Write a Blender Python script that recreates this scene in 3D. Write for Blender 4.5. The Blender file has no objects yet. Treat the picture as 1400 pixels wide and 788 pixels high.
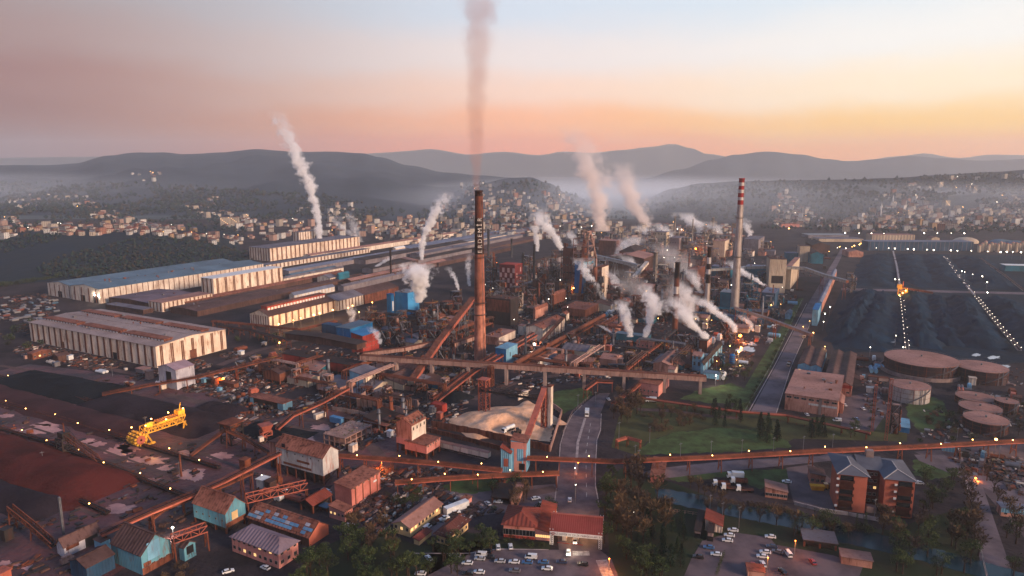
import bpy, math, random
from math import sin, cos, pi, radians
from mathutils import Vector, noise
random.seed(7)
S = bpy.context.scene
col = S.collection
# ---------------------------------------------------------------- camera
F, CX, CY, Y0, H = 933.0, 700.0, 394.0, 228.0, 150.0      # focal length (px of a 1400 wide frame), centre, horizon row, flying height
PITCH = math.atan((CY - Y0) / F)
cam = bpy.data.cameras.new('camera'); co = bpy.data.objects.new('camera', cam); col.objects.link(co)
cam.sensor_width = 36; cam.lens = F / 1400 * 36; cam.clip_start = 1; cam.clip_end = 30000
co.location = (0, 0, H); co.rotation_euler = (pi / 2 - PITCH, 0, 0); S.camera = co
S.view_settings.view_transform = 'Standard'; S.view_settings.look = 'None'
S.view_settings.exposure = 0.38; S.view_settings.gamma = 1.0
# ---------------------------------------------------------------- sky and sun
def lin(c):
    if isinstance(c, str):
        c = [int(c[i:i + 2], 16) / 255 for i in (0, 2, 4)]
    return tuple((x / 12.92 if x <= .04045 else ((x + .055) / 1.055) ** 2.4) for x in c)
def rgba(c): return (*lin(c), 1)
def dusty(c):                             # everything in the works wears the same pinkish ore dust
    r, g, b = [int(c[i:i + 2], 16) / 255 for i in (0, 2, 4)]
    if r > g > b and r - b > .33 and g - b < .27: b += .45 * (g - b); g -= .06 * (g - b)
    m = (r + g + b) / 3; return (*lin([x + (m - x) * .08 for x in (r, g, b)]), 1)
SUN_AZ, SUN_EL = radians(122), radians(17)            # azimuth clockwise from the view direction (+Y)
SUNV = Vector((sin(SUN_AZ) * cos(SUN_EL), cos(SUN_AZ) * cos(SUN_EL), sin(SUN_EL)))
w = bpy.data.worlds.new('World'); S.world = w; w.use_nodes = True
nt = w.node_tree; N = nt.nodes; L = nt.links; N.clear()
out = N.new('ShaderNodeOutputWorld'); bg = N.new('ShaderNodeBackground'); L.new(bg.outputs[0], out.inputs[0])
tc = N.new('ShaderNodeTexCoord'); nz = N.new('ShaderNodeVectorMath'); nz.operation = 'NORMALIZE'; L.new(tc.outputs['Generated'], nz.inputs[0])
sx = N.new('ShaderNodeSeparateXYZ'); L.new(nz.outputs[0], sx.inputs[0])
el = N.new('ShaderNodeMapRange'); el.inputs[1].default_value = -.02; el.inputs[2].default_value = .6; 
sn = N.new('ShaderNodeTexNoise'); sn.inputs['Scale'].default_value = 2.2; sn.inputs['Detail'].default_value = 5; sn.inputs['Roughness'].default_value = .6      # uneven layers of dusk haze
sv = N.new('ShaderNodeVectorMath'); sv.operation = 'MULTIPLY'; sv.inputs[1].default_value = (1, 1, 3.2); L.new(nz.outputs[0], sv.inputs[0]); L.new(sv.outputs[0], sn.inputs['Vector'])
sa = N.new('ShaderNodeMath'); sa.operation = 'MULTIPLY_ADD'; sa.inputs[1].default_value = .085; L.new(sn.outputs[0], sa.inputs[0]); sb = N.new('ShaderNodeMath'); sb.operation = 'SUBTRACT'; sb.inputs[1].default_value = .0425; L.new(sx.outputs[2], sb.inputs[0]); L.new(sb.outputs[0], sa.inputs[2]); L.new(sa.outputs[0], el.inputs[0])
def ramp(stops):
    r = N.new('ShaderNodeValToRGB'); L.new(el.outputs[0], r.inputs[0]); e = r.color_ramp.elements
    r.color_ramp.interpolation = 'EASE'
    while len(e) > 1: e.remove(e[-1])
    for i, (z, c) in enumerate(stops):
        p = (z + .02) / .62
        x = e[0] if i == 0 else e.new(p)
        x.position = p; x.color = rgba(c)
    return r
rw = ramp([(-.02, 'f88c38'), (.02, 'ffa440'), (.055, 'ffc868'), (.10, 'fbe6c6'), (.15, 'eeebe6'), (.22, 'd4e0e8'), (.40, '94b2d8'), (.6, '7096c8')])   # towards the sunset
rm = ramp([(-.02, 'f47c48'), (.02, 'ff8f58'), (.055, 'ffae7c'), (.10, 'f5ccb6'), (.15, 'e6d8d4'), (.22, 'cbd4e0'), (.40, '8caad4'), (.6, '6a90c4')])   # ahead
rl = ramp([(-.02, '523842'), (.02, '663c42'), (.055, '7c4845'), (.10, '8a5a56'), (.15, '967672'), (.22, '958a8a'), (.40, '8098c0'), (.6, '6488bc')])   # away from it
def mr(src, a, b):
    m = N.new('ShaderNodeMapRange'); m.interpolation_type = 'SMOOTHSTEP'; m.inputs[1].default_value = a; m.inputs[2].default_value = b; L.new(src, m.inputs[0]); return m.outputs[0]
def mixc(f, a, b):
    m = N.new('ShaderNodeMix'); m.data_type = 'RGBA'; L.new(f, m.inputs[0]); L.new(a, m.inputs[6]); L.new(b, m.inputs[7]); return m.outputs[2]
c1 = mixc(mr(sx.outputs[0], -.66, .06), rl.outputs[0], rm.outputs[0])
c2 = mixc(mr(sx.outputs[0], -.05, .55), c1, rw.outputs[0])
sky = N.new('ShaderNodeTexSky'); sky.sky_type = 'NISHITA'; sky.sun_disc = False
sky.sun_elevation = SUN_EL; sky.sun_rotation = SUN_AZ
sc = N.new('ShaderNodeVectorMath'); sc.operation = 'SCALE'; sc.inputs[3].default_value = .007; L.new(sky.outputs[0], sc.inputs[0])
ad = N.new('ShaderNodeVectorMath'); ad.operation = 'ADD'; L.new(c2, ad.inputs[0]); L.new(sc.outputs[0], ad.inputs[1])
L.new(ad.outputs[0], bg.inputs[0]); bg.inputs[1].default_value = .9
sl = bpy.data.lights.new('sun', 'SUN'); sl.energy = 5.0; sl.angle = radians(12); sl.color = (1, .72, .52)
so = bpy.data.objects.new('sun', sl); col.objects.link(so); so.rotation_euler = SUNV.to_track_quat('Z', 'Y').to_euler(); so.location = (0, 0, 500)
S.cycles.use_denoising = True
S.cycles.max_bounces = 5; S.cycles.volume_bounces = 4; S.cycles.transparent_max_bounces = 12
S.cycles.sample_clamp_indirect = 4
# ---------------------------------------------------------------- mapping from the photograph to the place
_c, _s = cos(PITCH), sin(PITCH)
def ray(x, y):
    u = (x - CX) / F; v = -(y - CY) / F
    return Vector((u, _c + v * _s, -_s + v * _c))
def P(x, y, z=0.0):                       # the point of height z seen at photograph pixel x, y
    d = ray(x, y); t = (z - H) / d.z
    return Vector((d.x * t, d.y * t, z))
def W(x, y, Y):                           # the point at distance Y seen at pixel x, y
    d = ray(x, y); t = Y / d.y
    return Vector((d.x * t, Y, H + d.z * t))
def pix(p):
    d = Vector(p) - Vector((0, 0, H)); dep = d.y * _c - d.z * _s; up = d.y * _s + d.z * _c
    return (CX + F * d.x / dep, CY - F * up / dep)
def hgt(A, y):                            # height of a point above ground point A seen at row y
    return max(1.0, W(CX, y, A.y).z)
def lenx(A, ang, x):                      # how far to go from A along ang to reach column x
    lo, hi = 0.0, 900.0; d = Vector((cos(ang), sin(ang), 0)); sgn = 1 if x > pix(A)[0] else -1
    if (pix(A + d * 900)[0] - x) * sgn < 0: return 16.0      # turned away from the camera: that side cannot be seen
    for _ in range(40):
        m = (lo + hi) / 2
        q = pix(A + d * m)[0]
        if (q - x) * sgn < 0: lo = m
        else: hi = m
    return lo
G0 = radians(61.8)                        # the works' own grid
# ---------------------------------------------------------------- materials
MATS = {}
def mat(name, c, c2=None, sc=.15, rough=.8, metal=0.0, corr=0.0, rust=None, ramt=.5, bump=0.0, lo=.4, hi=.65, spec=.3, detail=6):
    if name in MATS: return MATS[name]
    m = bpy.data.materials.new(name); m.use_nodes = True; nt = m.node_tree; n = nt.nodes; l = nt.links
    b = n['Principled BSDF']; b.inputs['Roughness'].default_value = rough; b.inputs['Metallic'].default_value = metal
    b.inputs['Specular IOR Level'].default_value = spec if rough < .75 or spec != .3 else .06
    g = n.new('ShaderNodeNewGeometry'); pos = g.outputs['Position']
    no = n.new('ShaderNodeTexNoise'); no.inputs['Scale'].default_value = sc; no.inputs['Detail'].default_value = detail; no.inputs['Roughness'].default_value = .62; l.new(pos, no.inputs[0])
    def mp(src, a, b_):
        q = n.new('ShaderNodeMapRange'); q.inputs[1].default_value = a; q.inputs[2].default_value = b_; l.new(src, q.inputs[0]); return q.outputs[0]
    def mx(f, a, b_, mode='MIX'):
        q = n.new('ShaderNodeMix'); q.data_type = 'RGBA'; q.blend_type = mode
        for s_, v in ((0, f), (6, a), (7, b_)):
            if isinstance(v, (tuple, float)): q.inputs[s_].default_value = v
            else: l.new(v, q.inputs[s_])
        return q.outputs[2]
    c = dusty(c); c2 = dusty(c2) if c2 else tuple(x * .7 for x in c[:3]) + (1,)
    colr = mx(mp(no.outputs[0], lo, hi), c, c2)
    hsrc = no.outputs[0]
    if rust:
        vm = n.new('ShaderNodeVectorMath'); vm.operation = 'MULTIPLY'; vm.inputs[1].default_value = (1, 1, .16); l.new(pos, vm.inputs[0])
        n2 = n.new('ShaderNodeTexNoise'); n2.inputs['Scale'].default_value = .55; n2.inputs['Detail'].default_value = 7; n2.inputs['Roughness'].default_value = .7; l.new(vm.outputs[0], n2.inputs[0])
        colr = mx(mp(n2.outputs[0], .62 - ramt * .25, .80 - ramt * .25), colr, dusty(rust))
    if corr:
        t = n.new('ShaderNodeTexCoord'); a = n.new('ShaderNodeSeparateXYZ'); l.new(t.outputs['Object'], a.inputs[0])
        d = n.new('ShaderNodeSeparateXYZ'); l.new(t.outputs['Normal'], d.inputs[0])
        def ma(op, x, y=None):
            q = n.new('ShaderNodeMath'); q.operation = op
            for i, v in enumerate((x, y)):
                if v is None: continue
                if isinstance(v, (int, float)): q.inputs[i].default_value = v
                else: l.new(v, q.inputs[i])
            return q.outputs[0]
        s_ = ma('ADD', ma('MULTIPLY', a.outputs[0], ma('ABSOLUTE', d.outputs[1])), ma('MULTIPLY', a.outputs[1], ma('ABSOLUTE', d.outputs[0])))
        wv = ma('SINE', ma('MULTIPLY', s_, 2 * pi / corr))
        bp = n.new('ShaderNodeBump'); bp.inputs['Strength'].default_value = .6; bp.inputs['Distance'].default_value = .12; l.new(wv, bp.inputs['Height']); l.new(bp.outputs[0], b.inputs['Normal'])
        # sheet joints: every sheet of cladding has weathered a little differently
        wn = n.new('ShaderNodeTexWhiteNoise'); wn.noise_dimensions = '1D'; l.new(ma('FLOOR', ma('DIVIDE', s_, corr * 2.5)), wn.inputs['W'])
        colr = mx(mp(wn.outputs[0], 0, 1), colr, mx(.2, colr, (.02, .012, .01, 1)))
    elif bump:
        n3 = n.new('ShaderNodeTexNoise'); n3.inputs['Scale'].default_value = bump; n3.inputs['Detail'].default_value = 5; l.new(pos, n3.inputs[0])
        bp = n.new('ShaderNodeBump'); bp.inputs['Strength'].default_value = .7; bp.inputs['Distance'].default_value = .5 / max(bump, .2); l.new(n3.outputs[0], bp.inputs['Height']); l.new(bp.outputs[0], b.inputs['Normal'])
    l.new(colr, b.inputs['Base Color'])
    MATS[name] = m; return m
def glow(name, c, s):
    if name in MATS: return MATS[name]
    m = bpy.data.materials.new(name); m.use_nodes = True; n = m.node_tree.nodes
    b = n['Principled BSDF']; b.inputs['Base Color'].default_value = (*lin(c), 1); b.inputs['Emission Color'].default_value = (*lin(c), 1); b.inputs['Emission Strength'].default_value = s
    MATS[name] = m; return m
# ---------------------------------------------------------------- mesh helpers
class MB:
    def __init__(s): s.v = []; s.f = []; s.m = []
    def poly(s, pts, mi=0):
        k = len(s.v); s.v += [tuple(p) for p in pts]; s.f.append(tuple(range(k, k + len(pts)))); s.m.append(mi); return s
    def hexa(s, q, mi=0):                 # 8 points: bottom loop then top loop
        k = len(s.v); s.v += [tuple(p) for p in q]
        for f in ((3, 2, 1, 0), (4, 5, 6, 7), (0, 1, 5, 4), (1, 2, 6, 5), (2, 3, 7, 6), (3, 0, 4, 7)):
            s.f.append(tuple(k + i for i in f)); s.m.append(mi)
        return s
    def box(s, x0, y0, z0, x1, y1, z1, mi=0):
        return s.hexa([(x0, y0, z0), (x1, y0, z0), (x1, y1, z0), (x0, y1, z0), (x0, y0, z1), (x1, y0, z1), (x1, y1, z1), (x0, y1, z1)], mi)
    def beam(s, a, b, w, h, mi=0, up=(0, 0, 1)):   # bar from a to b, h measured upwards from the line
        a, b = Vector(a), Vector(b); d = (b - a).normalized(); up = Vector(up)
        if abs(d.dot(up)) > .999: up = Vector((1, 0, 0))
        r = d.cross(up).normalized() * (w / 2); u = r.cross(d).normalized() * h
        return s.hexa([a - r, b - r, b + r, a + r, a - r + u, b - r + u, b + r + u, a + r + u], mi)
    def rod(s, a, b, w, mi=0):
        a, b = Vector(a), Vector(b); d = (b - a).normalized(); up = Vector((0, 0, 1)) if abs(d.z) < .99 else Vector((1, 0, 0))
        r = d.cross(up).normalized() * (w / 2); u = r.cross(d).normalized() * (w / 2)
        return s.hexa([a - r - u, b - r - u, b + r - u, a + r - u, a - r + u, b - r + u, b + r + u, a + r + u], mi)
    def cyl(s, a, b, r0, r1=None, n=10, mi=0, cap=True):
        r1 = r0 if r1 is None else r1
        a, b = Vector(a), Vector(b); d = (b - a).normalized(); up = Vector((0, 0, 1)) if abs(d.z) < .99 else Vector((1, 0, 0))
        r = d.cross(up).normalized(); u = r.cross(d); k = len(s.v)
        for c, rr in ((a, r0), (b, r1)):
            for i in range(n):
                t = 2 * pi * i / n; s.v.append(tuple(c + (r * cos(t) + u * sin(t)) * rr))
        for i in range(n):
            j = (i + 1) % n; s.f.append((k + i, k + n + i, k + n + j, k + j)); s.m.append(mi)
        if cap:
            s.f.append(tuple(k + i for i in range(n))); s.m.append(mi)
            s.f.append(tuple(k + n + n - 1 - i for i in range(n))); s.m.append(mi)
        return s
    def pipe(s, pts, r, n=8, mi=0):
        for a, b in zip(pts, pts[1:]): s.cyl(a, b, r, n=n, mi=mi)
        return s
    def lathe(s, prof, n=20, mi=0, c=(0, 0), mis=None):
        k = len(s.v)
        for r, z in prof:
            for i in range(n):
                t = 2 * pi * i / n; s.v.append((c[0] + r * cos(t), c[1] + r * sin(t), z))
        for q in range(len(prof) - 1):
            for i in range(n):
                j = (i + 1) % n; s.f.append((k + q * n + i, k + q * n + j, k + q * n + n + j, k + q * n + n + i)); s.m.append(mis[q] if mis else mi)
        return s
    def mesh(s, name, mats, smooth=False):
        me = bpy.data.meshes.new(name); me.from_pydata(s.v, [], s.f)
        for x in (mats if isinstance(mats, (list, tuple)) else [mats]): me.materials.append(x)
        me.polygons.foreach_set('material_index', s.m)
        if smooth: me.polygons.foreach_set('use_smooth', [True] * len(s.f))
        me.update(); return me
    def build(s, name, mats, parent=None, smooth=False):
        return link(name, s.mesh(name, mats, smooth), parent)
def link(name, me, parent=None, loc=None, rz=None, scale=None):
    o = bpy.data.objects.new(name, me); col.objects.link(o)
    if parent: o.parent = parent
    if loc is not None: o.location = loc
    if rz is not None: o.rotation_euler = (0, 0, rz)
    if scale is not None: o.scale = scale
    return o
def tag(o, label, cat, group=None):
    o['label'] = label; o['category'] = cat
    if group: o['group'] = group
    return o
def thing(name, label, cat, loc=(0, 0, 0), rz=0.0, group=None):
    return tag(link(name, None, None, loc, rz), label, cat, group)
def dup(o, loc, rz=0.0, scale=1.0, mats=None):            # copy of a thing with its parts and sub-parts
    c = o.copy(); col.objects.link(c); c.location = loc; c.rotation_euler = (0, 0, rz); c.scale = (scale,) * 3 if isinstance(scale, (int, float)) else scale
    for ch in o.children:
        d = ch.copy(); col.objects.link(d); d.parent = c
        for gc in ch.children:
            e = gc.copy(); col.objects.link(e); e.parent = d
    return c
def struct(o): o['kind'] = 'structure'; return o
def stuff(o): o['kind'] = 'stuff'; return o
NTH = 'first second third fourth fifth sixth seventh eighth ninth tenth eleventh twelfth thirteenth fourteenth fifteenth sixteenth seventeenth eighteenth nineteenth twentieth'.split()
def nth(i):
    if i < 20: return NTH[i]
    t = ['twent', 'thirt', 'fort', 'fift', 'sixt', 'sevent', 'eight', 'ninet'][(i + 1) // 10 - 2]; r = (i + 1) % 10
    return t + ('y-' + NTH[r - 1] if r else 'ieth')
def order(objs, text):                                    # text has {} for the rank counted from the left of the photograph
    objs = sorted(objs, key=lambda o: pix(o.matrix_basis.translation)[0])
    if len(objs) == 1: objs[0]['label'] = text.replace(', {} from the left', ''); return
    for i, o in enumerate(objs): o['label'] = text.format(nth(i) if i < len(objs) - 1 else ('last' if i > 8 else nth(i)))
# ---------------------------------------------------------------- land
m_ground = mat('bare_ground', '3a3032', '1e1b1e', sc=.03, rough=.95, bump=.5)
m_town = mat('town_ground', '4c5552', '3a4244', sc=.01)
m_yard = mat('ore_dust', '5c2b2a', '221216', sc=.03, rough=.75, bump=.35, lo=.38, hi=.6, spec=.5)
m_coalg = mat('coal_dust', '0c2233', '061520', sc=.02, rough=.9, bump=.25)
m_asph = mat('asphalt', '665658', '493d41', sc=.12, rough=.85)
m_road = mat('dusty_road', '6b5c60', '4c4145', sc=.06, rough=.85)
m_grass = mat('lawn_grass', '445630', '34361f', sc=.13, rough=1, bump=2)
m_rough = mat('rough_grass', '4a4a2c', '33301f', sc=.05, rough=1, bump=2)
m_dark = mat('undergrowth', '283220', '302e22', sc=.08, rough=1, bump=1.5)
m_pave = mat('yard_paving', '625254', '43393d', sc=.07, rough=.9)
m_sand = mat('sand', 'd8a684', 'b08262', sc=.09, rough=1, bump=.8)
m_kerb = mat('kerb_concrete', '9a8a86', '7a6c6a', sc=.3)
m_water = bpy.data.materials.new('water'); m_water.use_nodes = True
_b = m_water.node_tree.nodes['Principled BSDF']; _b.inputs['Base Color'].default_value = (*lin('0c2a32'), 1); _b.inputs['Roughness'].default_value = .22; _b.inputs['Specular IOR Level'].default_value = .22
_n = m_water.node_tree.nodes.new('ShaderNodeTexNoise'); _n.inputs['Scale'].default_value = 40
_bp = m_water.node_tree.nodes.new('ShaderNodeBump'); _bp.inputs['Strength'].default_value = .15; m_water.node_tree.links.new(_n.outputs[0], _bp.inputs['Height']); m_water.node_tree.links.new(_bp.outputs[0], _b.inputs['Normal'])
m_puddle = mat('wet_dust_sky_pink', 'b87c6e', '7c4c48', sc=.09, rough=.4, spec=.5)  # wet dust with the pink sky reflection put into its colour
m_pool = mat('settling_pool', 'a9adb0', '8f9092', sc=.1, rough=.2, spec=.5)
def sheet(name, px, m, z, jitter=0.0, seed=0):
    pts = [P(x, y) for x, y in px]
    if jitter:
        rnd = random.Random(seed); q = []
        for a, b in zip(pts, pts[1:] + pts[:1]):
            k = max(1, int((b - a).length / (jitter * 2.2)))
            for i in range(k): q.append(a.lerp(b, i / k) + Vector((rnd.uniform(-1, 1), rnd.uniform(-1, 1), 0)) * jitter)
        pts = q
    for p in pts: p.z = z
    if sum(a.x * b.y - b.x * a.y for a, b in zip(pts, pts[1:] + pts[:1])) < 0: pts.reverse()
    return struct(MB().poly(pts).build(name, m))
g = MB()
XS = [-10300, -2500, -900, 0, 900, 2500, 10300]; YS = [-600, 0, 300, 700, 1500, 3000, 11000]
for i in range(6):
    for j in range(6): g.poly([(XS[i], YS[j], 0), (XS[i + 1], YS[j], 0), (XS[i + 1], YS[j + 1], 0), (XS[i], YS[j + 1], 0)])
struct(g.build('ground', m_ground))
sheet('town_ground', [(-900, 300), (2300, 300), (1700, 262), (-300, 262)], m_town, .05)
sheet('ore_yard', [(-60, 520), (40, 498), (230, 520), (340, 545), (470, 560), (560, 590), (600, 640), (470, 660), (330, 690), (130, 800), (-220, 900), (-400, 700)], m_yard, .03)
sheet('coal_yard', [(1150, 396), (1196, 346), (1400, 350), (1520, 372), (1640, 480), (1340, 500), (1220, 482), (1142, 482), (1128, 450)], m_coalg, .03)
sheet('coal_yard_road', [(1150, 394), (1400, 400), (1480, 404), (1480, 407), (1400, 403), (1150, 397)], m_road, .06)
sheet('plant_road', [(1026, 564), (1061, 500), (1105, 415), (1150, 340), (1156, 340), (1119, 415), (1081, 500), (1060, 566)], m_road, .06)
sheet('road_verge', [(1000, 560), (1036, 500), (1092, 408), (1099, 408), (1056, 500), (1019, 564)], m_grass, .06)
sheet('main_road', [(759, 690), (765, 640), (767, 608), (773, 588), (783, 568), (797, 554), (812, 542), (820, 538), (834, 538), (828, 548), (821, 566), (820, 588), (815, 602), (813, 640), (813, 664), (818, 690)], m_asph, .06)
sheet('forecourt', [(560, 800), (575, 745), (640, 755), (680, 750), (752, 752), (820, 752), (836, 765), (850, 800)], m_asph, .06)
sheet('gate_road', [(764, 752), (758, 690), (820, 690), (817, 752)], m_asph, .09)
sheet('yard_lane', [(540, 690), (610, 668), (680, 668), (760, 662), (758, 690), (700, 700), (650, 706), (610, 730), (570, 736)], m_asph, .06)
sheet('lawn', [(868, 622), (885, 604), (920, 592), (985, 585), (1040, 588), (1078, 604), (1082, 612), (1000, 618)], m_grass, .07, 1.2, 3)
sheet('lawn', [(930, 545), (960, 532), (1000, 524), (1022, 532), (1010, 552), (975, 552)], m_grass, .07, 1.2, 4)
sheet('lawn', [(752, 560), (758, 536), (800, 530), (812, 540), (790, 556), (770, 566)], m_grass, .07, 1, 5)
sheet('lawn', [(905, 652), (990, 645), (1090, 640), (1075, 664), (1040, 668), (990, 652), (930, 660)], m_grass, .07, 1, 6)
sheet('lawn', [(600, 668), (620, 657), (700, 655), (690, 668), (640, 676)], m_grass, .07, .8, 8)
sheet('lawn', [(1248, 632), (1262, 622), (1290, 632), (1310, 650), (1272, 656), (1250, 650)], m_grass, .07, .8, 9)
sheet('lawn', [(1240, 548), (1262, 540), (1290, 548), (1300, 580), (1260, 592), (1240, 570)], m_grass, .07, 1, 10)
sheet('rough_ground', [(836, 612), (846, 570), (880, 548), (960, 556), (1090, 570), (1240, 575), (1240, 604), (1085, 600), (1078, 604), (1040, 588), (985, 585), (920, 592), (885, 604), (868, 622)], m_rough, .05)
sheet('rough_ground', [(828, 660), (850, 640), (905, 655), (1000, 690), (1100, 715), (1215, 725), (1330, 690), (1345, 800), (1380, 900), (840, 900)], m_dark, .05)
sheet('rough_ground', [(400, 800), (420, 760), (480, 730), (540, 735), (575, 748), (565, 800)], m_dark, .05)
sheet('grove_floor', [(560, 800), (575, 745), (640, 755), (680, 750), (752, 752), (752, 742), (680, 738), (640, 728), (600, 740)], m_dark, .08)
sheet('service_road', [(860, 650), (905, 640), (1000, 630), (1120, 624), (1140, 618), (1140, 630), (1000, 644), (905, 655)], m_road, .08)
sheet('car_park', [(945, 765), (960, 740), (1000, 728), (1052, 735), (1060, 745), (1140, 760), (1180, 775), (1170, 800), (1000, 830), (930, 800)], m_pave, .09)
sheet('car_park', [(1075, 640), (1110, 635), (1142, 660), (1140, 700), (1085, 688), (1080, 668)], m_pave, .09)
sheet('car_park', [(1145, 545), (1200, 535), (1215, 560), (1195, 590), (1150, 585)], m_pave, .06)
sheet('right_yard', [(1250, 618), (1400, 606), (1500, 640), (1500, 760), (1400, 735), (1330, 655)], m_pave, .06)
sheet('concrete_lane', [(1250, 622), (1290, 622), (1345, 650), (1420, 685), (1400, 692), (1330, 660), (1256, 630)], m_road, .08)
sheet('park_road', [(1318, 655), (1340, 655), (1362, 720), (1400, 830), (1350, 830), (1332, 720)], m_road, .09)
sheet('canal', [(895, 664), (904, 668), (950, 676), (1010, 690), (1083, 704), (1170, 722), (1250, 742), (1420, 790), (1420, 812), (1240, 762), (1150, 742), (1078, 722), (1000, 706), (940, 694), (900, 684)], m_water, .11, .5, 2)
m_track = mat('dirt_track', '5e4844', '403433', sc=.06, rough=.95)
def track(px, wd):
    q = [P(x, y) for x, y in px]; L_, R_ = [], []
    for i, p in enumerate(q):
        d = (q[min(i + 1, len(q) - 1)] - q[max(i - 1, 0)]).normalized(); s = Vector((-d.y, d.x, 0)) * wd / 2 * (1 + .25 * noise.noise(p * .05)); L_.append(p + s); R_.append(p - s)
    mb = MB()
    for i in range(len(q) - 1): mb.poly([(v.x, v.y, .14) for v in (R_[i], R_[i + 1], L_[i + 1], L_[i])])
    return struct(mb.build('dirt_track', m_track))
for px, wd in (([(300, 560), (350, 575), (420, 590), (500, 600), (540, 575), (570, 560)], 7), ([(500, 600), (520, 625), (480, 650), (440, 690)], 7), ([(230, 540), (280, 552), (330, 545), (380, 540)], 6), ([(340, 545), (420, 575), (470, 575), (520, 590)], 5), ([(560, 560), (600, 545), (650, 545), (700, 525), (780, 510), (850, 515)], 6), ([(760, 505), (800, 480), (850, 470), (880, 490)], 7), ([(700, 510), (740, 492), (800, 462), (840, 440)], 5), ([(870, 520), (910, 490), (960, 470), (1010, 440), (1030, 420)], 7), ([(60, 480), (150, 505), (230, 520), (330, 530)], 6), ([(0, 500), (120, 522), (200, 545)], 4), ([(870, 560), (915, 562), (960, 568), (1010, 572)], 5), ([(300, 500), (350, 480), (420, 462), (480, 440), (530, 425)], 7), ([(660, 690), (700, 680), (760, 668)], 6), ([(1100, 480), (1140, 500), (1180, 520), (1215, 540)], 6)):
    track(px, wd)
# markings
m_paint = mat("road_paint", "a8a09a", "7c7470", sc=.8)
def stripes(x0, y0, x1, y1, n, ln, wd):
    a, b = P(x0, y0), P(x1, y1); d = (b - a).normalized(); p = Vector((-d.y, d.x, 0)); mb = MB()
    for i in range(n):
        c = a.lerp(b, (i + .5) / n); q = [c - d * wd - p * ln, c + d * wd - p * ln, c + d * wd + p * ln, c - d * wd + p * ln]
        mb.poly([(v.x, v.y, .12) for v in q])
    return mb
struct(stripes(783, 757, 806, 757, 9, 1.6, .35).build('zebra_crossing', m_paint))
struct(stripes(822, 766, 832, 790, 12, 2.2, .35).build('zebra_crossing', m_paint))
for pts in (((802, 680), (801, 620), (808, 575)),):
    mb = MB(); q = [P(*p) for p in pts]
    for a, b in zip(q, q[1:]):
        n = int((b - a).length / 9)
        for i in range(n):
            s, e = a.lerp(b, i / n), a.lerp(b, (i + .45) / n); d = (e - s).normalized(); p = Vector((-d.y, d.x, 0)) * .16
            mb.poly([(v.x, v.y, .1) for v in (s + p, s - p, e - p, e + p)])
    struct(mb.build('lane_line', m_paint))
def kerb(px, w=.4, h=.14):
    mb = MB(); q = [P(x, y) for x, y in px]
    for a, b in zip(q, q[1:]): mb.beam(a, b, w, h)
    return struct(mb.build('kerb', m_kerb))
kerb([(758, 690), (764, 640), (766, 608), (772, 588), (782, 568), (796, 554)], .5)
kerb([(819, 690), (814, 664), (814, 640), (816, 602), (821, 588), (822, 566)], .5)
kerb([(787, 650), (790, 605), (800, 572)], 1.4, .14)
kerb([(1023, 564), (1059, 500), (1103, 415)], .6); kerb([(1061, 566), (1082, 500), (1120, 415)], .6)
kerb([(565, 757), (640, 757), (680, 751), (750, 752)], .5)
kerb([(1320, 655), (1334, 720), (1352, 800)], .6)
# puddles and settling pools: thin wet films that lie in the yards
rp = random.Random(4)
def blob(name, x, y, rx, ry, m, z=.1, rag=.6):
    n = 56; ph = rp.uniform(0, 9); px = []
    for i in range(n):
        t = 2 * pi * i / n; k = 1 + rag * (1.2 * noise.noise(Vector((cos(t) * .9 + ph, sin(t) * .9, ph))) + .7 * noise.noise(Vector((cos(t) * 3.4 + ph, sin(t) * 3.4, ph + 5))) + .4 * noise.noise(Vector((cos(t) * 8 + ph, sin(t) * 8, ph))))
        px.append((x + rx * cos(t) * k, y + ry * sin(t) * k))
    return sheet(name, px, m, z)
for x, y, rx, ry in ((52, 587, 30, 6), (70, 580, 20, 4), (158, 617, 24, 9), (180, 612, 16, 8), (205, 628, 32, 7), (118, 604, 14, 4), (130, 608, 12, 3), (253, 620, 9, 5), (262, 650, 18, 9), (228, 640, 12, 4),
                     (210, 657, 16, 3), (204, 552, 8, 2.6), (170, 696, 22, 6), (10, 772, 16, 5), (48, 776, 14, 4), (300, 625, 14, 4), (330, 600, 12, 3), (440, 585, 16, 4), (420, 600, 12, 4), (305, 552, 16, 3), (82, 568, 18, 3), (133, 563, 5, 2), (10, 569, 12, 3), (150, 547, 10, 1.6)):
    blob('puddle', x, y, rx, ry, m_puddle)
for x, y, rx, ry in ((1217, 466, 9, 2.2), (1258, 464, 10, 2.8), (1294, 417, 5, 1.6), (1346, 444.5, 5, 1.4), (1148, 456, 5, 2.4), (1361, 489, 8, 2), (1370, 501, 10, 1.6), (1348, 476, 9, 1), (1334, 486, 5, 1.6), (1020, 477, 14, 4), (1025, 470, 10, 2.5)):
    blob('settling_pool', x, y, rx, ry, m_pool)
for px, wd in (([(-20, 512), (110, 540), (220, 571)], 1.6), ([(-20, 522), (110, 552), (240, 590)], 1.6), ([(-20, 550), (100, 584), (250, 630)], 1.6), ([(-20, 566), (100, 602), (240, 652)], 1.6), ([(-20, 590), (60, 614), (180, 662)], 2), ([(-20, 640), (60, 675), (130, 705)], 2), ([(130, 545), (240, 572), (340, 600)], 2.4), ([(180, 590), (280, 622), (350, 648)], 2)):
    track(px, wd)
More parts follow.
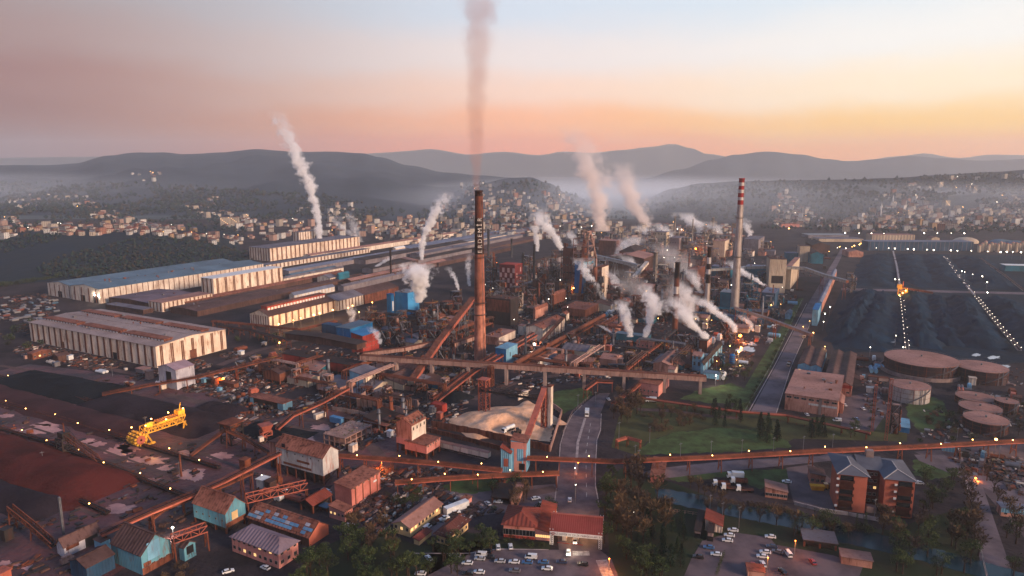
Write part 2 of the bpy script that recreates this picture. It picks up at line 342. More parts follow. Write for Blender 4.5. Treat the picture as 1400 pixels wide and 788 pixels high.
# ---------------------------------------------------------------- hills: every ridge is a heightfield at its own distance
RIDGES = []
def ridge(name, prof, D, base, m, rough=.03, back=900, nu=150, nv=16, seed=0.0, pw=1.0):
    xs = [p[0] for p in prof]
    def top(x):
        for (x0, y0), (x1, y1) in zip(prof, prof[1:]):
            if x0 <= x <= x1: t = (x - x0) / (x1 - x0); t = t * t * (3 - 2 * t); return y0 + (y1 - y0) * t
        return prof[-1][1]
    def pt(u, v):                          # v 0 at the foot, 1 on the crest, up to 1.6 down the far side
        x = xs[0] + (xs[-1] - xs[0]) * u; cr = W(x, top(x), D); ft = P(x, base(x) if callable(base) else base)
        if v <= 1: p = ft.lerp(cr, v); z = cr.z * v ** pw * (1 - .0 * v)
        else: p = cr + Vector((cr.x / D, 1, 0)) * (back * (v - 1) / .6); z = cr.z * (1 - (v - 1) / .6)
        k = min(1, v * 3) if v <= 1 else 1
        nn = noise.fractal(Vector((p.x * .0022 + seed, p.y * .0022, seed)), .9, 2.2, 6)
        fade = 1 if v > 1 else (1 - .75 * max(0, (v - .7) / .3))
        z = max(-2, z + cr.z * rough * 6 * nn * k * fade - (2 if v == 0 else 0))
        return Vector((p.x, p.y, z))
    g = MB(); vs = [i / nv for i in range(nv + 1)] + [1.15, 1.35, 1.6]
    g.v = [tuple(pt(i / nu, v)) for v in vs for i in range(nu + 1)]
    for j in range(len(vs) - 1):
        for i in range(nu):
            a = j * (nu + 1) + i; g.f.append((a, a + 1, a + nu + 2, a + nu + 1)); g.m.append(0)
    struct(g.build(name, m, smooth=True)); RIDGES.append((name, pt, xs)); return pt
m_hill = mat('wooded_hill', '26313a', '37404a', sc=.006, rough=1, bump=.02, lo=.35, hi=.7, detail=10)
m_near = mat('scrub_hill', '142430', '22292c', sc=.011, rough=1, bump=.05, lo=.35, hi=.68, detail=10)  # blue of the distance haze is put into the base colour
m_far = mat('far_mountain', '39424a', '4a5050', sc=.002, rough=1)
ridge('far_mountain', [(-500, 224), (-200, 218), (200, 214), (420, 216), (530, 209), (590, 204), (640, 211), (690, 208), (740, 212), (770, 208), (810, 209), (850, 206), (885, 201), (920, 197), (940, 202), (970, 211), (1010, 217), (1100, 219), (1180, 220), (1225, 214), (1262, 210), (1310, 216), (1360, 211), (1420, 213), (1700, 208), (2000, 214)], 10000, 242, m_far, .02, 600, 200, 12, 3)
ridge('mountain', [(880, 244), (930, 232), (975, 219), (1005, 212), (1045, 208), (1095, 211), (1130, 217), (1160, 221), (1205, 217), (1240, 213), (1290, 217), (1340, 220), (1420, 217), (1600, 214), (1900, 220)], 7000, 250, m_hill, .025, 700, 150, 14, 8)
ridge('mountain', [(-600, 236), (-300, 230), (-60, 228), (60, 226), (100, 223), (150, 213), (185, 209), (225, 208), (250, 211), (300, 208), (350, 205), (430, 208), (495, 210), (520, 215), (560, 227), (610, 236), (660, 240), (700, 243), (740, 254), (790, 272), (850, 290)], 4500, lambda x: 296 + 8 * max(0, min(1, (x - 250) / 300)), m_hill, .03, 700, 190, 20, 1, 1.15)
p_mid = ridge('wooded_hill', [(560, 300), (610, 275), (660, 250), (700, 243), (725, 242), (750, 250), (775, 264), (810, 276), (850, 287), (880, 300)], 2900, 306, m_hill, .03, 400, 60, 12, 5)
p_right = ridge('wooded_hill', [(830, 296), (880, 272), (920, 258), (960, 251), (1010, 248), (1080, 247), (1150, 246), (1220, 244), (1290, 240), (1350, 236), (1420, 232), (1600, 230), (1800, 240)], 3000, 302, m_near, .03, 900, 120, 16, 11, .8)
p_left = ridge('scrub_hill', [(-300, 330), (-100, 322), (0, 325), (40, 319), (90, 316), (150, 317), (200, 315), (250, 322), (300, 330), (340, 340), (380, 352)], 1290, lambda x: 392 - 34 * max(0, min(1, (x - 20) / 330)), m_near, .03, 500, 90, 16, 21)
# ---------------------------------------------------------------- air
hz = MB().box(-10500, -700, -3, 10500, 11200, 560).build('haze', [])
mh = bpy.data.materials.new('haze_air'); mh.use_nodes = True; n = mh.node_tree.nodes; n.remove(n['Principled BSDF'])
pv = n.new('ShaderNodeVolumePrincipled'); pv.inputs['Color'].default_value = (.94, .94, .95, 1); pv.inputs['Density'].default_value = HAZE = 0.82e-4; pv.inputs['Anisotropy'].default_value = .2
mh.node_tree.links.new(pv.outputs[0], n['Material Output'].inputs['Volume'])
hz.data.materials.append(mh); stuff(hz)
# ---------------------------------------------------------------- building kit
RU = '5a2e1e'
m_cream = mat('cream_cladding', 'e2cbb6', 'cbb097', sc=.07, corr=1.2, rust='7a4a34', ramt=.42)
m_cream2 = mat('pale_cladding', 'd4c4b4', 'b8a595', sc=.07, corr=1.2, rust='7a5444', ramt=.42)
m_strip = mat('brown_glazing_strip', '6e4230', '4c2c22', sc=.2)
m_lilac = mat('lilac_cladding', 'b4b0b8', '98949e', sc=.08, corr=.9, rust=RU, ramt=.3)
m_white = mat('white_cladding', 'b9b4b2', '9b9694', sc=.08, corr=1.0, rust='8a4a30', ramt=.45)
m_pinkw = mat('pink_dusty_render', 'b8806e', '94604f', sc=.08, rust='5f3024', ramt=.5)
m_salmon = mat('salmon_render', 'c27e68', 'a4644f', sc=.08, rust='6b3426', ramt=.4)
m_brick = mat('orange_brick', 'b86c54', '94503e', sc=.12, rust='5f2c1e', ramt=.4)
m_redw = mat('red_cladding', 'a83c26', '7c2c1e', sc=.08, corr=1.0, rust='4f2018', ramt=.35)
m_rustw = mat('rusty_cladding', '7c4836', '5a3126', sc=.06, corr=1.1, rust='43221a', ramt=.6)
m_cyan = mat('turquoise_cladding', '5b8f9e', '427284', sc=.07, corr=1.0, rust='6b4030', ramt=.4)
m_blue = mat('blue_cladding', '1b6ea6', '145787', sc=.06, corr=1.2, rust='3a3436', ramt=.15)
m_sky = mat('light_blue_cladding', '6fa3bd', '557f96', sc=.06, corr=1.0, rust='6a4438', ramt=.3)
m_teal = mat('teal_cladding', '24667a', '1b4c5c', sc=.06, corr=1.2, rust='3a3030', ramt=.2)
m_navy = mat('dark_blue_cladding', '2a4a66', '1e364c', sc=.06, corr=1.2, rust='33262a', ramt=.3)
m_grey = mat('grey_cladding', '7e7478', '665d62', sc=.06, corr=1.2, rust='553a34', ramt=.35)
m_brown = mat('brown_sheet', '5c4038', '43302c', sc=.06, corr=1.2, rust='33201c', ramt=.5)
m_yell = mat('yellow_render', 'c9a878', 'b09064', sc=.1)
m_orng = mat('orange_render', 'a85a34', '8c4a2c', sc=.1)
m_conc = mat('dusty_concrete', '8c7670', '6e5c58', sc=.12, rust='5a3c34', ramt=.3)
m_beige = mat('beige_cladding', 'bda890', 'a4907c', sc=.04, corr=1.5, rust='7a5c4a', ramt=.3)
r_grey = mat('grey_sheet_roof', '6f6a72', '565058', sc=.05, corr=1.4, rust='4c3430', ramt=.3)
r_blue = mat('blue_sheet_roof', '566c7c', '475a68', sc=.03, corr=1.6, rust='4c5058', ramt=.25)
r_rust = mat('rusty_sheet_roof', '945a48', '704034', sc=.06, corr=1.0, rust='48221a', ramt=.55)
r_brown = mat('brown_sheet_roof', '5e4440', '46322f', sc=.05, corr=1.2, rust='3a2420', ramt=.5)
r_pink = mat('dusty_pink_roof', '9a6e62', '7a544a', sc=.05, rust='6e4438', ramt=.4)
r_tile = mat('red_tile_roof', '7e3a2e', '602c24', sc=.1, corr=.7)
r_dtile = mat('dark_tile_roof', '55302c', '40241f', sc=.1, corr=.7)
r_slate = mat('blue_grey_roof', '6c7284', '5a5f72', sc=.04, corr=.8)
r_dark = mat('dark_sheet_roof', '38302f', '2a2424', sc=.05, corr=1.4, rust='40261f', ramt=.5)
m_glass = mat('dark_glass', '1a1e24', '12151a', sc=.3, rough=.15, spec=.6)
m_frame = mat('window_frame', '8e8680', '7a726e', sc=.5)
m_steel = mat('dark_steel', '2c2626', '1c1818', sc=.2, rough=.6, metal=.2, rust='402219', ramt=.5)
m_rst = mat('rusty_steel', '743f2c', '522a1e', sc=.15, rough=.75, rust='8a4a2c', ramt=.3)
m_gst = mat('grey_steel', '6a6a70', '55555a', sc=.15, rough=.5, metal=.3, rust='5a3a30', ramt=.4)
m_orst = mat('orange_painted_steel', 'a8552c', '874222', sc=.15, rough=.7, rust='5a2a1a', ramt=.3)
m_ystl = mat('yellow_painted_steel', 'd39a2a', 'b07c1e', sc=.2, rough=.6, rust='6a3a1c', ramt=.3)
m_wht = mat('white_paint', 'c8c6c4', 'b0aeac', sc=.5, rough=.4)
m_blk = mat('black_paint', '17161a', '101012', sc=.5, rough=.5)
m_lit = glow('lit_window', 'ffc880', .9)
l_warm = glow('warm_lamp', 'ffb860', 14); l_white = glow('white_lamp', 'fff0d8', 12); l_org = glow('orange_lamp', 'ff8a30', 14)
WIN = {}
def win_mesh(w, h, lit=False):
    k = (round(w, 1), round(h, 1), lit)
    if k not in WIN:
        WIN[k] = MB().box(-w / 2, -.06, 0, w / 2, .06, h, 0).box(-w / 2 + .12, -.09, .12, -.06, -.05, h - .12, 1).box(.06, -.09, .12, w / 2 - .12, -.05, h - .12, 1).mesh('window', [m_frame, m_lit if lit else m_glass])
    return WIN[k]
def roofmesh(kind, x, y, h, rh, ov, th=.25):
    """x, y half sizes; returns roof shell and gable walls"""
    r = MB(); g = MB(); X, Y = x + ov, y + ov
    def slab(a, b, c, d):                  # quad with thickness, seen from above counter clockwise
        q = [Vector(p) for p in (a, b, c, d)]
        r.hexa([p for p in q] + [p + Vector((0, 0, th)) for p in q])
    if kind == 'flat':
        r.box(-X, -Y, h, X, Y, h + th)
    elif kind == 'mono':                   # high on the far left, low on the right hand face
        slab((-X, -Y, h), (X, -Y, h), (X, Y, h + rh), (-X, Y, h + rh))
        g.poly([(-x, -y, h), (-x, y, h), (-x, y, h + rh)][::-1]); g.poly([(x, -y, h), (x, y, h), (x, y, h + rh)]); g.poly([(-x, y, h), (x, y, h), (x, y, h + rh), (-x, y, h + rh)][::-1])
    elif kind == 'gx':
        e = rh * ov / y
        slab((-X, -Y, h - e), (X, -Y, h - e), (X, 0, h + rh), (-X, 0, h + rh)); slab((-X, 0, h + rh), (X, 0, h + rh), (X, Y, h - e), (-X, Y, h - e))
        g.poly([(-x, y, h), (-x, -y, h), (-x, 0, h + rh)]); g.poly([(x, -y, h), (x, y, h), (x, 0, h + rh)])
    elif kind == 'gy':
        e = rh * ov / x
        slab((-X, -Y, h - e), (0, -Y, h + rh), (0, Y, h + rh), (-X, Y, h - e)); slab((0, -Y, h + rh), (X, -Y, h - e), (X, Y, h - e), (0, Y, h + rh))
        g.poly([(-x, -y, h), (x, -y, h), (0, -y, h + rh)]); g.poly([(x, y, h), (-x, y, h), (0, y, h + rh)])
    elif kind == 'hip':
        d = min(x, y); r.box(-X, -Y, h - .1, X, Y, h + .12)
        if x >= y: a, b = (-x + d * .9, 0, h + rh), (x - d * .9, 0, h + rh)
        else: a, b = (0, -y + d * .9, h + rh), (0, y - d * .9, h + rh)
        c = [(-X, -Y, h + .12), (X, -Y, h + .12), (X, Y, h + .12), (-X, Y, h + .12)]
        if x >= y: r.poly([c[0], c[1], b, a]); r.poly([c[1], c[2], b]); r.poly([c[2], c[3], a, b]); r.poly([c[3], c[0], a])
        else: r.poly([c[0], c[1], a]); r.poly([c[1], c[2], b, a]); r.poly([c[2], c[3], b]); r.poly([c[3], c[0], a, b])
    return r, g
BLD = {}
rb = random.Random(11)
def bldg(name, label, e, xl, xr, wall, roof='flat', rm=None, rh=None, cat='building', ang=G0, L1=None, L2=None, legs=0.0, winL=None, winR=None,
         strL=0, strR=0, strm=None, stw=.26, vents=0, doors=(), wallR=None, ov=.35, parapet=0, group=None, par=0, lit=.12, wm=None, z0=0.0, bands=(), h=None):
    A = P(e[0], e[2], z0); h = h or hgt(A, e[1]) - z0
    L1 = L1 or max(2, lenx(A, ang, xr)); L2 = L2 or max(2, lenx(A, ang + pi / 2, xl))
    d1 = Vector((cos(ang), sin(ang), 0)); d2 = Vector((-sin(ang), cos(ang), 0))
    t = thing(name, label, cat, A + d1 * L1 / 2 + d2 * L2 / 2, ang, group); x, y = L1 / 2, L2 / 2
    t['dims'] = (L1, L2, h)
    rm = rm or r_grey; rh = rh if rh is not None else min(x, y) * .35
    wallR = wallR or wall; zb = h * legs
    b = MB(); k = 0
    b.poly([(-x, y, zb), (-x, -y, zb), (-x, -y, h), (-x, y, h)], 0); b.poly([(-x, -y, zb), (x, -y, zb), (x, -y, h), (-x, -y, h)], 1)
    b.poly([(x, -y, zb), (x, y, zb), (x, y, h), (x, -y, h)], 0); b.poly([(x, y, zb), (-x, y, zb), (-x, y, h), (x, y, h)], 1)
    if zb: b.poly([(-x, -y, zb), (-x, y, zb), (x, y, zb), (x, -y, zb)], 0)
    r, g = roofmesh(roof, x, y, h, rh, ov if not parapet else -.02)
    kk = len(b.v); b.v += g.v; b.f += [tuple(i + kk for i in f) for f in g.f]; b.m += [1 if roof == 'gy' else 0] * len(g.f)
    b.build('wall', [wall, wallR], t)
    r.build('roof', rm, t)
    if parapet:
        q = MB(); q.box(-x - .1, -y - .1, h, x + .1, -y + .3, h + parapet).box(-x - .1, y - .3, h, x + .1, y + .1, h + parapet).box(-x - .1, -y + .3, h, -x + .3, y - .3, h + parapet).box(x - .3, -y + .3, h, x + .1, y - .3, h + parapet)
        q.build('parapet', wall, t)
    if roof in ('gx', 'gy'):
        c = MB()
        (c.beam((-x - ov, 0, h + rh + .2), (x + ov, 0, h + rh + .2), .8, .25) if roof == 'gx' else c.beam((0, -y - ov, h + rh + .2), (0, y + ov, h + rh + .2), .8, .25)); c.build('ridge_cap', rm, t)
    if legs:
        n1 = max(2, int(L1 / 6) + 1); n2 = max(2, int(L2 / 6) + 1); lm = None
        for i in range(n1):
            for j in range(n2):
                if 0 < i < n1 - 1 and 0 < j < n2 - 1: continue
                lm = lm or MB().box(-.35, -.35, 0, .35, .35, zb).mesh('leg', m_rst)
                link('leg', lm, t, (-x + .4 + (L1 - .8) * i / (n1 - 1), -y + .4 + (L2 - .8) * j / (n2 - 1), 0))
        q = MB()
        for i in range(n1 - 1):
            xa, xb = -x + .4 + (L1 - .8) * i / (n1 - 1), -x + .4 + (L1 - .8) * (i + 1) / (n1 - 1); q.rod((xa, -y + .4, .2), (xb, -y + .4, zb - .2), .25)
        for j in range(n2 - 1):
            ya, yb = -y + .4 + (L2 - .8) * j / (n2 - 1), -y + .4 + (L2 - .8) * (j + 1) / (n2 - 1); q.rod((-x + .4, ya, .2), (-x + .4, yb, zb - .2), .25)
        q.box(-x * .7, -y * .7, 0, x * .7, y * .7, zb * .75); q.build('brace', m_steel, t)
    def wins(face, spec):
        n, rows, w_, h_, za, dz = spec; ln = L2 if face == 'L' else L1
        for i in range(n):
            for j in range(rows):
                s = -ln / 2 + ln * (i + .5) / n; lt = rb.random() < lit
                me = win_mesh(w_, h_, lt)
                if face == 'L': link('window', me, t, (-x, s, za + j * dz), -pi / 2)
                else: link('window', me, t, (s, -y, za + j * dz), 0)
    if winL: wins('L', winL)
    if winR: wins('R', winR)
    sm = strm or m_strip
    for face, n in (('L', strL), ('R', strR)):
        if not n: continue
        ln = L2 if face == 'L' else L1; wd = ln / n * stw; me = MB().box(-wd / 2, -.18, zb + .3, -wd * .08, .02, h - .25).box(wd * .08, -.18, zb + .3, wd / 2, .02, h - .25).mesh('glazing_strip', sm)
        for i in range(n):
            s = -ln / 2 + ln * (i + .5) / n
            if face == 'L': link('glazing_strip', me, t, (-x, s, 0), -pi / 2)
            else: link('glazing_strip', me, t, (s, -y, 0), 0)
    for face, s, za, w_, h_, dm in doors:   # s along the face 0..1 from the near corner
        me = MB().box(-w_ / 2, -.12, 0, w_ / 2, .05, h_).mesh('door', dm)
        if face == 'L': link('door', me, t, (-x, -y + s * L2, za), -pi / 2)
        else: link('door', me, t, (-x + s * L1, -y, za), 0)
    for face, s0, s1, za, zc, bm in bands:  # wide patches of other cladding
        q = MB()
        if face == 'L': q.box(-x - .1, -y + s0 * L2, za * h, -x + .02, -y + s1 * L2, zc * h)
        else: q.box(-x + s0 * L1, -y - .1, za * h, -x + s1 * L1, -y + .02, zc * h)
        q.build('cladding_panel', bm, t)
    for i in range(vents):
        s = rb.uniform(.6, 1.3); u, v = rb.uniform(-.8, .8) * x, rb.uniform(-.8, .8) * y
        zz = h + (rh * (1 - abs(v) / y) if roof == 'gx' else rh * (1 - abs(u) / x) if roof == 'gy' else 0)
        q = MB(); q.box(-s, -s, -.3, s, s, s * 1.2)
        if rb.random() < .5: q = MB().cyl((0, 0, -.3), (0, 0, s * 1.5), s * .5).cyl((0, 0, s * 1.5), (0, 0, s * 2), s * .8)
        o = q.build('roof_vent', rb.choice([m_gst, rm, m_rst]), t); o.location = (u, v, zz)
    if par:                                 # long roof monitors
        pass
    BLD[label] = t; return t
# ---------------------------------------------------------------- long halls on the left
def monitors(t, rows, n, w_, hh, wallm, rm, axis='y'):
    L1, L2, h = t['dims']; L = L2 if axis == 'y' else L1
    for r in rows:
        for i in range(n):
            ln = L / n * .86; c = -L / 2 + L * (i + .5) / n; q = MB()
            ax = (lambda a, b, z: (a, b, z)) if axis == 'y' else (lambda a, b, z: (b, a, z))
            def bx(a0, b0, z0, a1, b1, z1, mi):
                p, s = ax(a0, b0, z0), ax(a1, b1, z1); q.box(min(p[0], s[0]), min(p[1], s[1]), z0, max(p[0], s[0]), max(p[1], s[1]), z1, mi)
            o = r
            bx(o - w_ / 2, c - ln / 2, h, o + w_ / 2, c + ln / 2, h + hh, 0); bx(o - w_ / 2 - .6, c - ln / 2 - .6, h + hh, o + w_ / 2 + .6, c + ln / 2 + .6, h + hh + .35, 1)
            m = q.build('roof_monitor', [wallm, rm], t)
            k = int(ln / 4); me = MB().box(-.06, -1.4, 0, .06, 1.4, hh * .55).mesh('pane', m_wht) if axis == 'y' else MB().box(-1.4, -.06, 0, 1.4, .06, hh * .55).mesh('pane', m_wht)
            for j in range(k):
                s = c - ln / 2 + ln * (j + .5) / k
                pl = (o - w_ / 2, s) if axis == 'y' else (s, o - w_ / 2)
                link('pane', me, m, (pl[0], pl[1], h + hh * .25))
tA = bldg('rolling_mill_hall', 'wide cream hall with brown window strips and two rows of roof lights, front left', (215, 474.3, 503.4), 42.7, 310, m_cream, 'gy', mat('hall_roof', '96827c', '7c6a66', sc=.03, corr=2.2, rust='6a4a40', ramt=.35), 2.2, strL=20, strR=7, ov=.6, vents=16, doors=(('L', .3, 0, 5, 5.5, m_blk), ('L', .72, 0, 5, 5.5, m_strip), ('R', .5, 0, 6, 7, m_strip)))
monitors(tA, (-.28 * tA['dims'][0], .24 * tA['dims'][0]), 3, 7, 2.6, m_rustw, r_rust)
tB = bldg('rolling_mill_hall', 'very long pale hall with blue sheet roof at the foot of the scrub hill', (137.5, 396, 415.5), 99, 361, m_cream2, 'gx', r_blue, 3.5, strL=4, strR=34, stw=.12, ov=.5, vents=26, doors=(('L', .15, 0, 9, 8, m_glass), ('L', .6, 0, 8, 7, m_glass)))
tB2 = bldg('rolling_mill_hall', 'blue roofed bay behind the very long pale hall, pale gable at its left end', (99.5, 391.5, 409), 66.5, 361, m_cream2, 'gx', r_blue, 3.2, strL=5, strR=2, stw=.12, ov=.5, L1=tB['dims'][0] - 3, doors=(('L', .5, 0, 8, 7, m_glass),))
tC = bldg('rolling_mill_hall', 'tall cream hall with broad red brown strips behind the long pale hall', (293, 381.5, 407), 276.5, 387, m_cream, 'flat', m_wht, strL=3, strR=9, stw=.26, ov=.8)
bldg('low_annex', 'low cream annex with narrow strips below the tall cream hall', (222.5, 414.5, 427), 204, 291, m_cream, 'flat', r_pink, strL=4, strR=12, stw=.3)
bldg('rolling_mill_hall', 'tall pale hall with many thin strips, farthest of the cream halls', (370, 340, 357.5), 341.5, 492, m_cream, 'flat', r_grey, strL=8, strR=22, stw=.3, ov=.8)
bldg('low_annex', 'white block showing above the roof of the farthest cream hall', (410, 318, 344), 402, 431, m_cream2, 'flat', r_grey, strL=2, strR=6, stw=.3)
bldg('low_annex', 'long low cream annex in front of the farthest cream hall', (364, 363, 369), 352, 506, m_cream2, 'flat', r_grey, strR=30, stw=.3)
bldg('rolling_mill_hall', 'cream mill with orange lit wall and small red roof monitor', (369, 433, 448.5), 342.5, 460, m_cream, 'gx', r_brown, 5, strL=8, strR=11, stw=.27, ov=.6)
tE = BLD['cream mill with orange lit wall and small red roof monitor']
monitors(tE, (0,), 1, 8, 7.5, m_redw, r_rust, 'x')
bldg('rolling_mill_hall', 'grey roofed middle bay of the cream mill', (462, 412, 425.5), 434, 497, m_cream2, 'gx', r_grey, 4.5, strR=8, stw=.25, ov=.6)
bldg('rolling_mill_hall', 'brown roofed far bay of the cream mill beside the blue tower', (499, 403.5, 416), 470, 545, m_rustw, 'gx', r_brown, 4.5, strR=8, stw=.25, ov=.6)
bldg('low_annex', 'small gabled shed with white panes and blue grey roof above the cream mill', (402.5, 404, 411), 396, 458, m_cream2, 'gx', r_slate, 2.5, strR=12, stw=.5, strm=m_wht)
bldg('low_shed', 'cream gabled shed beside the teal block among the mill roofs', (452, 380.5, 389), 434, 462, m_cream2, 'gx', r_grey, 3, strR=4)
bldg('low_shed', 'teal block standing among the mill roofs', (464, 376, 388), 461, 478, m_teal, 'gx', m_teal, 2)
bldg('low_shed', 'small teal box on the mill roofs right of the teal block', (503, 376, 384), 499, 507, m_teal, 'flat', m_teal)
lows = [('dark brown', (270, 426, 433.5), 233, 395, m_brown, r_brown), ('rust brown', (255, 414, 421), 245, 470, m_brown, r_rust), ('violet brown', (300, 418.5, 424), 285, 500, m_brown, r_brown),
        ('mauve', (205, 415, 424), 150, 272, m_brown, mat('mauve_roof', '6c5c66', '564850', sc=.05, corr=1.4)), ('pale grey edged', (388, 381, 388), 385, 470, m_cream2, r_grey),
        ('light blue', (400, 377, 382), 390, 462, m_sky, r_blue), ('slate', (395, 371, 377), 380, 560, m_grey, r_slate), ('grey', (470, 392, 399), 462, 580, m_grey, r_grey), ('dusty', (480, 384, 391), 470, 610, m_brown, r_pink),
        ('cream fronted', (425, 349.5, 356), 415, 625, m_cream2, r_pink), ('near black', (500, 356, 362), 480, 640, m_grey, r_dark), ('dark grey', (510, 368, 374), 495, 645, m_grey, r_dark), ('brown grey', (520, 376, 382), 505, 648, m_brown, r_brown),
        ('long silver', (600, 338, 342), 590, 700, m_cream2, m_gst), ('lead grey', (575, 348, 353), 560, 720, m_grey, r_grey), ('smoky brown', (600, 360, 365), 585, 700, m_brown, r_brown), ('smoky grey', (560, 340, 344), 540, 690, m_grey, r_slate), ('faded', (640, 330, 333), 620, 790, m_grey, r_grey), ('hazy', (660, 341, 344.5), 640, 770, m_brown, r_brown)]
where = ['below the tall cream hall', 'beside the tall cream hall', 'between tall cream hall and cream mill', 'in front of the long pale hall', 'right of the tall cream hall', 'by the farthest cream halls', 'behind the teal block', 'behind the blue tower', 'left of the steaming blue tower', 'running on from the farthest cream hall', 'right of the slim black chimney', 'passing behind the slim black chimney', 'just behind the blue tower steam', 'left of the brick chimney top', 'behind the white steam jet', 'left of the brick chimney middle', 'beyond the slim black chimney', 'at the edge of the far town', 'between brick chimney and blast furnace']
for (adj, e, xl, xr, wm_, rm_), wh in zip(lows, where):
    bldg('mill_shed', f'low {adj} roofed mill shed {wh}', e, xl, xr, wm_, 'gx', rm_, 1.6, ov=.5, strR=0, vents=3, group='low mill sheds on the left')
bldg('low_shed', 'pale gabled hut alone among the dark mill roofs', (541, 340, 346), 537, 554, m_cream, 'gx', m_wht, 2)
bldg('low_shed', 'tan tilted roof shed right of the slim black chimney', (565, 357, 363), 548, 572, m_brown, 'mono', r_pink, 3)
bldg('lean_to_shed', 'dark low shed against the long pale hall', (196, 424, 430), 145, 210, m_brown, 'flat', r_grey, vents=2)
# ---------------------------------------------------------------- ore yard and sinter area
bldg('weigh_house', 'lilac clad shed with dark opening at the ore yard corner', (242.5, 506.5, 533.5), 218.5, 267.5, m_lilac, 'gx', mat('lilac_roof', '9a8088', '836a70', sc=.08, corr=1), 2.4, doors=(('L', .42, 4, 5.5, 8, m_blk), ('L', .9, 0, 2, 4, m_blk)))  # tall black panel stands in for the shaded inside of the opening
bldg('small_hut', 'small grey hut left of the lilac shed', (196, 506, 514), 186, 207, m_grey, 'flat', r_pink, legs=.35)
bldg('small_hut', 'orange roofed hut beside the front cream hall', (45, 484.5, 492.5), 38.5, 71, m_rustw, 'gy', r_rust, 1.5, winR=(4, 1, 1.6, 1.4, 1.5, 0))
bldg('small_hut', 'brown hut right of the orange roofed hut', (80, 488, 495), 72.5, 96, m_brown, 'gx', r_brown, 1.4)
bldg('sinter_hall', 'long red wall of the ore bunker under the dark gallery', (480.5, 500, 516.5), 386, 495, m_redw, 'flat', r_dark, bands=(('L', .97, 1.0, 0, 1, m_orng),), vents=3, legs=.3)
bldg('gantry_gallery', 'long dark gallery roof above the red ore bunker', (488, 473.5, 479), 390, 500, m_brown, 'gx', r_dark, 1.5, z0=13.0, h=4.5, ov=1.2)
bldg('transfer_house', 'brown roofed house on legs left of the red ore bunker', (383, 511.5, 526.5), 361, 401, m_rustw, 'gx', r_brown, 2, legs=.3, vents=2)
bldg('transfer_house', 'half blue half cream house at the end of the red bunker', (499.6, 514.5, 533), 478.6, 521, m_sky, 'mono', r_grey, 2.2, wallR=m_cream, doors=(('R', .45, 2, 1.4, 4, m_blk),), bands=(('L', 0, .12, 0, 1, m_cream),))
bldg('gas_cleaning_house', 'blue hall with striped blue roof beside a red block', (479.4, 450, 470.5), 460.7, 510, m_blue, 'flat', r_blue, ov=.5, bands=(('L', .5, .52, 0, 1, m_sky),))
bldg('pump_block', 'bright red block with blue roof and tiny holes', (496.6, 460, 484.5), 481, 518.5, m_redw, 'mono', mat('bright_blue_roof', '2b6c9c', '235a84', sc=.05, corr=1.2), 2, winR=(7, 2, .9, .9, 4, 4), winL=(4, 2, .9, .9, 4, 4), lit=.0)
bldg('pump_block', 'low dark blue block left of the striped blue roof', (459, 446, 461), 440.5, 468, m_navy, 'flat', m_navy)
bldg('filter_tower', 'tall bright blue tower under a big white steam cloud', (558, 401, 431), 540.5, 573.5, m_blue, 'flat', m_gst, wallR=mat('blue_cladding_lit', '3a88bd', '2d709e', sc=.06, corr=1.2), ov=.2, vents=5)  # right wall is a lighter copy of the blue, sunlight put into the colour
bldg('filter_tower', 'narrow blue stair tower left of the bright blue tower', (535, 403, 434), 529.5, 539.5, m_blue, 'flat', m_blue, doors=(('R', .6, 6, 2, 10, m_wht),))
bldg('pump_block', 'orange red block with punched holes beside the inclined gallery', (587, 453.5, 468), 572.6, 618, m_redw, 'flat', r_rust, winR=(8, 2, 1.1, 1, 2.5, 4), winL=(5, 3, 1, 1, 2, 3), lit=0, vents=3)
bldg('low_shed', 'low dusty roof left of the orange red block', (560, 470, 474.5), 548, 582, m_rustw, 'flat', r_pink)
bldg('open_shed', 'red roofed open shed with blue end beside the scrap rows', (387.5, 552.5, 562.5), 342.5, 400, m_steel, 'flat', r_rust, wallR=m_sky, legs=.0, bands=(('L', 0, .16, 0, 1, m_sky), ('L', .9, 1, 0, 1, m_sky)), ov=.6)
bldg('crusher_house', 'big white clad house on legs with rusty roof, above the centre left conveyors', (443, 626.5, 665), 379.5, 464, m_white, 'gy', r_rust, 4, legs=.36, ov=.5, bands=(('L', .28, .55, .62, .70, m_rustw), ('L', .25, .85, .42, .5, m_rustw)), doors=(('L', .83, 14, 2.2, 2.4, m_blk),), strR=0, winL=(6, 1, .8, .8, 12, 0), lit=0)
bldg('crusher_annex', 'small dusty pink box against the left end of the white clad house', (377, 606, 640), 370, 392, m_pinkw, 'flat', r_rust, legs=.4)
bldg('crusher_house', 'salmon tower with curved rusty roof left of the sand pit', (563.8, 582.3, 622), 542.4, 583, m_pinkw, 'gx', r_rust, 3, legs=.3, wallR=m_cream2, bands=(('L', 0, 1, .3, .5, m_salmon),), winR=(4, 2, 1, 1.8, 13, 4), lit=0)
bldg('crusher_house', 'lower salmon block on legs in front of the salmon tower', (583.6, 610, 629), 560, 602, m_salmon, 'flat', r_rust, legs=.42, L2=14, winR=(5, 1, 1, 1, 6.5, 0), lit=.2)
bldg('open_canopy', 'small red canopy left of the salmon tower', (528, 583, 590.5), 515.5, 532.5, m_steel, 'flat', r_rust, legs=.8)
bldg('workshop', 'orange brick warehouse with worn brown roof, lower centre left', (481.5, 669, 694), 458.5, 520.5, m_brick, 'mono', r_rust, .8, bands=(('R', .75, .88, .62, .72, m_wht),), winR=(6, 1, .9, .9, 8, 0), lit=0, strR=4, stw=.12, strm=m_rustw)
bldg('workshop', 'small brown roofed annex of the orange brick warehouse', (471.5, 701, 714), 450.5, 482.5, m_salmon, 'mono', r_rust, 1.2, winL=(4, 1, 1.2, 1.2, 2, 0))
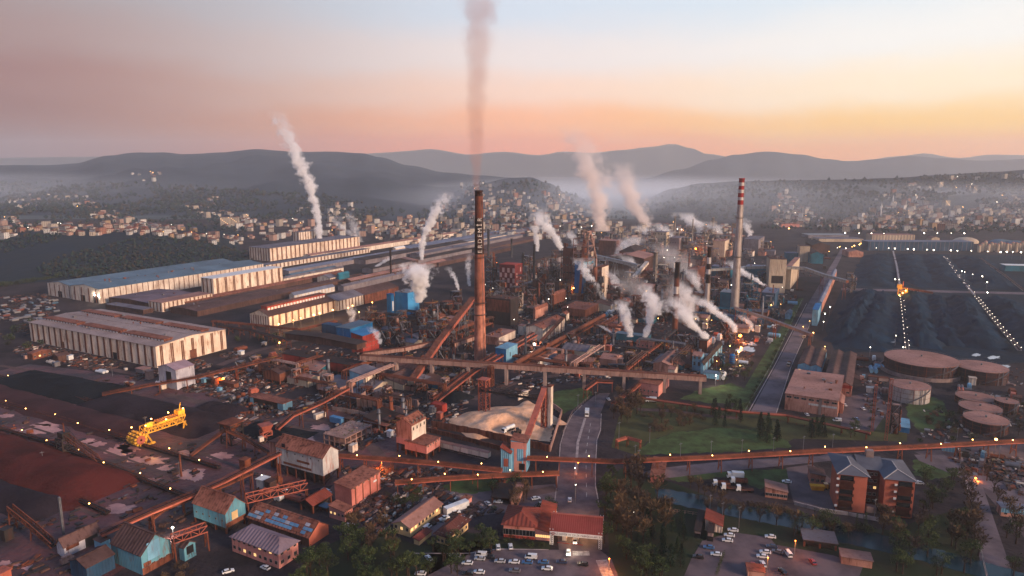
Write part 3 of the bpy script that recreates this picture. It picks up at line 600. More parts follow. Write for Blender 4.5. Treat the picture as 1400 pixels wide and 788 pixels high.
bldg('open_canopy', 'dark red roofed open shelter left of the orange brick warehouse', (428, 692, 703), 410, 454, m_steel, 'gx', r_tile, 2, legs=.85)
bldg('open_canopy', 'little blue roofed shelter in front of the dark red shelter', (447, 695, 701), 437, 454, m_steel, 'flat', r_blue, legs=.85)
bldg('workshop', 'turquoise shed with rusty gable roof on an open base, bottom left', (195.5, 760, 787), 154.5, 235, m_cyan, 'gy', r_brown, 5.5, ov=.4, bands=(('R', 0, 1, 0, .34, m_rustw), ('R', .05, .3, .36, .56, m_rustw)), doors=(('R', .42, 4.5, 5, 7, m_sky),), winR=(4, 1, 1.6, 2.2, 1, 0), lit=0)
bldg('workshop', 'turquoise shed with rusty gable roof on legs, left of the patched roof', (310, 702.5, 730.5), 266, 337, m_cyan, 'gy', r_rust, 5, legs=.28, ov=.4, bands=(('R', 0, 1, .28, .5, m_rustw), ('R', .3, .6, .52, .9, m_yell)), winL=(5, 1, .9, .9, 5, 0), lit=0)
bldg('workshop', 'lilac walled shed with brown hipped roof at the lower left', (89, 748, 763), 79, 138, m_lilac, 'gx', r_brown, 2.6, ov=.5, doors=(('R', .75, 0, 5, 4.5, m_blk),), bands=(('R', .05, .4, .55, .85, m_rustw),))
bldg('workshop', 'bluish link hut between lilac shed and turquoise shed', (140, 742, 757), 130, 152, m_sky, 'flat', r_brown, doors=(('R', .4, 0, 1.5, 2.5, m_blk),))
bldg('workshop', 'dark blue shed cut by the bottom edge of the photo', (120, 777, 797), 97.5, 158, m_navy, 'gx', r_brown, 2)
bldg('pump_house', 'tiny turquoise gabled pump house with a dark opening', (253, 750, 768), 246, 268.5, m_cyan, 'gy', r_brown, 1.6, doors=(('R', .5, 2.2, 3, 3.2, m_blk),))  # black panel on the gable paints the dark inside of the opening
tP = bldg('workshop', 'long shed with patched blue and rust roof and orange end wall', (423, 735, 748), 339, 449.5, m_brown, 'gy', r_rust, 4, wallR=m_orng, ov=.5)
L1, L2, hh = tP['dims']
rp2 = random.Random(3); sl_ = MB().box(-L1 / 2 * .24, -L2 / 28 * .93, 0, L1 / 2 * .24, L2 / 28 * .93, .1)
pm = {k: sl_.mesh('roof_panel', m_) for k, m_ in (('b', mat('blue_roof_sheet', '5d86a6', '4a7090', sc=.1, corr=1)), ('w', mat('pale_roof_sheet', '9a9aa4', '868690', sc=.1, corr=1)), ('r', r_rust), ('d', r_brown))}
pat = ('bbwrbbbbbbrrbr', 'rwbrrbbbwbbrbb', 'rrrbrwrbrrrrwr', 'rrrrrdrrrrdrrr')
for j in range(4):                         # four courses from eave to ridge on the near slope
    for i in range(14):
        u = -L1 / 2 + L1 / 2 * (j + .5) / 4; me = pm[pat[j][13 - i]]
        o = link('roof_panel', me, tP, (u, -L2 / 2 + L2 * (i + .5) / 14, hh + 4 * (j + .5) / 4 + .34 + rp2.uniform(0, .04))); o.rotation_euler = (0, -math.atan(4 / (L1 / 2)), 0); o.scale = (.5, 1, 1)
bldg('brick_house', 'salmon house with mauve hipped roof and lit windows, lower left', (382, 757, 778), 318, 408.5, m_salmon, 'hip', mat('mauve_tile_roof', '7c6870', '64525a', sc=.08, corr=.8), 3.2, ov=.7, winL=(9, 2, 1.5, 1.5, 1.4, 3.6), winR=(3, 2, 1.5, 1.5, 1.4, 3.6), lit=.25)
bldg('office_house', 'long pale house with pink roof beside the bare trees', (561, 722, 735), 538, 604, m_yell, 'gx', r_pink, 1.8, ov=.6, winL=(3, 1, 1.4, 1.5, 2.2, 0), winR=(9, 1, 1.4, 1.5, 2.2, 0))
bldg('office_house', 'square yellow house with dark brown hipped roof', (613, 734, 747), 597, 640, m_yell, 'hip', r_dtile, 2.8, ov=1.1, winL=(3, 2, 1.2, 1.3, .9, 2.9), winR=(5, 2, 1.2, 1.3, .9, 2.9), lit=.15)
bldg('small_hut', 'tiny red roofed annex left of the yellow house', (573, 740, 746), 566, 590, m_yell, 'mono', r_tile, .8)
bldg('small_hut', 'small orange roofed hut behind the white container', (634, 688, 695), 626, 645, m_salmon, 'flat', r_rust)
bldg('carport', 'long dark carport beside the small brown house', (699, 682, 690), 672, 706, m_steel, 'flat', r_dark, legs=.85, ang=radians(80))
bldg('small_hut', 'small brown house right of the dark carport', (708, 684, 694), 699, 716, m_pinkw, 'flat', r_pink, ang=radians(80), doors=(('L', .3, 0, 1.2, 2.1, m_blk),))
bldg('office_house', 'red gatehouse office with hipped tile roof left of the entrance', (731, 720, 738.5), 688.5, 734, m_salmon, 'hip', r_tile, 3, ang=radians(80), L1=15, ov=1, winL=(9, 1, 1.8, 2.6, 1.4, 0), lit=.12, bands=(('L', 0, 1, .02, .2, m_redw),))
bldg('office_house', 'low red roofed link between the gatehouse office and the entrance canopy', (752, 729, 740), 732, 755, m_salmon, 'mono', r_tile, 1.5, ang=radians(80), L1=24, winL=(4, 1, 1.6, 1.4, 1.2, 0), lit=.4)
bldg('conveyor_house', 'blue house with red top band where the conveyor meets the pipe bridge', (720, 606, 646), 698.4, 722, m_sky, 'mono', r_rust, 1, ang=radians(78), L1=9, bands=(('L', 0, 1, .78, 1, m_salmon), ('L', .62, .8, 0, .78, m_salmon), ('L', .05, .2, 0, .78, m_salmon), ('L', .3, .62, 0, .36, m_pinkw)), doors=(('L', .3, 1, 3, 3.5, m_blk),))
bldg('conveyor_house', 'lower blue lean-to with red roof left of the blue conveyor house', (698, 621, 648), 684.8, 699, m_sky, 'mono', r_tile, 3, ang=radians(78), L1=8, bands=(('L', .25, .7, .35, .75, m_orng),))
# ---------------------------------------------------------------- middle of the works
bldg('slurry_house', 'pink roofed low block at the right foot of the brick chimney', (682, 462, 472.5), 661.5, 705, m_pinkw, 'flat', r_pink, vents=12, wallR=m_cream2)
bldg('slurry_house', 'narrow cream block right of the pink roofed block', (715, 446, 459), 708.5, 719.5, m_cream2, 'flat', r_pink)
bldg('slurry_house', 'brown roofed hall with cream ends among the pipe bridges', (742, 450, 467.5), 719, 772, m_cream2, 'gx', r_rust, 2.5, vents=2, strR=3, stw=.2, strm=m_grey)
bldg('slurry_house', 'small brown roofed shed above the pink blocks', (732, 424, 436.5), 729, 749, m_pinkw, 'gx', r_rust, 2)
bldg('slurry_house', 'rust coloured trestle house with orange lit roof', (757, 404, 424), 750, 774, m_rustw, 'gx', r_rust, 1.5, legs=.35)
bldg('slurry_house', 'low rust coloured pump hall left of the tall blue furnace block', (800, 424, 438), 768, 818, m_rustw, 'flat', r_rust, legs=.3, vents=4)
bldg('slurry_house', 'cream gabled hut on the pump hall', (773, 430, 440), 766, 778, m_cream2, 'gx', r_rust, 1.5)
bldg('substation', 'bright blue twin box house beneath the pipe bridge', (692, 478, 504.5), 677.5, 707.5, m_blue, 'flat', m_sky, wallR=m_sky, doors=(('R', .35, 8, 1, 3.4, m_blk), ('L', .4, 8, 1, 3.4, m_blk)))
bldg('low_shed', 'low brown roofed shed right of the blue twin box house', (785, 496, 504), 756, 797.5, m_pinkw, 'mono', r_rust, 1)
bldg('valve_house', 'salmon flat block on the right end of the long conveyor bridge', (900, 527, 543), 873, 914.5, m_salmon, 'flat', r_rust, winL=(5, 1, 1, 1.2, 2.5, 0), lit=0)
bldg('valve_house', 'salmon box between the white steam and the blue sheds', (893, 468.5, 479.5), 870, 897.5, m_salmon, 'flat', r_pink, winL=(4, 1, 1.2, 1.4, 2.5, 0), lit=0)
bldg('low_shed', 'long blue shed under two white steam plumes', (886, 461, 470.5), 842, 890, m_teal, 'flat', r_blue)
bldg('low_shed', 'dusty pink roofed shed above the long conveyor bridge', (915, 500, 510), 893, 933, m_pinkw, 'gx', r_pink, 2)
bldg('low_shed', 'cream gabled hut beside the dusty pink roofed shed', (922, 506, 518), 913, 926, m_cream2, 'gy', r_pink, 1.5)
bldg('valve_house', 'blue grey house with dark roof left of the blue silo', (961, 499, 512), 959, 987, m_sky, 'gx', r_dark, 2, strR=6, stw=.15)
bldg('valve_house', 'narrow pale tower with dark windows left of the blue grey house', (958, 488, 508), 946, 962, m_sky, 'gy', r_pink, 2, winL=(2, 2, 1.6, 3, 4, 5), lit=0)
bldg('quench_tower', 'brown box tower with white steam pouring from the top', (966, 466.5, 488.5), 955, 972.5, m_rustw, 'flat', m_steel, wallR=m_pinkw)
bldg('conveyor_house', 'blue box house at the right end of the long conveyor bridge', (982, 512.5, 521), 961.5, 985, m_sky, 'flat', r_blue, legs=.2)
bldg('coal_tower', 'teal tower at the foot of the red and white chimney', (1000.5, 401, 432), 983, 1006, m_teal, 'flat', m_gst, legs=.0, vents=3)
bldg('power_house', 'tall beige boiler house right of the red and white chimney', (1072.5, 355, 402), 1050, 1076, m_beige, 'flat', m_brown, vents=6, ang=radians(78), L1=26, bands=(('L', .15, .85, .3, .52, m_steel),))
bldg('power_house', 'lower beige hall with pale side wall beside the boiler house', (1080, 364.5, 396), 1073, 1091.5, m_beige, 'flat', r_pink)
bldg('power_house', 'square beige tower behind the pale curved conveyor', (1106, 337, 358.5), 1092.5, 1107.5, m_beige, 'flat', m_brown, ang=radians(78), L1=20)
bldg('low_shed', 'teal shed left of the square beige tower', (1092, 346.5, 357), 1074, 1094, m_teal, 'flat', r_slate, ang=radians(78))
bldg('low_shed', 'teal shed right of the square beige tower', (1125, 348, 361), 1107.5, 1134, m_teal, 'gx', r_brown, 4, ang=radians(78), L1=40)
bldg('power_house', 'brown vaulted hall right of the beige tower', (1134, 336, 346), 1110, 1139, m_brown, 'gx', r_dark, 5, ang=radians(78), L1=60)
bldg('coal_gallery_house', 'blue roofed long gallery on the right edge of the straight road', (1122.5, 414, 431), 1116.5, 1143, m_sky, 'gx', r_slate, 1.5, wallR=m_pinkw, legs=.2, winR=(6, 1, 1.6, 1.6, 8, 0), lit=.3)  # orange light on the long side is put into its pink wall colour
bldg('coal_gallery_house', 'blue cabin tower at the near end of the long gallery', (1117, 424, 446), 1109.5, 1121, m_sky, 'flat', m_blue)
bldg('pump_block', 'pale teal pump block right of the flame', (1058, 401.5, 425), 1040, 1064, m_navy, 'flat', r_slate, vents=3)
bldg('low_shed', 'small light blue gabled hut by the long thin conveyor', (1080, 430, 437), 1073, 1083, m_sky, 'gx', r_blue, 1.5)
# ---------------------------------------------------------------- right hand side
bldg('warehouse', 'pink flat roofed works hall beside the straight road', (1144.5, 548.5, 571), 1072.5, 1150, m_pinkw, 'flat', r_pink, L1=58, ov=.5, vents=7, winL=(7, 1, 3, 1.2, 8, 0), bands=(('L', .02, .55, .5, .62, m_white), ('L', .3, .36, 0, 1, m_conc)), lit=.1)
for i, (ex, xl_, txt) in enumerate(((1163.5, 1144.5, 'right'), (1144.2, 1125, 'left'))):
    bldg('warehouse', f'grey gabled warehouse bay with red front, {txt} one of the pair', (ex, 528 - i * 3, 543 - i * 3), xl_, 1170, m_pinkw, 'gx', r_brown, 1.8, L1=88, bands=(('L', 0, 1, .72, 1, m_redw),), winL=(2, 1, 2, 1.2, 2, 0), ov=.3)
for i, (ex, xl_, txt) in enumerate(((1122, 1107, 'right'), (1106.5, 1090, 'left'))):
    bldg('warehouse', f'grey gabled warehouse bay with light blue front, {txt} one of the pair', (ex, 503 - i * 2.5, 514.5 - i * 2.5), xl_, 1170, m_sky, 'gx', r_brown, 1.8, L1=55, winL=(3, 1, 1.6, 1.2, 2, 0), ov=.3)
bldg('small_hut', 'pink gable end hut at the right corner of the pink works hall', (1152, 553, 566), 1143, 1154, m_pinkw, 'gx', r_pink, 1)
bldg('small_hut', 'red roofed pale cottage beside the white cars in the car park', (987, 720.5, 729.5), 963.5, 992, m_cream2, 'mono', r_tile, 2.4, ang=radians(70), L1=9)
bldg('garage', 'small pale garage with black roof left of the cottage', (957, 727, 737), 949.5, 962, m_conc, 'flat', r_dark, ang=radians(70), doors=(('L', .5, 0, 2.4, 2.2, m_glass),))
bldg('garage', 'small pale garage with black roof in front of the cottage', (974, 729, 741), 967.5, 980, m_conc, 'flat', r_dark, ang=radians(70), doors=(('L', .5, 0, 2.4, 2.2, m_glass),))
bldg('low_shed', 'long brown roofed shed on the canal bank', (1076, 674, 684), 1046, 1079, m_pinkw, 'mono', r_pink, 1.4, L1=8, ang=radians(72), winL=(6, 1, 1.5, 1.4, 1, 0))
bldg('low_shed', 'brown roofed hut beside the yellow skip', (1128, 652, 663), 1107, 1130, m_pinkw, 'mono', r_brown, 1, L1=8, ang=radians(74), winL=(3, 1, 1.5, 1.5, 1, 0))
bldg('small_hut', 'red brick hut between trees at the head of the canal', (907, 653, 662), 889, 911, m_brick, 'flat', r_rust, ang=radians(74))
bldg('low_shed', 'grey roofed open shed among the dark trees, bottom right', (1144, 744, 754), 1098, 1148, m_steel, 'flat', r_grey, ang=radians(74), L1=9, legs=.7)
bldg('small_hut', 'pinkish roofed hut at the bottom right car park', (1192, 768, 778), 1150, 1197, m_pinkw, 'flat', r_pink, ang=radians(72), L1=6)
bldg('small_hut', 'red roofed kiosk at the bottom edge of the car park', (1045, 783, 792), 1022, 1050, m_pinkw, 'flat', r_rust, ang=radians(78), L1=5)
bldg('low_shed', 'blue topped cabins at the right edge beyond the park road', (1420, 700, 712), 1368, 1425, m_pinkw, 'flat', r_slate, ang=radians(74), L1=5, bands=(('L', 0, 1, .45, 1, m_sky),), winL=(4, 1, 1.2, 1, 1, 0))
bldg('low_shed', 'blue shed with white roof at the far right edge of the coal yard', (1420, 364, 372), 1374, 1430, m_teal, 'flat', m_wht, ang=radians(80))
bldg('harbour_shed', 'very long blue grey shed along the far edge of the coal yard', (1330, 331, 343.5), 1186, 1333, m_navy, 'flat', r_slate, ang=radians(88), L1=25, strL=24, stw=.1, strm=m_grey)
bldg('harbour_shed', 'row of beige blocks behind the very long blue grey shed', (1250, 321.5, 331), 1192, 1252, m_beige, 'flat', r_pink, ang=radians(88), L1=25, strL=14, stw=.3, strm=m_grey)
bldg('harbour_shed', 'pale house right of the row of beige blocks', (1284, 326, 334), 1273, 1285, m_beige, 'gx', r_pink, 3, ang=radians(88), L1=20)
bldg('harbour_shed', 'brown harbour shed at the far left of the coal yard', (1180, 345, 352), 1160, 1183, m_pinkw, 'gx', r_pink, 3, ang=radians(84), L1=30)
bldg('harbour_shed', 'long brick red shed in front of the far town', (1093, 307, 311), 1068, 1094, m_salmon, 'gx', r_tile, 2, ang=radians(88), L1=20)
bldg('harbour_shed', 'grey shed beyond the square beige tower', (1160, 322, 326), 1105, 1162, m_grey, 'flat', m_gst, ang=radians(88), L1=40)
bldg('harbour_shed', 'pale shed at the far end of the straight road', (1180, 327, 331), 1120, 1182, m_beige, 'flat', r_grey, ang=radians(88), L1=40)
# ---------------------------------------------------------------- chimneys
m_cbrick = mat('chimney_brick', 'b87648', '8c5434', sc=.12, rust='4a2416', ramt=.45, rough=.9)
m_cblack = mat('chimney_black_band', '1d1817', '2a1e18', sc=.2, rust='5a2e1a', ramt=.5)
m_ctop = mat('chimney_sooty_brick', '74402e', '522c22', sc=.12, rust='2a1612', ramt=.4)
m_red = mat('red_band_paint', '9c2a22', '84241e', sc=.1); m_cwht = mat('white_band_paint', 'c9bdb4', 'aa9f98', sc=.1, rust='7a6a60', ramt=.4)
m_cgrey = mat('pale_concrete_shaft', 'b3a398', '978a82', sc=.06, rust='6c5c54', ramt=.45)
def text_obj(name, body, size, mtl, parent, loc, rot, depth=.03):
    cu = bpy.data.curves.new(name, 'FONT'); cu.body = body; cu.size = size; cu.extrude = depth; cu.align_x = 'CENTER'; cu.align_y = 'CENTER'
    tmp = bpy.data.objects.new(name, cu); col.objects.link(tmp); dg = bpy.context.evaluated_depsgraph_get(); me = bpy.data.meshes.new_from_object(tmp.evaluated_get(dg))
    bpy.data.objects.remove(tmp); me.materials.clear(); me.materials.append(mtl)
    o = link(name, me, parent, loc); o.rotation_euler = rot; return o
def ringwalk(t, r, z, m=None):
    q = MB().lathe([(r, z), (r + 1.1, z), (r + 1.1, z + .25), (r, z + .25)], 18)
    for zz in (.7, 1.2): q.lathe([(r + 1.05, z + zz), (r + 1.12, z + zz), (r + 1.12, z + zz + .07), (r + 1.05, z + zz + .07), (r + 1.05, z + zz)], 18)
    for i in range(9): a = 2 * pi * i / 9; q.rod(((r + 1.08) * cos(a), (r + 1.08) * sin(a), z), ((r + 1.08) * cos(a), (r + 1.08) * sin(a), z + 1.2), .08)
    return q.build('ring_walkway', m or m_steel, t)
def ladder(t, r0, r1, h, a=-.9):
    q = MB()
    for s in (-.3, .3): q.rod((r0 * cos(a) * 1.02 + s * -sin(a), r0 * sin(a) * 1.02 + s * cos(a), 1), (r1 * cos(a) * 1.03 + s * -sin(a), r1 * sin(a) * 1.03 + s * cos(a), h), .12)
    for i in range(int(h / 1.5)):
        k = (i * 1.5 + 1) / h; r = (r0 + (r1 - r0) * k) * 1.025; q.rod((r * cos(a) + .3 * sin(a), r * sin(a) - .3 * cos(a), i * 1.5 + 1), (r * cos(a) - .3 * sin(a), r * sin(a) + .3 * cos(a), i * 1.5 + 1), .1)
    return q.build('ladder', m_gst, t)
def chimney(name, label, x, yb, yt, w0, w1, bands, rings=(), n=28, lad=True):
    """bands: [(height fraction, material)] from the foot upwards; w0, w1 widths in photograph pixels"""
    A = P(x, yb); h = hgt(A, yt); pw = A.length / F; r0, r1 = w0 * pw / 2, w1 * pw / 2
    t = thing(name, label, 'chimney', A)
    z = 0.0
    for i, (f, m) in enumerate(bands):
        ra, rb_ = r0 + (r1 - r0) * z, r0 + (r1 - r0) * f; last = i == len(bands) - 1
        pr = [(ra, z * h), (rb_, f * h)]
        if last: pr += [(rb_ + .35, f * h), (rb_ + .35, f * h - 1.6 + 2.4), (rb_ - .6, f * h + .8), (rb_ - .9, f * h - 6)]
        MB().lathe(pr, n).build('shaft_section', m, t, True).data.polygons.foreach_set('use_smooth', [True] * n + [False] * (n * (len(pr) - 2)))
        z = f
    for f in rings: ringwalk(t, r0 + (r1 - r0) * f, f * h)
    if lad: ladder(t, r0, r1, h)
    t['dims'] = (r0, r1, h); return t
def fr(yb, yt, y): return (yb - y) / (yb - yt)
tc_ = chimney('brick_chimney', 'tall tapering orange brick chimney with vertical lettering, centre of the works', 656.5, 492, 262, 17, 10.5, [(fr(492, 262, 415), m_cbrick), (fr(492, 262, 345), mat('chimney_dark_brick', '9a5c3a', '6c402c', sc=.12, rust='452619', ramt=.45, rough=.9)), (fr(492, 262, 297), m_cblack), (fr(492, 262, 268), m_ctop), (1, m_cblack)], [fr(492, 262, 428), fr(492, 262, 412), fr(492, 262, 350)])
r0, r1, h = tc_['dims']
for i, ch in enumerate('ERDEMİR'):         # letters stand on their sides, read upwards, bent round the shaft's lit front
    f = .655 + .185 * i / 6; r = (r0 + (r1 - r0) * f) + .03; a = radians(-76)
    text_obj('letter', ch, 4.6, m_cwht, tc_, (r * cos(a), r * sin(a), f * h), (pi / 2, -pi / 2, a + pi / 2), .05)
chimney('striped_chimney', 'tall pale chimney with red and white bands at its top', 1003.5, 432, 245, 11, 7,
        [(fr(432, 245, 279), m_cgrey), (fr(432, 245, 273), m_red), (fr(432, 245, 269), m_cwht), (fr(432, 245, 263.5), m_red), (fr(432, 245, 259), m_cwht), (fr(432, 245, 254), m_red), (fr(432, 245, 249.5), m_cwht), (1, m_red)], [fr(432, 245, 297), fr(432, 245, 350)])
chimney('banded_chimney', 'black topped chimney with one white band above the white steam', 922.5, 452, 360, 8.4, 6.4, [(.40, m_ctop), (.55, m_ctop), (.66, m_cwht), (.78, m_ctop), (1, m_cblack)], [.5])
chimney('banded_chimney', 'black topped chimney with two white bands left of the red and white chimney', 965.5, 434, 339.5, 7.4, 5, [(.5, m_cgrey), (.63, m_cblack), (.70, m_cwht), (.78, m_cblack), (.87, m_cwht), (1, m_cblack)], [.62])
chimney('steel_chimney', 'slim black chimney standing among the mill roofs', 534.8, 379, 340, 2.8, 2.6, [(1, m_cblack)], [.98, .75, .5, .25], 14)
m_stk = mat('dark_grey_stack', '4a4a4e', '3a3a3e', sc=.2, rust='3a2a26', ramt=.4)
for x, yb, yt, w0, txt in ((730, 400, 335, 3.6, 'thicker dark stack left of the blast furnace'), (715, 400, 346, 3.4, 'dark stack next to the thicker one above the chequered house'), (668, 356, 314, 3.6, 'hazy grey stack just right of the brick chimney top'), (699.5, 352, 327, 2.6, 'hazy short stack between brick chimney and furnace'),
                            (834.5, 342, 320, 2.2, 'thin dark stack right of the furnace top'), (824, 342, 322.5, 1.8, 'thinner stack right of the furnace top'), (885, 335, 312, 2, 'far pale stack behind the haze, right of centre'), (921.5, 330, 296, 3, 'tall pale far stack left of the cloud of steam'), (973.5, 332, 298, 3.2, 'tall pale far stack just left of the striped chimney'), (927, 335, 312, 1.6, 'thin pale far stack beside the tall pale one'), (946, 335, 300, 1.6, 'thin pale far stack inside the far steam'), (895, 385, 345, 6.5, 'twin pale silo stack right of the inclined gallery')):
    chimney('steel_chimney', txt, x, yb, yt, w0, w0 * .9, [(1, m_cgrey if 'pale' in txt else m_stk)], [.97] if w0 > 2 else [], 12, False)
# ---------------------------------------------------------------- conveyors and pipe bridges
def trestle(t, p, d, w_, m, kind='A'):
    z = p.z; s = Vector((-d.y, d.x, 0)).normalized(); q = MB(); f = Vector((p.x, p.y, 0))
    if kind == 'pier':
        q.hexa([f + s * w_ * .5 + d * 1, f + s * w_ * .5 - d * 1, f - s * w_ * .5 - d * 1, f - s * w_ * .5 + d * 1] + [v + Vector((0, 0, z)) for v in (f + s * w_ * .5 + d * 1, f + s * w_ * .5 - d * 1, f - s * w_ * .5 - d * 1, f - s * w_ * .5 + d * 1)])
    elif kind == 'A4':
        b = z * .22 + 1
        for i in (-1, 1):
            for j in (-1, 1): q.rod(f + s * i * w_ * .8 + d * j * b, p + s * i * w_ * .4, .5)
        for k in (.33, .66): q.rod((f + s * w_ * .7 + d * b).lerp(p, k), (f - s * w_ * .7 + d * b).lerp(p, k), .3); q.rod((f + s * w_ * .7 - d * b).lerp(p, k), (f + s * w_ * .7 + d * b).lerp(p, k), .3)
    else:
        for i in (-1, 1): q.rod(f + s * i * w_ * .65, p + s * i * w_ * .4, .4)
        q.rod(f + s * w_ * .6 + Vector((0, 0, z * .5)), f - s * w_ * .6 + Vector((0, 0, z * .5)), .25)
        q.rod(f + s * w_ * .65, f - s * w_ * .5 + Vector((0, 0, z * .95)), .2); q.rod(p + s * w_ * .55, p - s * w_ * .55, .4)
    return q.build('support', m, t)
CONV = []
def conv(name, label, pts, w_=3.2, hh=2.6, style='gallery', wall=None, top=None, sup=18, sm=None, kind='A', cat='conveyor', lamps=0, lm=None, lz=1.6, pipes=0):
    q = [P(*p) for p in pts]; wall = wall or m_rst; top = top or m_rust_top; sm = sm or m_rst
    t = thing(name, label, cat, (q[0].x, q[0].y, 0)); o = q[0].copy(); o.z = 0
    q = [p - o for p in q]; body = MB(); roof = MB(); rail = MB()
    for a, b in zip(q, q[1:]):
        ln = (b - a).length; d = (b - a).normalized(); s = Vector((-d.y, d.x, 0)).normalized()
        if style == 'gallery':
            body.beam(a, b, w_, hh); roof.beam(a + Vector((0, 0, hh)), b + Vector((0, 0, hh)), w_ + .5, .25)
            n = max(1, int(ln / 5))
            for i in range(n + 1): p = a.lerp(b, i / n); rail.beam(p - d * .12, p + d * .12, w_ + .24, hh)
        elif style == 'belt':             # open belt on a deck with hand rails
            body.beam(a, b, w_, .7)
            roof.beam(a + Vector((0, 0, .7)), b + Vector((0, 0, .7)), w_ * .45, .45)
            for e in (-1, 1):
                for zz in (1.2, 1.75): rail.rod(a + s * e * w_ * .48 + Vector((0, 0, zz)), b + s * e * w_ * .48 + Vector((0, 0, zz)), .12)
                n = max(1, int(ln / 4))
                for i in range(n + 1): p = a.lerp(b, i / n) + s * e * w_ * .48; rail.rod(p + Vector((0, 0, .6)), p + Vector((0, 0, 1.75)), .1)
        elif style == 'truss':
            for e in (-1, 1):
                for zz in (0, hh): body.rod(a + s * e * w_ / 2 + Vector((0, 0, zz)), b + s * e * w_ / 2 + Vector((0, 0, zz)), .35)
                n = max(1, int(ln / max(2.5, hh)))
                for i in range(n):
                    p, r = a.lerp(b, i / n), a.lerp(b, (i + 1) / n); z0, z1 = (0, hh) if i % 2 else (hh, 0)
                    body.rod(p + s * e * w_ / 2 + Vector((0, 0, z0)), r + s * e * w_ / 2 + Vector((0, 0, z1)), .22); body.rod(p + s * e * w_ / 2, p + s * e * w_ / 2 + Vector((0, 0, hh)), .22)
            roof.beam(a, b, w_ * .8, .3); roof.beam(a + Vector((0, 0, .3)), b + Vector((0, 0, .3)), w_ * .4, .4)
        elif style == 'rack':             # pipes side by side on a steel rack
            body.beam(a + s * w_ * .45, b + s * w_ * .45, .35, .5); body.beam(a - s * w_ * .45, b - s * w_ * .45, .35, .5)
            n = max(1, int(ln / 6))
            for i in range(n + 1): p = a.lerp(b, i / n); body.rod(p - s * w_ * .5, p + s * w_ * .5, .3)
            for k in range(pipes or 3):
                u = -w_ * .36 + w_ * .72 * k / max(1, (pipes or 3) - 1); rr = (.28, .42, .2, .5)[k % 4]
                roof.cyl(a + s * u + Vector((0, 0, .4 + rr)), b + s * u + Vector((0, 0, .4 + rr)), rr, n=8)
            for e in (-1, 1): rail.rod(a + s * e * w_ * .5 + Vector((0, 0, 1.5)), b + s * e * w_ * .5 + Vector((0, 0, 1.5)), .1)
        elif style == 'pipe': body.cyl(a, b, w_ / 2, n=14)
    nm = {'gallery': ('gallery', 'roof', 'rib'), 'belt': ('deck', 'belt', 'railing'), 'truss': ('truss', 'belt', ''), 'rack': ('rack_frame', 'pipe_run', 'railing'), 'pipe': ('pipe', '', '')}[style]
    body.build(nm[0], wall, t)
    if roof.v: roof.build(nm[1], top, t)
    if rail.v: rail.build(nm[2], sm, t)
    tot = sum((b - a).length for a, b in zip(q, q[1:]))
    def along(s_):
        for a, b in zip(q, q[1:]):
            l = (b - a).length
            if s_ <= l: return a.lerp(b, s_ / l), (b - a).normalized()
            s_ -= l
        return q[-1], (q[-1] - q[-2]).normalized()
    if sup:
        n = max(1, round(tot / sup))
        for i in range(n + 1):
            p, d = along(tot * min(.985, max(.015, i / n)))
            if p.z > 2.2: d = Vector((d.x, d.y, 0)).normalized(); trestle(t, p, d, w_, sm, kind)
    if lamps:
        n = max(1, round(tot / lamps)); me = MB().rod((0, 0, 0), (0, 0, lz), .12).box(-.2, -.2, lz, .2, .2, lz + .35, 1).mesh('lamp', [m_steel, lm or l_warm])
        for i in range(n):
            p, d = along(tot * (i + .5) / n); s = Vector((-d.y, d.x, 0)).normalized(); link('lamp', me, t, p + s * w_ * .5 * (1 if i % 2 else -1) + Vector((0, 0, hh * .5 if style == 'gallery' else .6)))
    CONV.append(t); return t
m_rust_top = mat('rusty_gallery_roof', '7a4634', '5c3428', sc=.1, corr=1, rust='43241a', ramt=.5)
l_dim = glow('dim_lamp', 'fff0d8', 4); m_belt = mat('belt_rubber', '2a2224', '1f191b', sc=.3)
m_dustr = mat('dusty_gallery', 'a07c70', '7e6058', sc=.08, rust='5a3428', ramt=.45)
conv('conveyor_bridge', 'long straight conveyor bridge crossing in front of the brick chimney', [(494, 491.5, 12), (660, 502, 12), (965, 521, 9)], 4.2, 3.4, wall=m_dustr, sup=26, sm=m_conc, kind='pier')
conv('inclined_gallery', 'wide inclined gallery climbing towards the brick chimney', [(562, 527, 3), (600, 471, 15), (647, 411, 31)], 4.6, 3.2, wall=m_orst, sup=34, kind='A4', sm=m_gst)
conv('inclined_gallery', 'dusty curved gallery from the ore bunker towards the orange red block', [(497, 487, 10), (553, 480, 12), (600, 470, 14)], 3.2, 2.8, wall=m_dustr, sup=24)
conv('inclined_gallery', 'pale rail gallery branching down left of the brick chimney', [(652, 463, 12), (620, 474, 9)], 4, 3, wall=m_dustr, sup=20)
conv('pipe_bridge', 'thick rusty pipe bridge rising right from the blue twin box house', [(704, 497, 8), (765, 464, 9), (826, 431, 10)], 3.4, 2, 'pipe', wall=mat('rust_pipe', '70402f', '553024', sc=.1, rust='3f2219', ramt=.4), sup=22)
conv('pipe_bridge', 'open belt under the thick rusty pipe bridge', [(712, 500, 5), (770, 468, 6), (828, 436, 7)], 2.6, 1, 'belt', top=m_belt, sup=22)
conv('belt_conveyor', 'double orange railed conveyor passing behind the blue twin box house', [(590, 546, 4), (640, 508, 8), (690, 478, 10), (729, 456, 12)], 3.2, 2, 'belt', wall=m_orst, top=m_belt, sup=16)
conv('belt_conveyor', 'second orange railed conveyor beside the double one', [(598, 549, 4), (648, 510, 8), (697, 481, 10), (733, 459, 12)], 2.6, 2, 'belt', wall=m_orst, top=m_belt, sup=16)
conv('inclined_gallery', 'narrow dark gallery climbing from brown roofed hall to pump hall', [(739, 470, 6), (769, 437, 14)], 2, 2, wall=m_steel, sup=14)
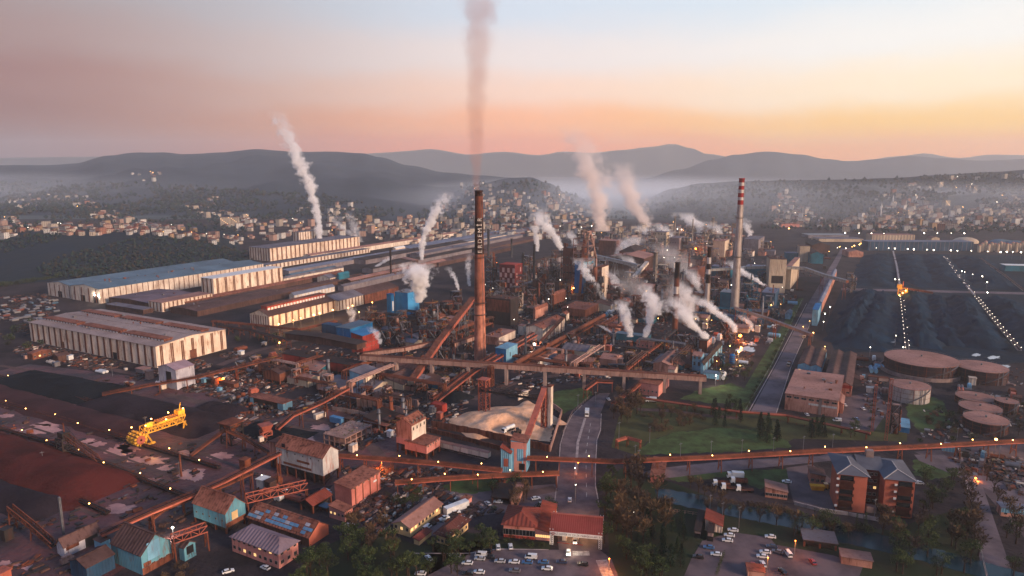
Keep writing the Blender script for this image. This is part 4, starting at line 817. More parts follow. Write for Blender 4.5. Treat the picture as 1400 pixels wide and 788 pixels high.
conv('belt_conveyor', 'open conveyor from the ore yard up to the blue and cream house', [(379, 588, 4), (400, 570, 8), (440, 552, 10), (477, 532, 14)], 2.8, 2, 'belt', wall=m_orst, top=m_belt, sup=16)
conv('belt_conveyor', 'open conveyor from the lilac walled shed to the white clad house', [(138, 733, 6), (205, 703, 8), (270, 676, 10), (306, 660, 11), (383, 621, 16)], 3, 2, 'belt', wall=m_orst, top=m_belt, sup=18)
conv('belt_conveyor', 'lower conveyor running beside the long one to the white clad house', [(205, 713, 4), (225, 697, 5), (262, 683, 6), (310, 664, 7), (345, 648, 8)], 2.2, 2, 'belt', wall=m_rst, top=m_belt, sup=18)
conv('truss_bridge', 'orange lattice bridge between turquoise shed and white clad house', [(337, 686, 9), (420, 667, 9)], 3.4, 3, 'truss', wall=m_orst, top=m_belt, sup=18)
conv('truss_bridge', 'orange lattice bridge reaching the left turquoise shed', [(236, 741, 8), (282, 725, 8)], 3.4, 2.6, 'truss', wall=m_orst, top=m_belt, sup=16)
conv('boom_conveyor', 'slender raised boom in the dark bottom left corner', [(14, 697, 9), (45, 722, 5), (74, 748, 2)], 2.2, 2, 'truss', wall=m_rst, top=m_belt, sup=14)
conv('belt_conveyor', 'sloping belt from hopper tower down to the white clad house', [(310, 590, 9), (337, 602, 5), (368, 620, 2)], 2.4, 2, 'belt', wall=m_rst, top=m_belt, sup=12)
conv('pipe_bridge', 'lamp lit pipe bridge from white clad house to blue conveyor house', [(463, 625, 7), (540, 631, 7), (600, 636, 7), (686, 645, 7)], 3, 1.5, 'rack', wall=m_orst, top=m_rst, sup=15, lamps=22, pipes=4)
conv('pipe_bridge', 'very long lamp lit pipe bridge crossing road and lawns to the right edge', [(720, 628, 7), (840, 633, 7), (980, 627, 7), (1120, 619, 7), (1270, 612, 7), (1400, 605, 7), (1500, 600, 7)], 3, 1.5, 'rack', wall=m_orst, top=m_rst, sup=16, lamps=21, pipes=4)
conv('pipe_bridge', 'lower lamp lit pipe bridge in front of the blue conveyor house', [(540, 662, 5), (600, 657, 5), (680, 652, 5.5), (764, 649, 6)], 3, 1.5, 'rack', wall=m_orst, top=m_rst, sup=13, lamps=16, pipes=4)
conv('pipe_bridge', 'upper pipe bridge leading past the minibus towards the pink works hall', [(876, 545, 3.5), (930, 553, 3.5), (1010, 564, 3.5), (1075, 569, 3.5), (1130, 581, 3.5), (1190, 594, 3.5)], 2.4, 1, 'rack', wall=m_rst, top=m_orst, sup=14, pipes=3)
conv('inclined_gallery', 'orange gallery dropping over the sand pit to the blue conveyor house', [(716, 613, 10), (730, 575, 17), (744, 536, 24)], 2.6, 2, wall=m_orst, top=m_orst, sup=0)
conv('truss_bridge', 'dark overhead bridge behind the sand pit', [(657, 534, 14), (700, 541, 14), (744, 547, 14)], 2.6, 2.4, 'truss', wall=m_steel, top=m_belt, sup=0)
conv('inclined_gallery', 'thin dark gallery from teal tower down across the straight road', [(1004, 423, 24), (1050, 438, 16), (1109, 460, 12)], 2.4, 2.2, wall=m_gst, top=r_grey, sup=40)
conv('inclined_gallery', 'pale curved gallery from the striped chimney over the straight road', [(968, 371, 22), (1020, 368, 25), (1052, 367, 26), (1100, 369, 26), (1128, 379, 22), (1158, 387, 20)], 4, 3, wall=mat('pale_gallery', '9c9890', '84807a', sc=.05), top=m_gst, sup=40)
conv('inclined_gallery', 'pale gallery sloping down from the blast furnace top', [(810, 351, 26), (840, 358, 24), (873, 366, 22)], 5, 3.6, wall=m_cream2, top=m_gst, sup=40, kind='A4', sm=m_gst)
conv('inclined_gallery', 'pale steep gallery rising to the brown hip roofed house', [(860, 389, 6), (885, 361, 26)], 4.5, 3.6, wall=m_cream2, top=m_gst, sup=30)
conv('inclined_gallery', 'dark gallery behind the orange lit tower', [(830, 378, 22), (862, 387, 16), (892, 398, 10)], 3, 2.6, wall=m_steel, top=m_rust_top, sup=30)
conv('pipe_bridge', 'orange lit pipe rack across the cream mill front', [(300, 446, 6), (340, 452, 6), (396, 467, 6)], 4, 2, 'rack', wall=m_rst, top=m_steel, sup=14, pipes=4)
conv('pipe_bridge', 'rusty pipe rack from front cream hall towards the dark gallery', [(290, 440, 6), (345, 445, 6), (410, 452, 7), (460, 440, 7)], 3.2, 2, 'rack', wall=m_rst, top=m_rst, sup=16, pipes=4)
conv('pipe_bridge', 'orange rack with pipes left of the salmon valve block', [(838, 552, 5), (866, 533, 6), (880, 520, 7)], 3, 2, 'rack', wall=m_orst, top=m_rst, sup=12, pipes=3)
conv('pipe_bridge', 'rusty pipe line falling from salmon box to the long bridge', [(906, 468, 5), (880, 487, 6), (856, 507, 7)], 2.4, 2, 'rack', wall=m_orst, top=m_rst, sup=14, pipes=3)
conv('pipe_bridge', 'brown yard conveyor left of the red ore bunker', [(140, 541, 3), (205, 528, 5), (270, 517, 7), (385, 489, 10)], 3, 2, 'belt', wall=m_rst, top=m_belt, sup=18)
conv('pipe_bridge', 'low orange gantry beside the main road', [(800, 534, 6), (815, 523, 6), (838, 524, 6)], 2.4, 1.2, 'belt', wall=m_orst, top=m_belt, sup=10)
conv('pipe_bridge', 'orange pipe gantry in the scrub left of the lawn', [(843, 604, 4), (857, 600, 4), (876, 605, 4)], 1.6, 1, 'rack', wall=m_orst, top=m_orst, sup=7, pipes=2)
YC = [('upper', [(-30, 507, .8), (220, 577, .8), (262, 587, .8)]), ('second', [(-40, 540, .8), (120, 585, .8), (205, 612, .8), (300, 640, .8)]), ('third', [(-30, 578, .8), (60, 603, .8), (130, 630, .8), (205, 660, .8), (262, 682, .8)]), ('lowest', [(-40, 624, .8), (40, 656, .8), (90, 677, .8), (148, 702, .8)])]
for nm, pts in YC: conv('yard_conveyor', f'{nm} long ground belt of the red ore yard', pts, 2.4, 1, 'belt', wall=m_steel, top=m_belt, sup=0, cat='conveyor', lamps=26, lm=l_warm, lz=1.2)
conv('yard_conveyor', 'lamp lined belt from big tank into the coal yard', [(1241, 484, 2), (1237, 445, 2), (1232, 402, 2)], 3, 1, 'belt', wall=m_gst, top=m_belt, sup=0, lamps=9, lm=l_dim, lz=1.4)
conv('yard_conveyor', 'lamp lined belt crossing the right of the coal yard', [(1394, 480, 2), (1366, 447, 2), (1334, 407, 2)], 3, 1, 'belt', wall=m_gst, top=m_belt, sup=0, lamps=8, lm=l_dim, lz=1.4)
conv('yard_conveyor', 'far continuation of the right coal yard belt', [(1332, 404, 2), (1310, 378, 2), (1291, 352, 2)], 3, 1, 'belt', wall=m_gst, top=m_white, sup=0, lamps=24, lm=l_dim, lz=1.4)
conv('yard_conveyor', 'far continuation of the left coal yard belt', [(1230, 390, 2), (1226, 365, 2), (1221, 344, 2)], 3, 1, 'belt', wall=m_gst, top=m_white, sup=0)
conv('yard_conveyor', 'dim belt near the right edge of the coal yard', [(1400, 398, 2), (1370, 375, 2), (1340, 354, 2)], 3, 1, 'belt', wall=m_gst, top=m_belt, sup=0)
# ---------------------------------------------------------------- frames, towers, vessels
def lattice(q, w_, d_, z0, z1, n, s=.35, br=True):
    x, y = w_ / 2, d_ / 2; c = [(-x, -y), (x, -y), (x, y), (-x, y)]
    for a in c: q.rod((*a, z0), (*a, z1), s * 1.3)
    for k in range(n + 1):
        z = z0 + (z1 - z0) * k / n; zn = z0 + (z1 - z0) * (k + 1) / n
        for i in range(4):
            a, b = c[i], c[(i + 1) % 4]; q.rod((*a, z), (*b, z), s)
            if br and k < n: q.rod((*(a if k % 2 else b), z), (*(b if k % 2 else a), zn), s * .7)
    return q
def unit(label, x, yb, yt, wpx, seed, mats_=None, name='process_unit', dfac=1.0, ang=G0, dens=1.0, fm=None, group=None):
    """an open steel frame carrying floors, vessels, pipes and ducts"""
    A = P(x, yb); h = hgt(A, yt); w_ = max(4, wpx * A.length / F * .72); d_ = w_ * dfac; r = random.Random(seed)
    ms = mats_ or [m_rst, m_steel, m_gst, m_rustw]; fm = fm or m_steel
    t = thing(name, label, 'plant', A, ang, group); n = max(1, round(h / 6))
    lattice(MB(), w_, d_, 0, h, n).build('frame', fm, t)
    for k in range(1, n + 1):
        z = h * k / n; q = MB().box(-w_ / 2 - .3, -d_ / 2 - .3, z - .2, w_ / 2 + .3, d_ / 2 + .3, z); q.build('floor_deck', r.choice(ms), t)
        q = MB()
        for a, b in (((-1, -1), (1, -1)), ((-1, -1), (-1, 1)), ((1, -1), (1, 1))): q.rod((a[0] * w_ / 2, a[1] * d_ / 2, z + 1.1), (b[0] * w_ / 2, b[1] * d_ / 2, z + 1.1), .12)
        q.build('railing', r.choice([m_gst, m_rst, m_ystl]), t)
    for k in range(int(n * 2.2 * dens) + 2):
        z = h * r.randrange(n) / n; u, v = r.uniform(-.42, .42) * w_, r.uniform(-.5, .3) * d_; m = r.choice(ms); c = r.random(); q = MB()
        if c < .4: rr = min(w_ * .2, r.uniform(.8, 2.4)); q.lathe([(0, z), (rr, z + .2), (rr, z + h / n * .8), (rr * .5, z + h / n * .95), (0, z + h / n)], 12, c=(u, v)); q.build('vessel', m, t, True)
        elif c < .75: s, s2 = r.uniform(.12, .3) * w_, r.uniform(.12, .3) * d_; q.box(u - s, v - s2, z, u + s, v + s2, z + h / n * r.uniform(.5, .95)); q.build('casing', m, t)
        else: rr = r.uniform(.3, .8); q.cyl((u, v, z), (u, v, min(h * 1.12, z + h * r.uniform(.3, .7))), rr, n=8); q.build('riser_pipe', m, t)
    for k in range(int(3 * dens) + 1):
        z = r.uniform(.2, .95) * h; rr = r.uniform(.25, .7); v = -d_ / 2 - rr - .1; q = MB()
        q.pipe([(-w_ / 2 - r.uniform(0, 4), v, z), (r.uniform(-.2, .2) * w_, v, z), (r.uniform(.1, .5) * w_, v, max(.5, z - r.uniform(1, h * .4)))], rr, 8); q.build('pipe', r.choice(ms), t)
    s = MB()
    for k in range(n): s.beam((-w_ / 2 - .6, (-.4 if k % 2 else .4) * d_, h * k / n), (-w_ / 2 - .6, (.4 if k % 2 else -.4) * d_, h * (k + 1) / n), 1, .2)
    s.build('stair', m_gst, t); return t
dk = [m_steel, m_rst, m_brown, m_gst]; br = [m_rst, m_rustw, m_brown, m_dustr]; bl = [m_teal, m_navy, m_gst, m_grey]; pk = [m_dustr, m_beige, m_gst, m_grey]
for i, (x, yb, yt, wp, ms, lab) in enumerate((
    (672, 405, 352, 16, dk, 'black lattice tower block just right of the brick chimney'), (684, 430, 384, 18, dk, 'dark frame with tanks under the chequered house'), (668, 440, 400, 14, dk, 'dark rusty frame behind the brick chimney shaft'),
    (706, 428, 392, 16, dk, 'frame of dark ducts right of the dark tanks'), (727, 424, 396, 14, br, 'rusty hooped frame left of the trestle house'), (742, 410, 366, 16, dk, 'dark pipe maze below the thicker dark stack'),
    (757, 402, 368, 16, dk, 'dim pipe maze left of the tall blue furnace block'), (772, 400, 340, 10, br, 'narrow rusty lift tower left of the blast furnace'), (779, 398, 350, 12, br, 'brown hoist frame left of the blast furnace'), (808, 420, 386, 14, dk, 'dark frame at the foot of the blast furnace'),
    (818, 402, 372, 18, br, 'brown cast house frame right of the blue furnace block'), (843, 418, 390, 18, br, 'smoky brown frame right of the orange lit tower'), (860, 405, 372, 16, pk, 'hazy frame under the steep pale gallery'), (877, 440, 412, 18, br, 'frame half hidden by the left white steam'),
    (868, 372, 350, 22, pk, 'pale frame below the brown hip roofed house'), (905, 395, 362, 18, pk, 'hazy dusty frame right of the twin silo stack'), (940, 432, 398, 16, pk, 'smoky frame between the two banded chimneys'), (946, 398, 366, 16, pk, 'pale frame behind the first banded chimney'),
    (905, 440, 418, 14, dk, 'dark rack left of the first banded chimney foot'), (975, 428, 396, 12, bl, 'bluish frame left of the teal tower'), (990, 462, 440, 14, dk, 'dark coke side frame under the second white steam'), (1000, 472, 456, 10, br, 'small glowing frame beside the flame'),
    (1040, 396, 372, 14, bl, 'blue grey frame left of the boiler house'), (1022, 400, 378, 14, bl, 'blue grey frame right of the striped chimney'), (1030, 430, 412, 16, dk, 'low dark frame by the coke works wall'), (1058, 436, 420, 14, bl, 'low bluish frame near the straight road'), (1064, 418, 402, 14, bl, 'bluish ducts below the boiler house'),
    (509, 440, 420, 14, br, 'red brown frame beside the orange lamps of the cream mill'), (521, 452, 428, 14, br, 'rusty frame under the narrow blue stair tower'), (540, 458, 434, 16, br, 'rusty pipe frame under the bright blue tower'), (552, 462, 440, 8, pk, 'slim cream headed frame below the bright blue tower'), (590, 442, 414, 20, dk, 'dark duct frame right of the bright blue tower'), (612, 438, 412, 18, dk, 'dark frame left of the inclined gallery top'), (624, 420, 398, 16, dk, 'dim frame behind the inclined gallery'), (500, 452, 436, 12, br, 'low rusty frame left of the narrow blue stair tower'),
    (528, 472, 452, 12, dk, 'dark tank frame right of the bright red block'), (548, 478, 460, 12, dk, 'dark frame in front of the low dusty roof'), (640, 478, 452, 12, dk, 'dark frame left of the brick chimney foot'), (607, 500, 478, 14, dk, 'dark frame beneath the wide inclined gallery'), (625, 515, 492, 12, dk, 'dark rack under the long conveyor bridge'), (745, 488, 468, 10, dk, 'small tank frame below the brown roofed hall'), (780, 474, 456, 14, dk, 'grey vessel frame beside the thick pipe bridge'), (800, 455, 436, 14, dk, 'dark frame near the upper end of the thick pipe'),
    (825, 470, 446, 12, br, 'brown frame left of the thickener basin'), (948, 480, 460, 14, dk, 'dim frame left of the brown box tower'), (930, 476, 458, 12, dk, 'low rack between salmon box and brown box tower'), (985, 500, 484, 10, bl, 'bluish platform under the blue silo'), (350, 505, 488, 14, br, 'rusty drive frame left of the dark gallery'), (372, 508, 490, 12, dk, 'dark winch frame beside the dark gallery'), (330, 512, 494, 12, dk, 'dim drive frame below the front cream hall'),
    (450, 548, 530, 12, dk, 'dark hopper frame left of the half blue house'), (530, 548, 528, 12, br, 'rust coloured frame right of the half cream house'), (1222, 592, 553, 12, br, 'rusty furnace tower with open top beside the white tank'), (1160, 400, 374, 10, pk, 'pale sampling tower by the coal yard corner'), (1166, 396, 378, 6, pk, 'thin pale tower at the corner of the coal yard'), (1048, 345, 330, 12, pk, 'hazy grey block frame beyond the pale gallery'), (1035, 345, 326, 12, pk, 'hazy frame right of the striped chimney top'), (898, 340, 320, 14, pk, 'far hazy frame under the big steam cloud'), (910, 345, 322, 12, pk, 'far hazy tower right of the big steam cloud'), (935, 348, 318, 12, pk, 'far hazy frame with white lamps'), (962, 335, 316, 12, pk, 'far hazy frame at the far steam'), (990, 345, 322, 12, pk, 'far frame directly left of the striped chimney'))):
    unit(lab, x, yb, yt, wp, i, ms)
# blast furnaces
def furnace(label, x, yb, yt, wpx, m1, m2, seed):
    A = P(x, yb); h = hgt(A, yt); pw = A.length / F; w_ = wpx * pw * .7
    t = thing('blast_furnace', label, 'blast furnace', A, G0)
    MB().lathe([(w_ * .36, 0), (w_ * .36, h * .25), (w_ * .30, h * .3), (w_ * .33, h * .42), (w_ * .2, h * .72), (w_ * .14, h * .76), (0, h * .78)], 20).build('furnace_shell', m1, t, True)
    lattice(MB(), w_, w_, 0, h * .86, 9, .5).build('frame', m2, t)
    for k in range(1, 8):
        z = h * .86 * k / 8; MB().box(-w_ * .52, -w_ * .52, z - .3, w_ * .52, w_ * .52, z).build('floor_deck', m2, t)
    lattice(MB(), w_ * .6, w_ * .6, h * .86, h, 3, .4).build('top_frame', m_steel, t)
    q = MB(); q.pipe([(w_ * .15, 0, h * .74), (w_ * .3, -w_ * .3, h * .96), (w_ * .75, -w_ * .55, h * .55), (w_ * .8, -w_ * .55, h * .1)], w_ * .07, 10); q.pipe([(-w_ * .15, 0, h * .74), (-w_ * .3, -w_ * .2, h * .95), (w_ * .3, -w_ * .3, h * .96)], w_ * .06, 10); q.build('downcomer', m_dustr, t, True)
    q = MB(); q.beam((-w_ * 1.3, -w_ * .3, 2), (-w_ * .1, -w_ * .1, h * .9), w_ * .16, w_ * .1); q.build('skip_bridge', m_rst, t)
    r = random.Random(seed)
    for k in range(8):
        q = MB().box(-w_ * .5 - .2, r.uniform(-.5, .2) * w_, k * h * .1, -w_ * .5 + .3, r.uniform(.25, .5) * w_, k * h * .1 + h * .07) if k % 2 else MB().box(r.uniform(-.5, .1) * w_, -w_ * .5 - .2, k * h * .1, r.uniform(.2, .5) * w_, -w_ * .5 + .3, k * h * .1 + h * .07)
        q.build('cladding_panel', r.choice([m_beige, m_dustr, m_rustw, m_grey]), t)
    for k in range(3):
        a = MB().lathe([(w_ * .13, 0), (w_ * .13, h * .42), (w_ * .08, h * .48), (0, h * .5)], 14, c=(w_ * (.75 + .32 * k), w_ * .25)); a.build('hot_stove', r.choice([m_dustr, m_gst]), t, True)
    return t
furnace('tall blast furnace with latticed top tower, centre right of the brick chimney', 797, 405, 313, 31, m_rustw, m_dustr, 3)
bldg('furnace_block', 'tall blue furnace block in front of the blast furnace', (797, 358, 408), 785, 812, m_blue, 'flat', m_gst, wallR=m_sky, vents=3)
bldg('furnace_block', 'brown block between blue furnace block and orange lit tower', (812, 366, 405), 800, 824, m_rustw, 'flat', m_steel)
bldg('furnace_block', 'slim orange lit tower right of the furnace steam', (822, 366, 412), 816, 831, m_rustw, 'flat', m_rst, wallR=m_cream)
bldg('furnace_block', 'second hazy furnace house with red hipped roof behind the pale galleries', (868, 345, 372), 846, 882, m_rustw, 'hip', r_dark, 7, winL=(3, 1, 5, 4, 22, 0), winR=(3, 1, 5, 4, 22, 0), lit=0)
bldg('cast_house', 'long grey roofed cast house left of the blast furnace', (735, 360, 372), 729, 782, m_grey, 'gx', r_dark, 4, vents=3)
bldg('cast_house', 'hazy cream sided house behind the red hipped roof', (888, 336, 348), 872, 905, m_beige, 'flat', m_grey)
bldg('cast_house', 'hazy brown house far behind the steam', (955, 338, 352), 940, 962, m_rustw, 'flat', r_pink)
bldg('cast_house', 'big dusty brown hall beneath the pale galleries', (880, 354, 379), 832, 896, m_brown, 'gx', r_pink, 4, vents=4, winL=(6, 2, 2, 2, 6, 7), lit=0)
bldg('cast_house', 'brown block wrapped in steam behind the banded chimneys', (952, 370, 404), 939, 962, m_rustw, 'flat', r_rust, vents=4, winL=(4, 3, 2, 2, 5, 8), lit=0)
bldg('ore_bunker', 'tall brown bunker tower left of the blast furnace', (781, 340, 404), 769, 788, m_rustw, 'flat', m_steel, vents=3, winL=(3, 5, 2, 2, 8, 9), lit=0)
bldg('ore_bunker', 'dark broad bunker wall below the chequered house', (698, 410, 446), 664, 709, m_steel, 'flat', m_brown, vents=5, bands=(('L', .05, .95, .5, .95, m_rustw),))
bldg('cast_house', 'dark brown pipe hall left of the tall bunker tower', (764, 386, 408), 728, 770, m_brown, 'flat', r_dark, vents=6)
bldg('low_shed', 'dark teal hall left of the beige boiler house', (1046, 366, 394), 1018, 1050, m_teal, 'flat', r_slate, vents=3, L1=18)
bldg('low_shed', 'dark teal hall left of the striped chimney', (998, 366, 384), 972, 1002, m_teal, 'flat', r_slate, vents=3, L1=18)
bldg('cast_house', 'hazy beige silo block left of the tall pale far stack', (910, 318, 346), 893, 914, m_beige, 'flat', m_grey, vents=3, winL=(4, 4, 2, 2, 5, 9), lit=0)
bldg('cast_house', 'hazy grey block right of the twin silo', (928, 326, 352), 914, 936, m_grey, 'flat', m_grey, vents=3, winL=(4, 3, 2, 2, 5, 9), lit=0)
bldg('cast_house', 'hazy tan block just left of the striped chimney', (990, 330, 352), 974, 996, m_beige, 'flat', r_pink, vents=3)
bldg('cast_house', 'hazy violet block right of the striped chimney', (1036, 328, 348), 1016, 1044, m_grey, 'flat', r_grey, vents=3)
bldg('cast_house', 'hazy brown block left of the second furnace house', (842, 330, 350), 818, 850, m_rustw, 'flat', r_pink, vents=3)
# chequered house: every square a panel
tch = bldg('chequered_house', 'house chequered in dark red and pale squares right of the brick chimney', (704, 363, 412), 683, 714, mat('maroon_cladding', '6a2a2c', '52201f', sc=.1), 'flat', m_redw)
L1, L2, hh = tch['dims']; n, rows = 6, 6; cw, ch = L2 / n, hh / (rows + 1)
me = MB().box(-.15, -cw * .44, 0, .05, cw * .44, ch * .88).mesh('chequer_panel', mat('pale_chequer', 'b08a86', '987470', sc=.1))
me2 = MB().box(-cw * .3, -.15, 0, cw * .3, .05, ch * .88).mesh('chequer_panel', MATS['pale_chequer'])
for i in range(n):
    for j in range(rows):
        if (i + j) % 2: link('chequer_panel', me, tch, (-L1 / 2, -L2 / 2 + cw * (i + .5), ch * (j + .5)))
for i in range(2):
    for j in range(rows):
        if (i + j) % 2 == 0: link('chequer_panel', me2, tch, (-L1 / 2 + L1 * (i + .5) / 2, -L2 / 2, ch * (j + .5)))
# big vessels and ducts
def drum(label, x, yb, yt, wpx, m, name='storage_vessel', cone=False):
    A = P(x, yb); h = hgt(A, yt); r = wpx * A.length / F / 2; t = thing(name, label, 'tank', A)
    MB().lathe([(r, 0), (r, h * .85), (r * .6, h * .96), (0, h)] if not cone else [(r * .2, 0), (r, h * .35), (r, h), (0, h * 1.05)], 18).build('shell', m, t, True)
    q = MB()
    for i in range(4): q.lathe([(r, h * (.1 + .22 * i)), (r + .18, h * (.1 + .22 * i)), (r + .18, h * (.1 + .22 * i) + .3), (r, h * (.1 + .22 * i) + .3)], 18)
    q.build('hoop', m_rst, t); ladder(t, r, r, h * .9); return t
drum('cream upright vessel below the chequered house', 711, 424, 398, 9, m_cream2); drum('blue round silo with yellow lit platform beside the coke frames', 1001, 496, 484, 8, m_blue); drum('pale upright vessel left of the trestle house', 742, 428, 410, 5, m_conc)
drum('grey cone hopper under the right end of the thick pipe', 786, 478, 466, 8, m_conc, cone=True); drum('dusty upright vessel by the orange red block', 588, 425, 412, 8, m_rst)
q = MB(); A = P(588, 434); t = thing('waste_gas_duct', 'big rusty round duct lying right of the bright blue tower', 'duct', A, G0)
q.cyl((-14, 0, 7), (14, 0, 7), 5, n=20); q.build('shell', m_rst, t, True)
for i in range(4): MB().cyl((-12 + i * 8 - .3, 0, 7), (-12 + i * 8 + .3, 0, 7), 5.4, n=20).build('hoop', m_steel, t); MB().box(-12 + i * 8 - .5, -4, 0, -12 + i * 8 + .5, 4, 3).build('saddle', m_conc, t)
for i, (x, y, wp, txt) in enumerate(((817, 485, 34, 'round thickener basin with rust coloured rim right of the pipe bridge'), (845, 503, 28, 'dim round basin near the long conveyor bridge'), (826, 462, 22, 'small round basin beside the thickener'))):
    A = P(x, y); r = wp * A.length / F / 2; t = thing('thickener_basin', txt, 'basin', A)
    MB().lathe([(r, 0), (r, 2.2), (r - .6, 2.2), (r - .6, .6), (0, .5)], 32).build('basin_wall', m_rst, t); MB().beam((-r, 0, 2.3), (r, 0, 2.3), 1.2, .8).build('scraper_bridge', m_gst, t); MB().cyl((0, 0, .6), (0, 0, 2.3), 1.2).build('pier', m_conc, t); MB().lathe([(r - .65, 1.5), (0, 1.5)], 32).build('water_surface', m_water, t)
# storage tanks, right
def tank(label, x, yr, yf, yb, wpx, wm_, rm_, bund=False, seams=16):
    """yr roof centre row, yf roof front edge row, yb wall foot at the front"""
    A0 = P(x, yb); r = wpx * A0.length / F / 2; A = A0 + Vector((A0.x / A0.length, A0.y / A0.length, 0)) * r; h = max(3, W(x, yf, A0.y).z)
    t = thing('storage_tank', label, 'tank', A)
    MB().lathe([(r, 0), (r, h)], 40).build('shell', wm_, t, True); MB().lathe([(r + .15, h - .2), (r + .15, h + .1), (0, h + r * .06)], 40).build('roof', rm_, t)
    q = MB()
    for i in range(seams): a = 2 * pi * i / seams; q.rod((r * cos(a), r * sin(a), .1), (r * cos(a), r * sin(a), h), .2)
    for k in (1, 2): q.lathe([(r, h * k / 3), (r + .1, h * k / 3), (r + .1, h * k / 3 + .15), (r, h * k / 3 + .15)], 40)
    q.build('weld_rib', m_rst, t)
    s = MB()
    for i in range(14): a0, a1 = -2.2 + i * .09, -2.2 + (i + 1) * .09; s.beam(((r + .5) * cos(a0), (r + .5) * sin(a0), h * i / 14), ((r + .5) * cos(a1), (r + .5) * sin(a1), h * (i + 1) / 14), .8, .15); s.rod(((r + .9) * cos(a0), (r + .9) * sin(a0), h * i / 14 + 1), ((r + .9) * cos(a1), (r + .9) * sin(a1), h * (i + 1) / 14 + 1), .1)
    s.build('spiral_stair', m_gst, t)
    for a in (-1.5, -1.3): MB().cyl(((r + .5) * cos(a), (r + .5) * sin(a), 0), ((r + .5) * cos(a), (r + .5) * sin(a), h + .4), .25, n=6).build('fill_pipe', m_gst, t)
    MB().cyl((0, 0, h + r * .04), (0, 0, h + r * .06 + 1.2), .6).build('vent', m_gst, t)
    q = MB(); nn = 32
    for i in range(nn): a, b = 2 * pi * i / nn, 2 * pi * (i + 1) / nn; q.rod((r * cos(a), r * sin(a), h + 1), (r * cos(b), r * sin(b), h + 1), .1); q.rod((r * cos(a), r * sin(a), h), (r * cos(a), r * sin(a), h + 1), .08)
    q.build('railing', m_gst, t)
    if bund: MB().lathe([(r * 1.1, 0), (r * 1.1, 2.6), (r * 1.06, 2.6), (r * 1.06, 0)], 40).build('bund_wall', m_conc, t)
tdk = mat('dark_tank_plate', '33272b', '261d22', sc=.1, rust='5a3428', ramt=.4); twh = mat('pale_tank_plate', 'a39a94', '8c827c', sc=.1, rust='5c4a44', ramt=.5)
tank('huge dark oil tank with pink roof and ring wall beside the coal yard', 1256.5, 490.7, 501, 520, 82, tdk, r_pink, True); tank('large dark oil tank with pink roof right of the huge one', 1338.5, 501.8, 508.5, 526, 54, tdk, r_pink)
tank('streaky white tank in front of the huge dark tank', 1241.5, 527, 533, 552.5, 45, twh, r_pink, seams=10)
tank('farthest of three dark tanks in a row on the right', 1332, 543, 549, 559, 41, tdk, r_pink); tank('middle one of three dark tanks in a row', 1338, 557, 563.5, 573, 43.5, tdk, r_pink); tank('nearest of three dark tanks in a row, by the pipe bridge', 1345, 572.6, 580, 595, 46, tdk, r_pink); tank('small dark tank behind the row of three', 1374, 548, 551.5, 566, 23, tdk, r_pink)
# slender columns and masts on the right, blue tank canopy
def mast(label, x, yb, yt, wpx, m, name='column_mast', lit=None, cat='mast'):
    A = P(x, yb); h = hgt(A, yt); w_ = wpx * A.length / F; t = thing(name, label, cat, A, G0); lattice(MB(), w_, w_, 0, h, max(3, int(h / 4)), .22).build('lattice', m, t); MB().box(-w_ * .7, -w_ * .7, h, w_ * .7, w_ * .7, h + .4).build('platform', m, t)
    if lit: MB().box(-.5, -.5, h + .4, .5, .5, h + 1.2).build('lamp_head', lit, t)
    return t
mast('rusty lattice column carrying the upper pipes, left of two', 1192, 590, 527, 2.5, m_orst); mast('rusty lattice column carrying the upper pipes, right of two', 1211, 602, 519, 3, m_orst)
conv('pipe_bridge', 'pale pipe platform joining the two rusty lattice columns', [(1187, 518, 24), (1200, 520, 24), (1214, 521, 24)], 3, 2, 'gallery', wall=m_conc, sup=0)
bldg('small_hut', 'bright blue canopy at the foot of the rusty furnace tower', (1243, 586, 593), 1229, 1247, m_blue, 'flat', m_sky)
# sand pit
def pitwall(label, pts, h, m): 
    q = [P(*p) for p in pts]; t = thing('pit_wall', label, 'wall', q[0]); b = MB(); o = q[0]
    me = None
    for a, c in zip(q, q[1:]):
        n = max(1, int((c - a).length / 4))
        for i in range(n): b = MB().beam(a.lerp(c, i / n) - o, a.lerp(c, (i + .96) / n) - o, .6, h * (.96 + .06 * (i % 2))); b.build('wall_panel', m, t)
pitwall('rusty front wall of the sand pit', [(590, 584), (640, 593), (700, 606), (752, 618)], 4, m_rustw); pitwall('rusty right wall of the sand pit', [(752, 618), (768, 566), (754, 556)], 3, m_dustr); pitwall('pale broken wall behind the sand pit', [(708, 548), (722, 541)], 4, m_cream2); pitwall('dark long wall in front of the wagons', [(583, 590), (640, 604), (692, 618)], 2.6, m_rustw)
pitwall('long concrete coal bin wall below the half cream house', [(455, 561), (490, 567), (518, 575)], 2.5, m_conc); pitwall('front wall of the dark coal bunker', [(488, 557), (520, 562), (553, 571)], 6, m_dustr); pitwall('rear wall of the dark coal bunker', [(512, 545), (545, 551), (572, 558)], 5, m_dustr); pitwall('end wall of the dark coal bunker', [(488, 557), (500, 546)], 6, m_dustr)
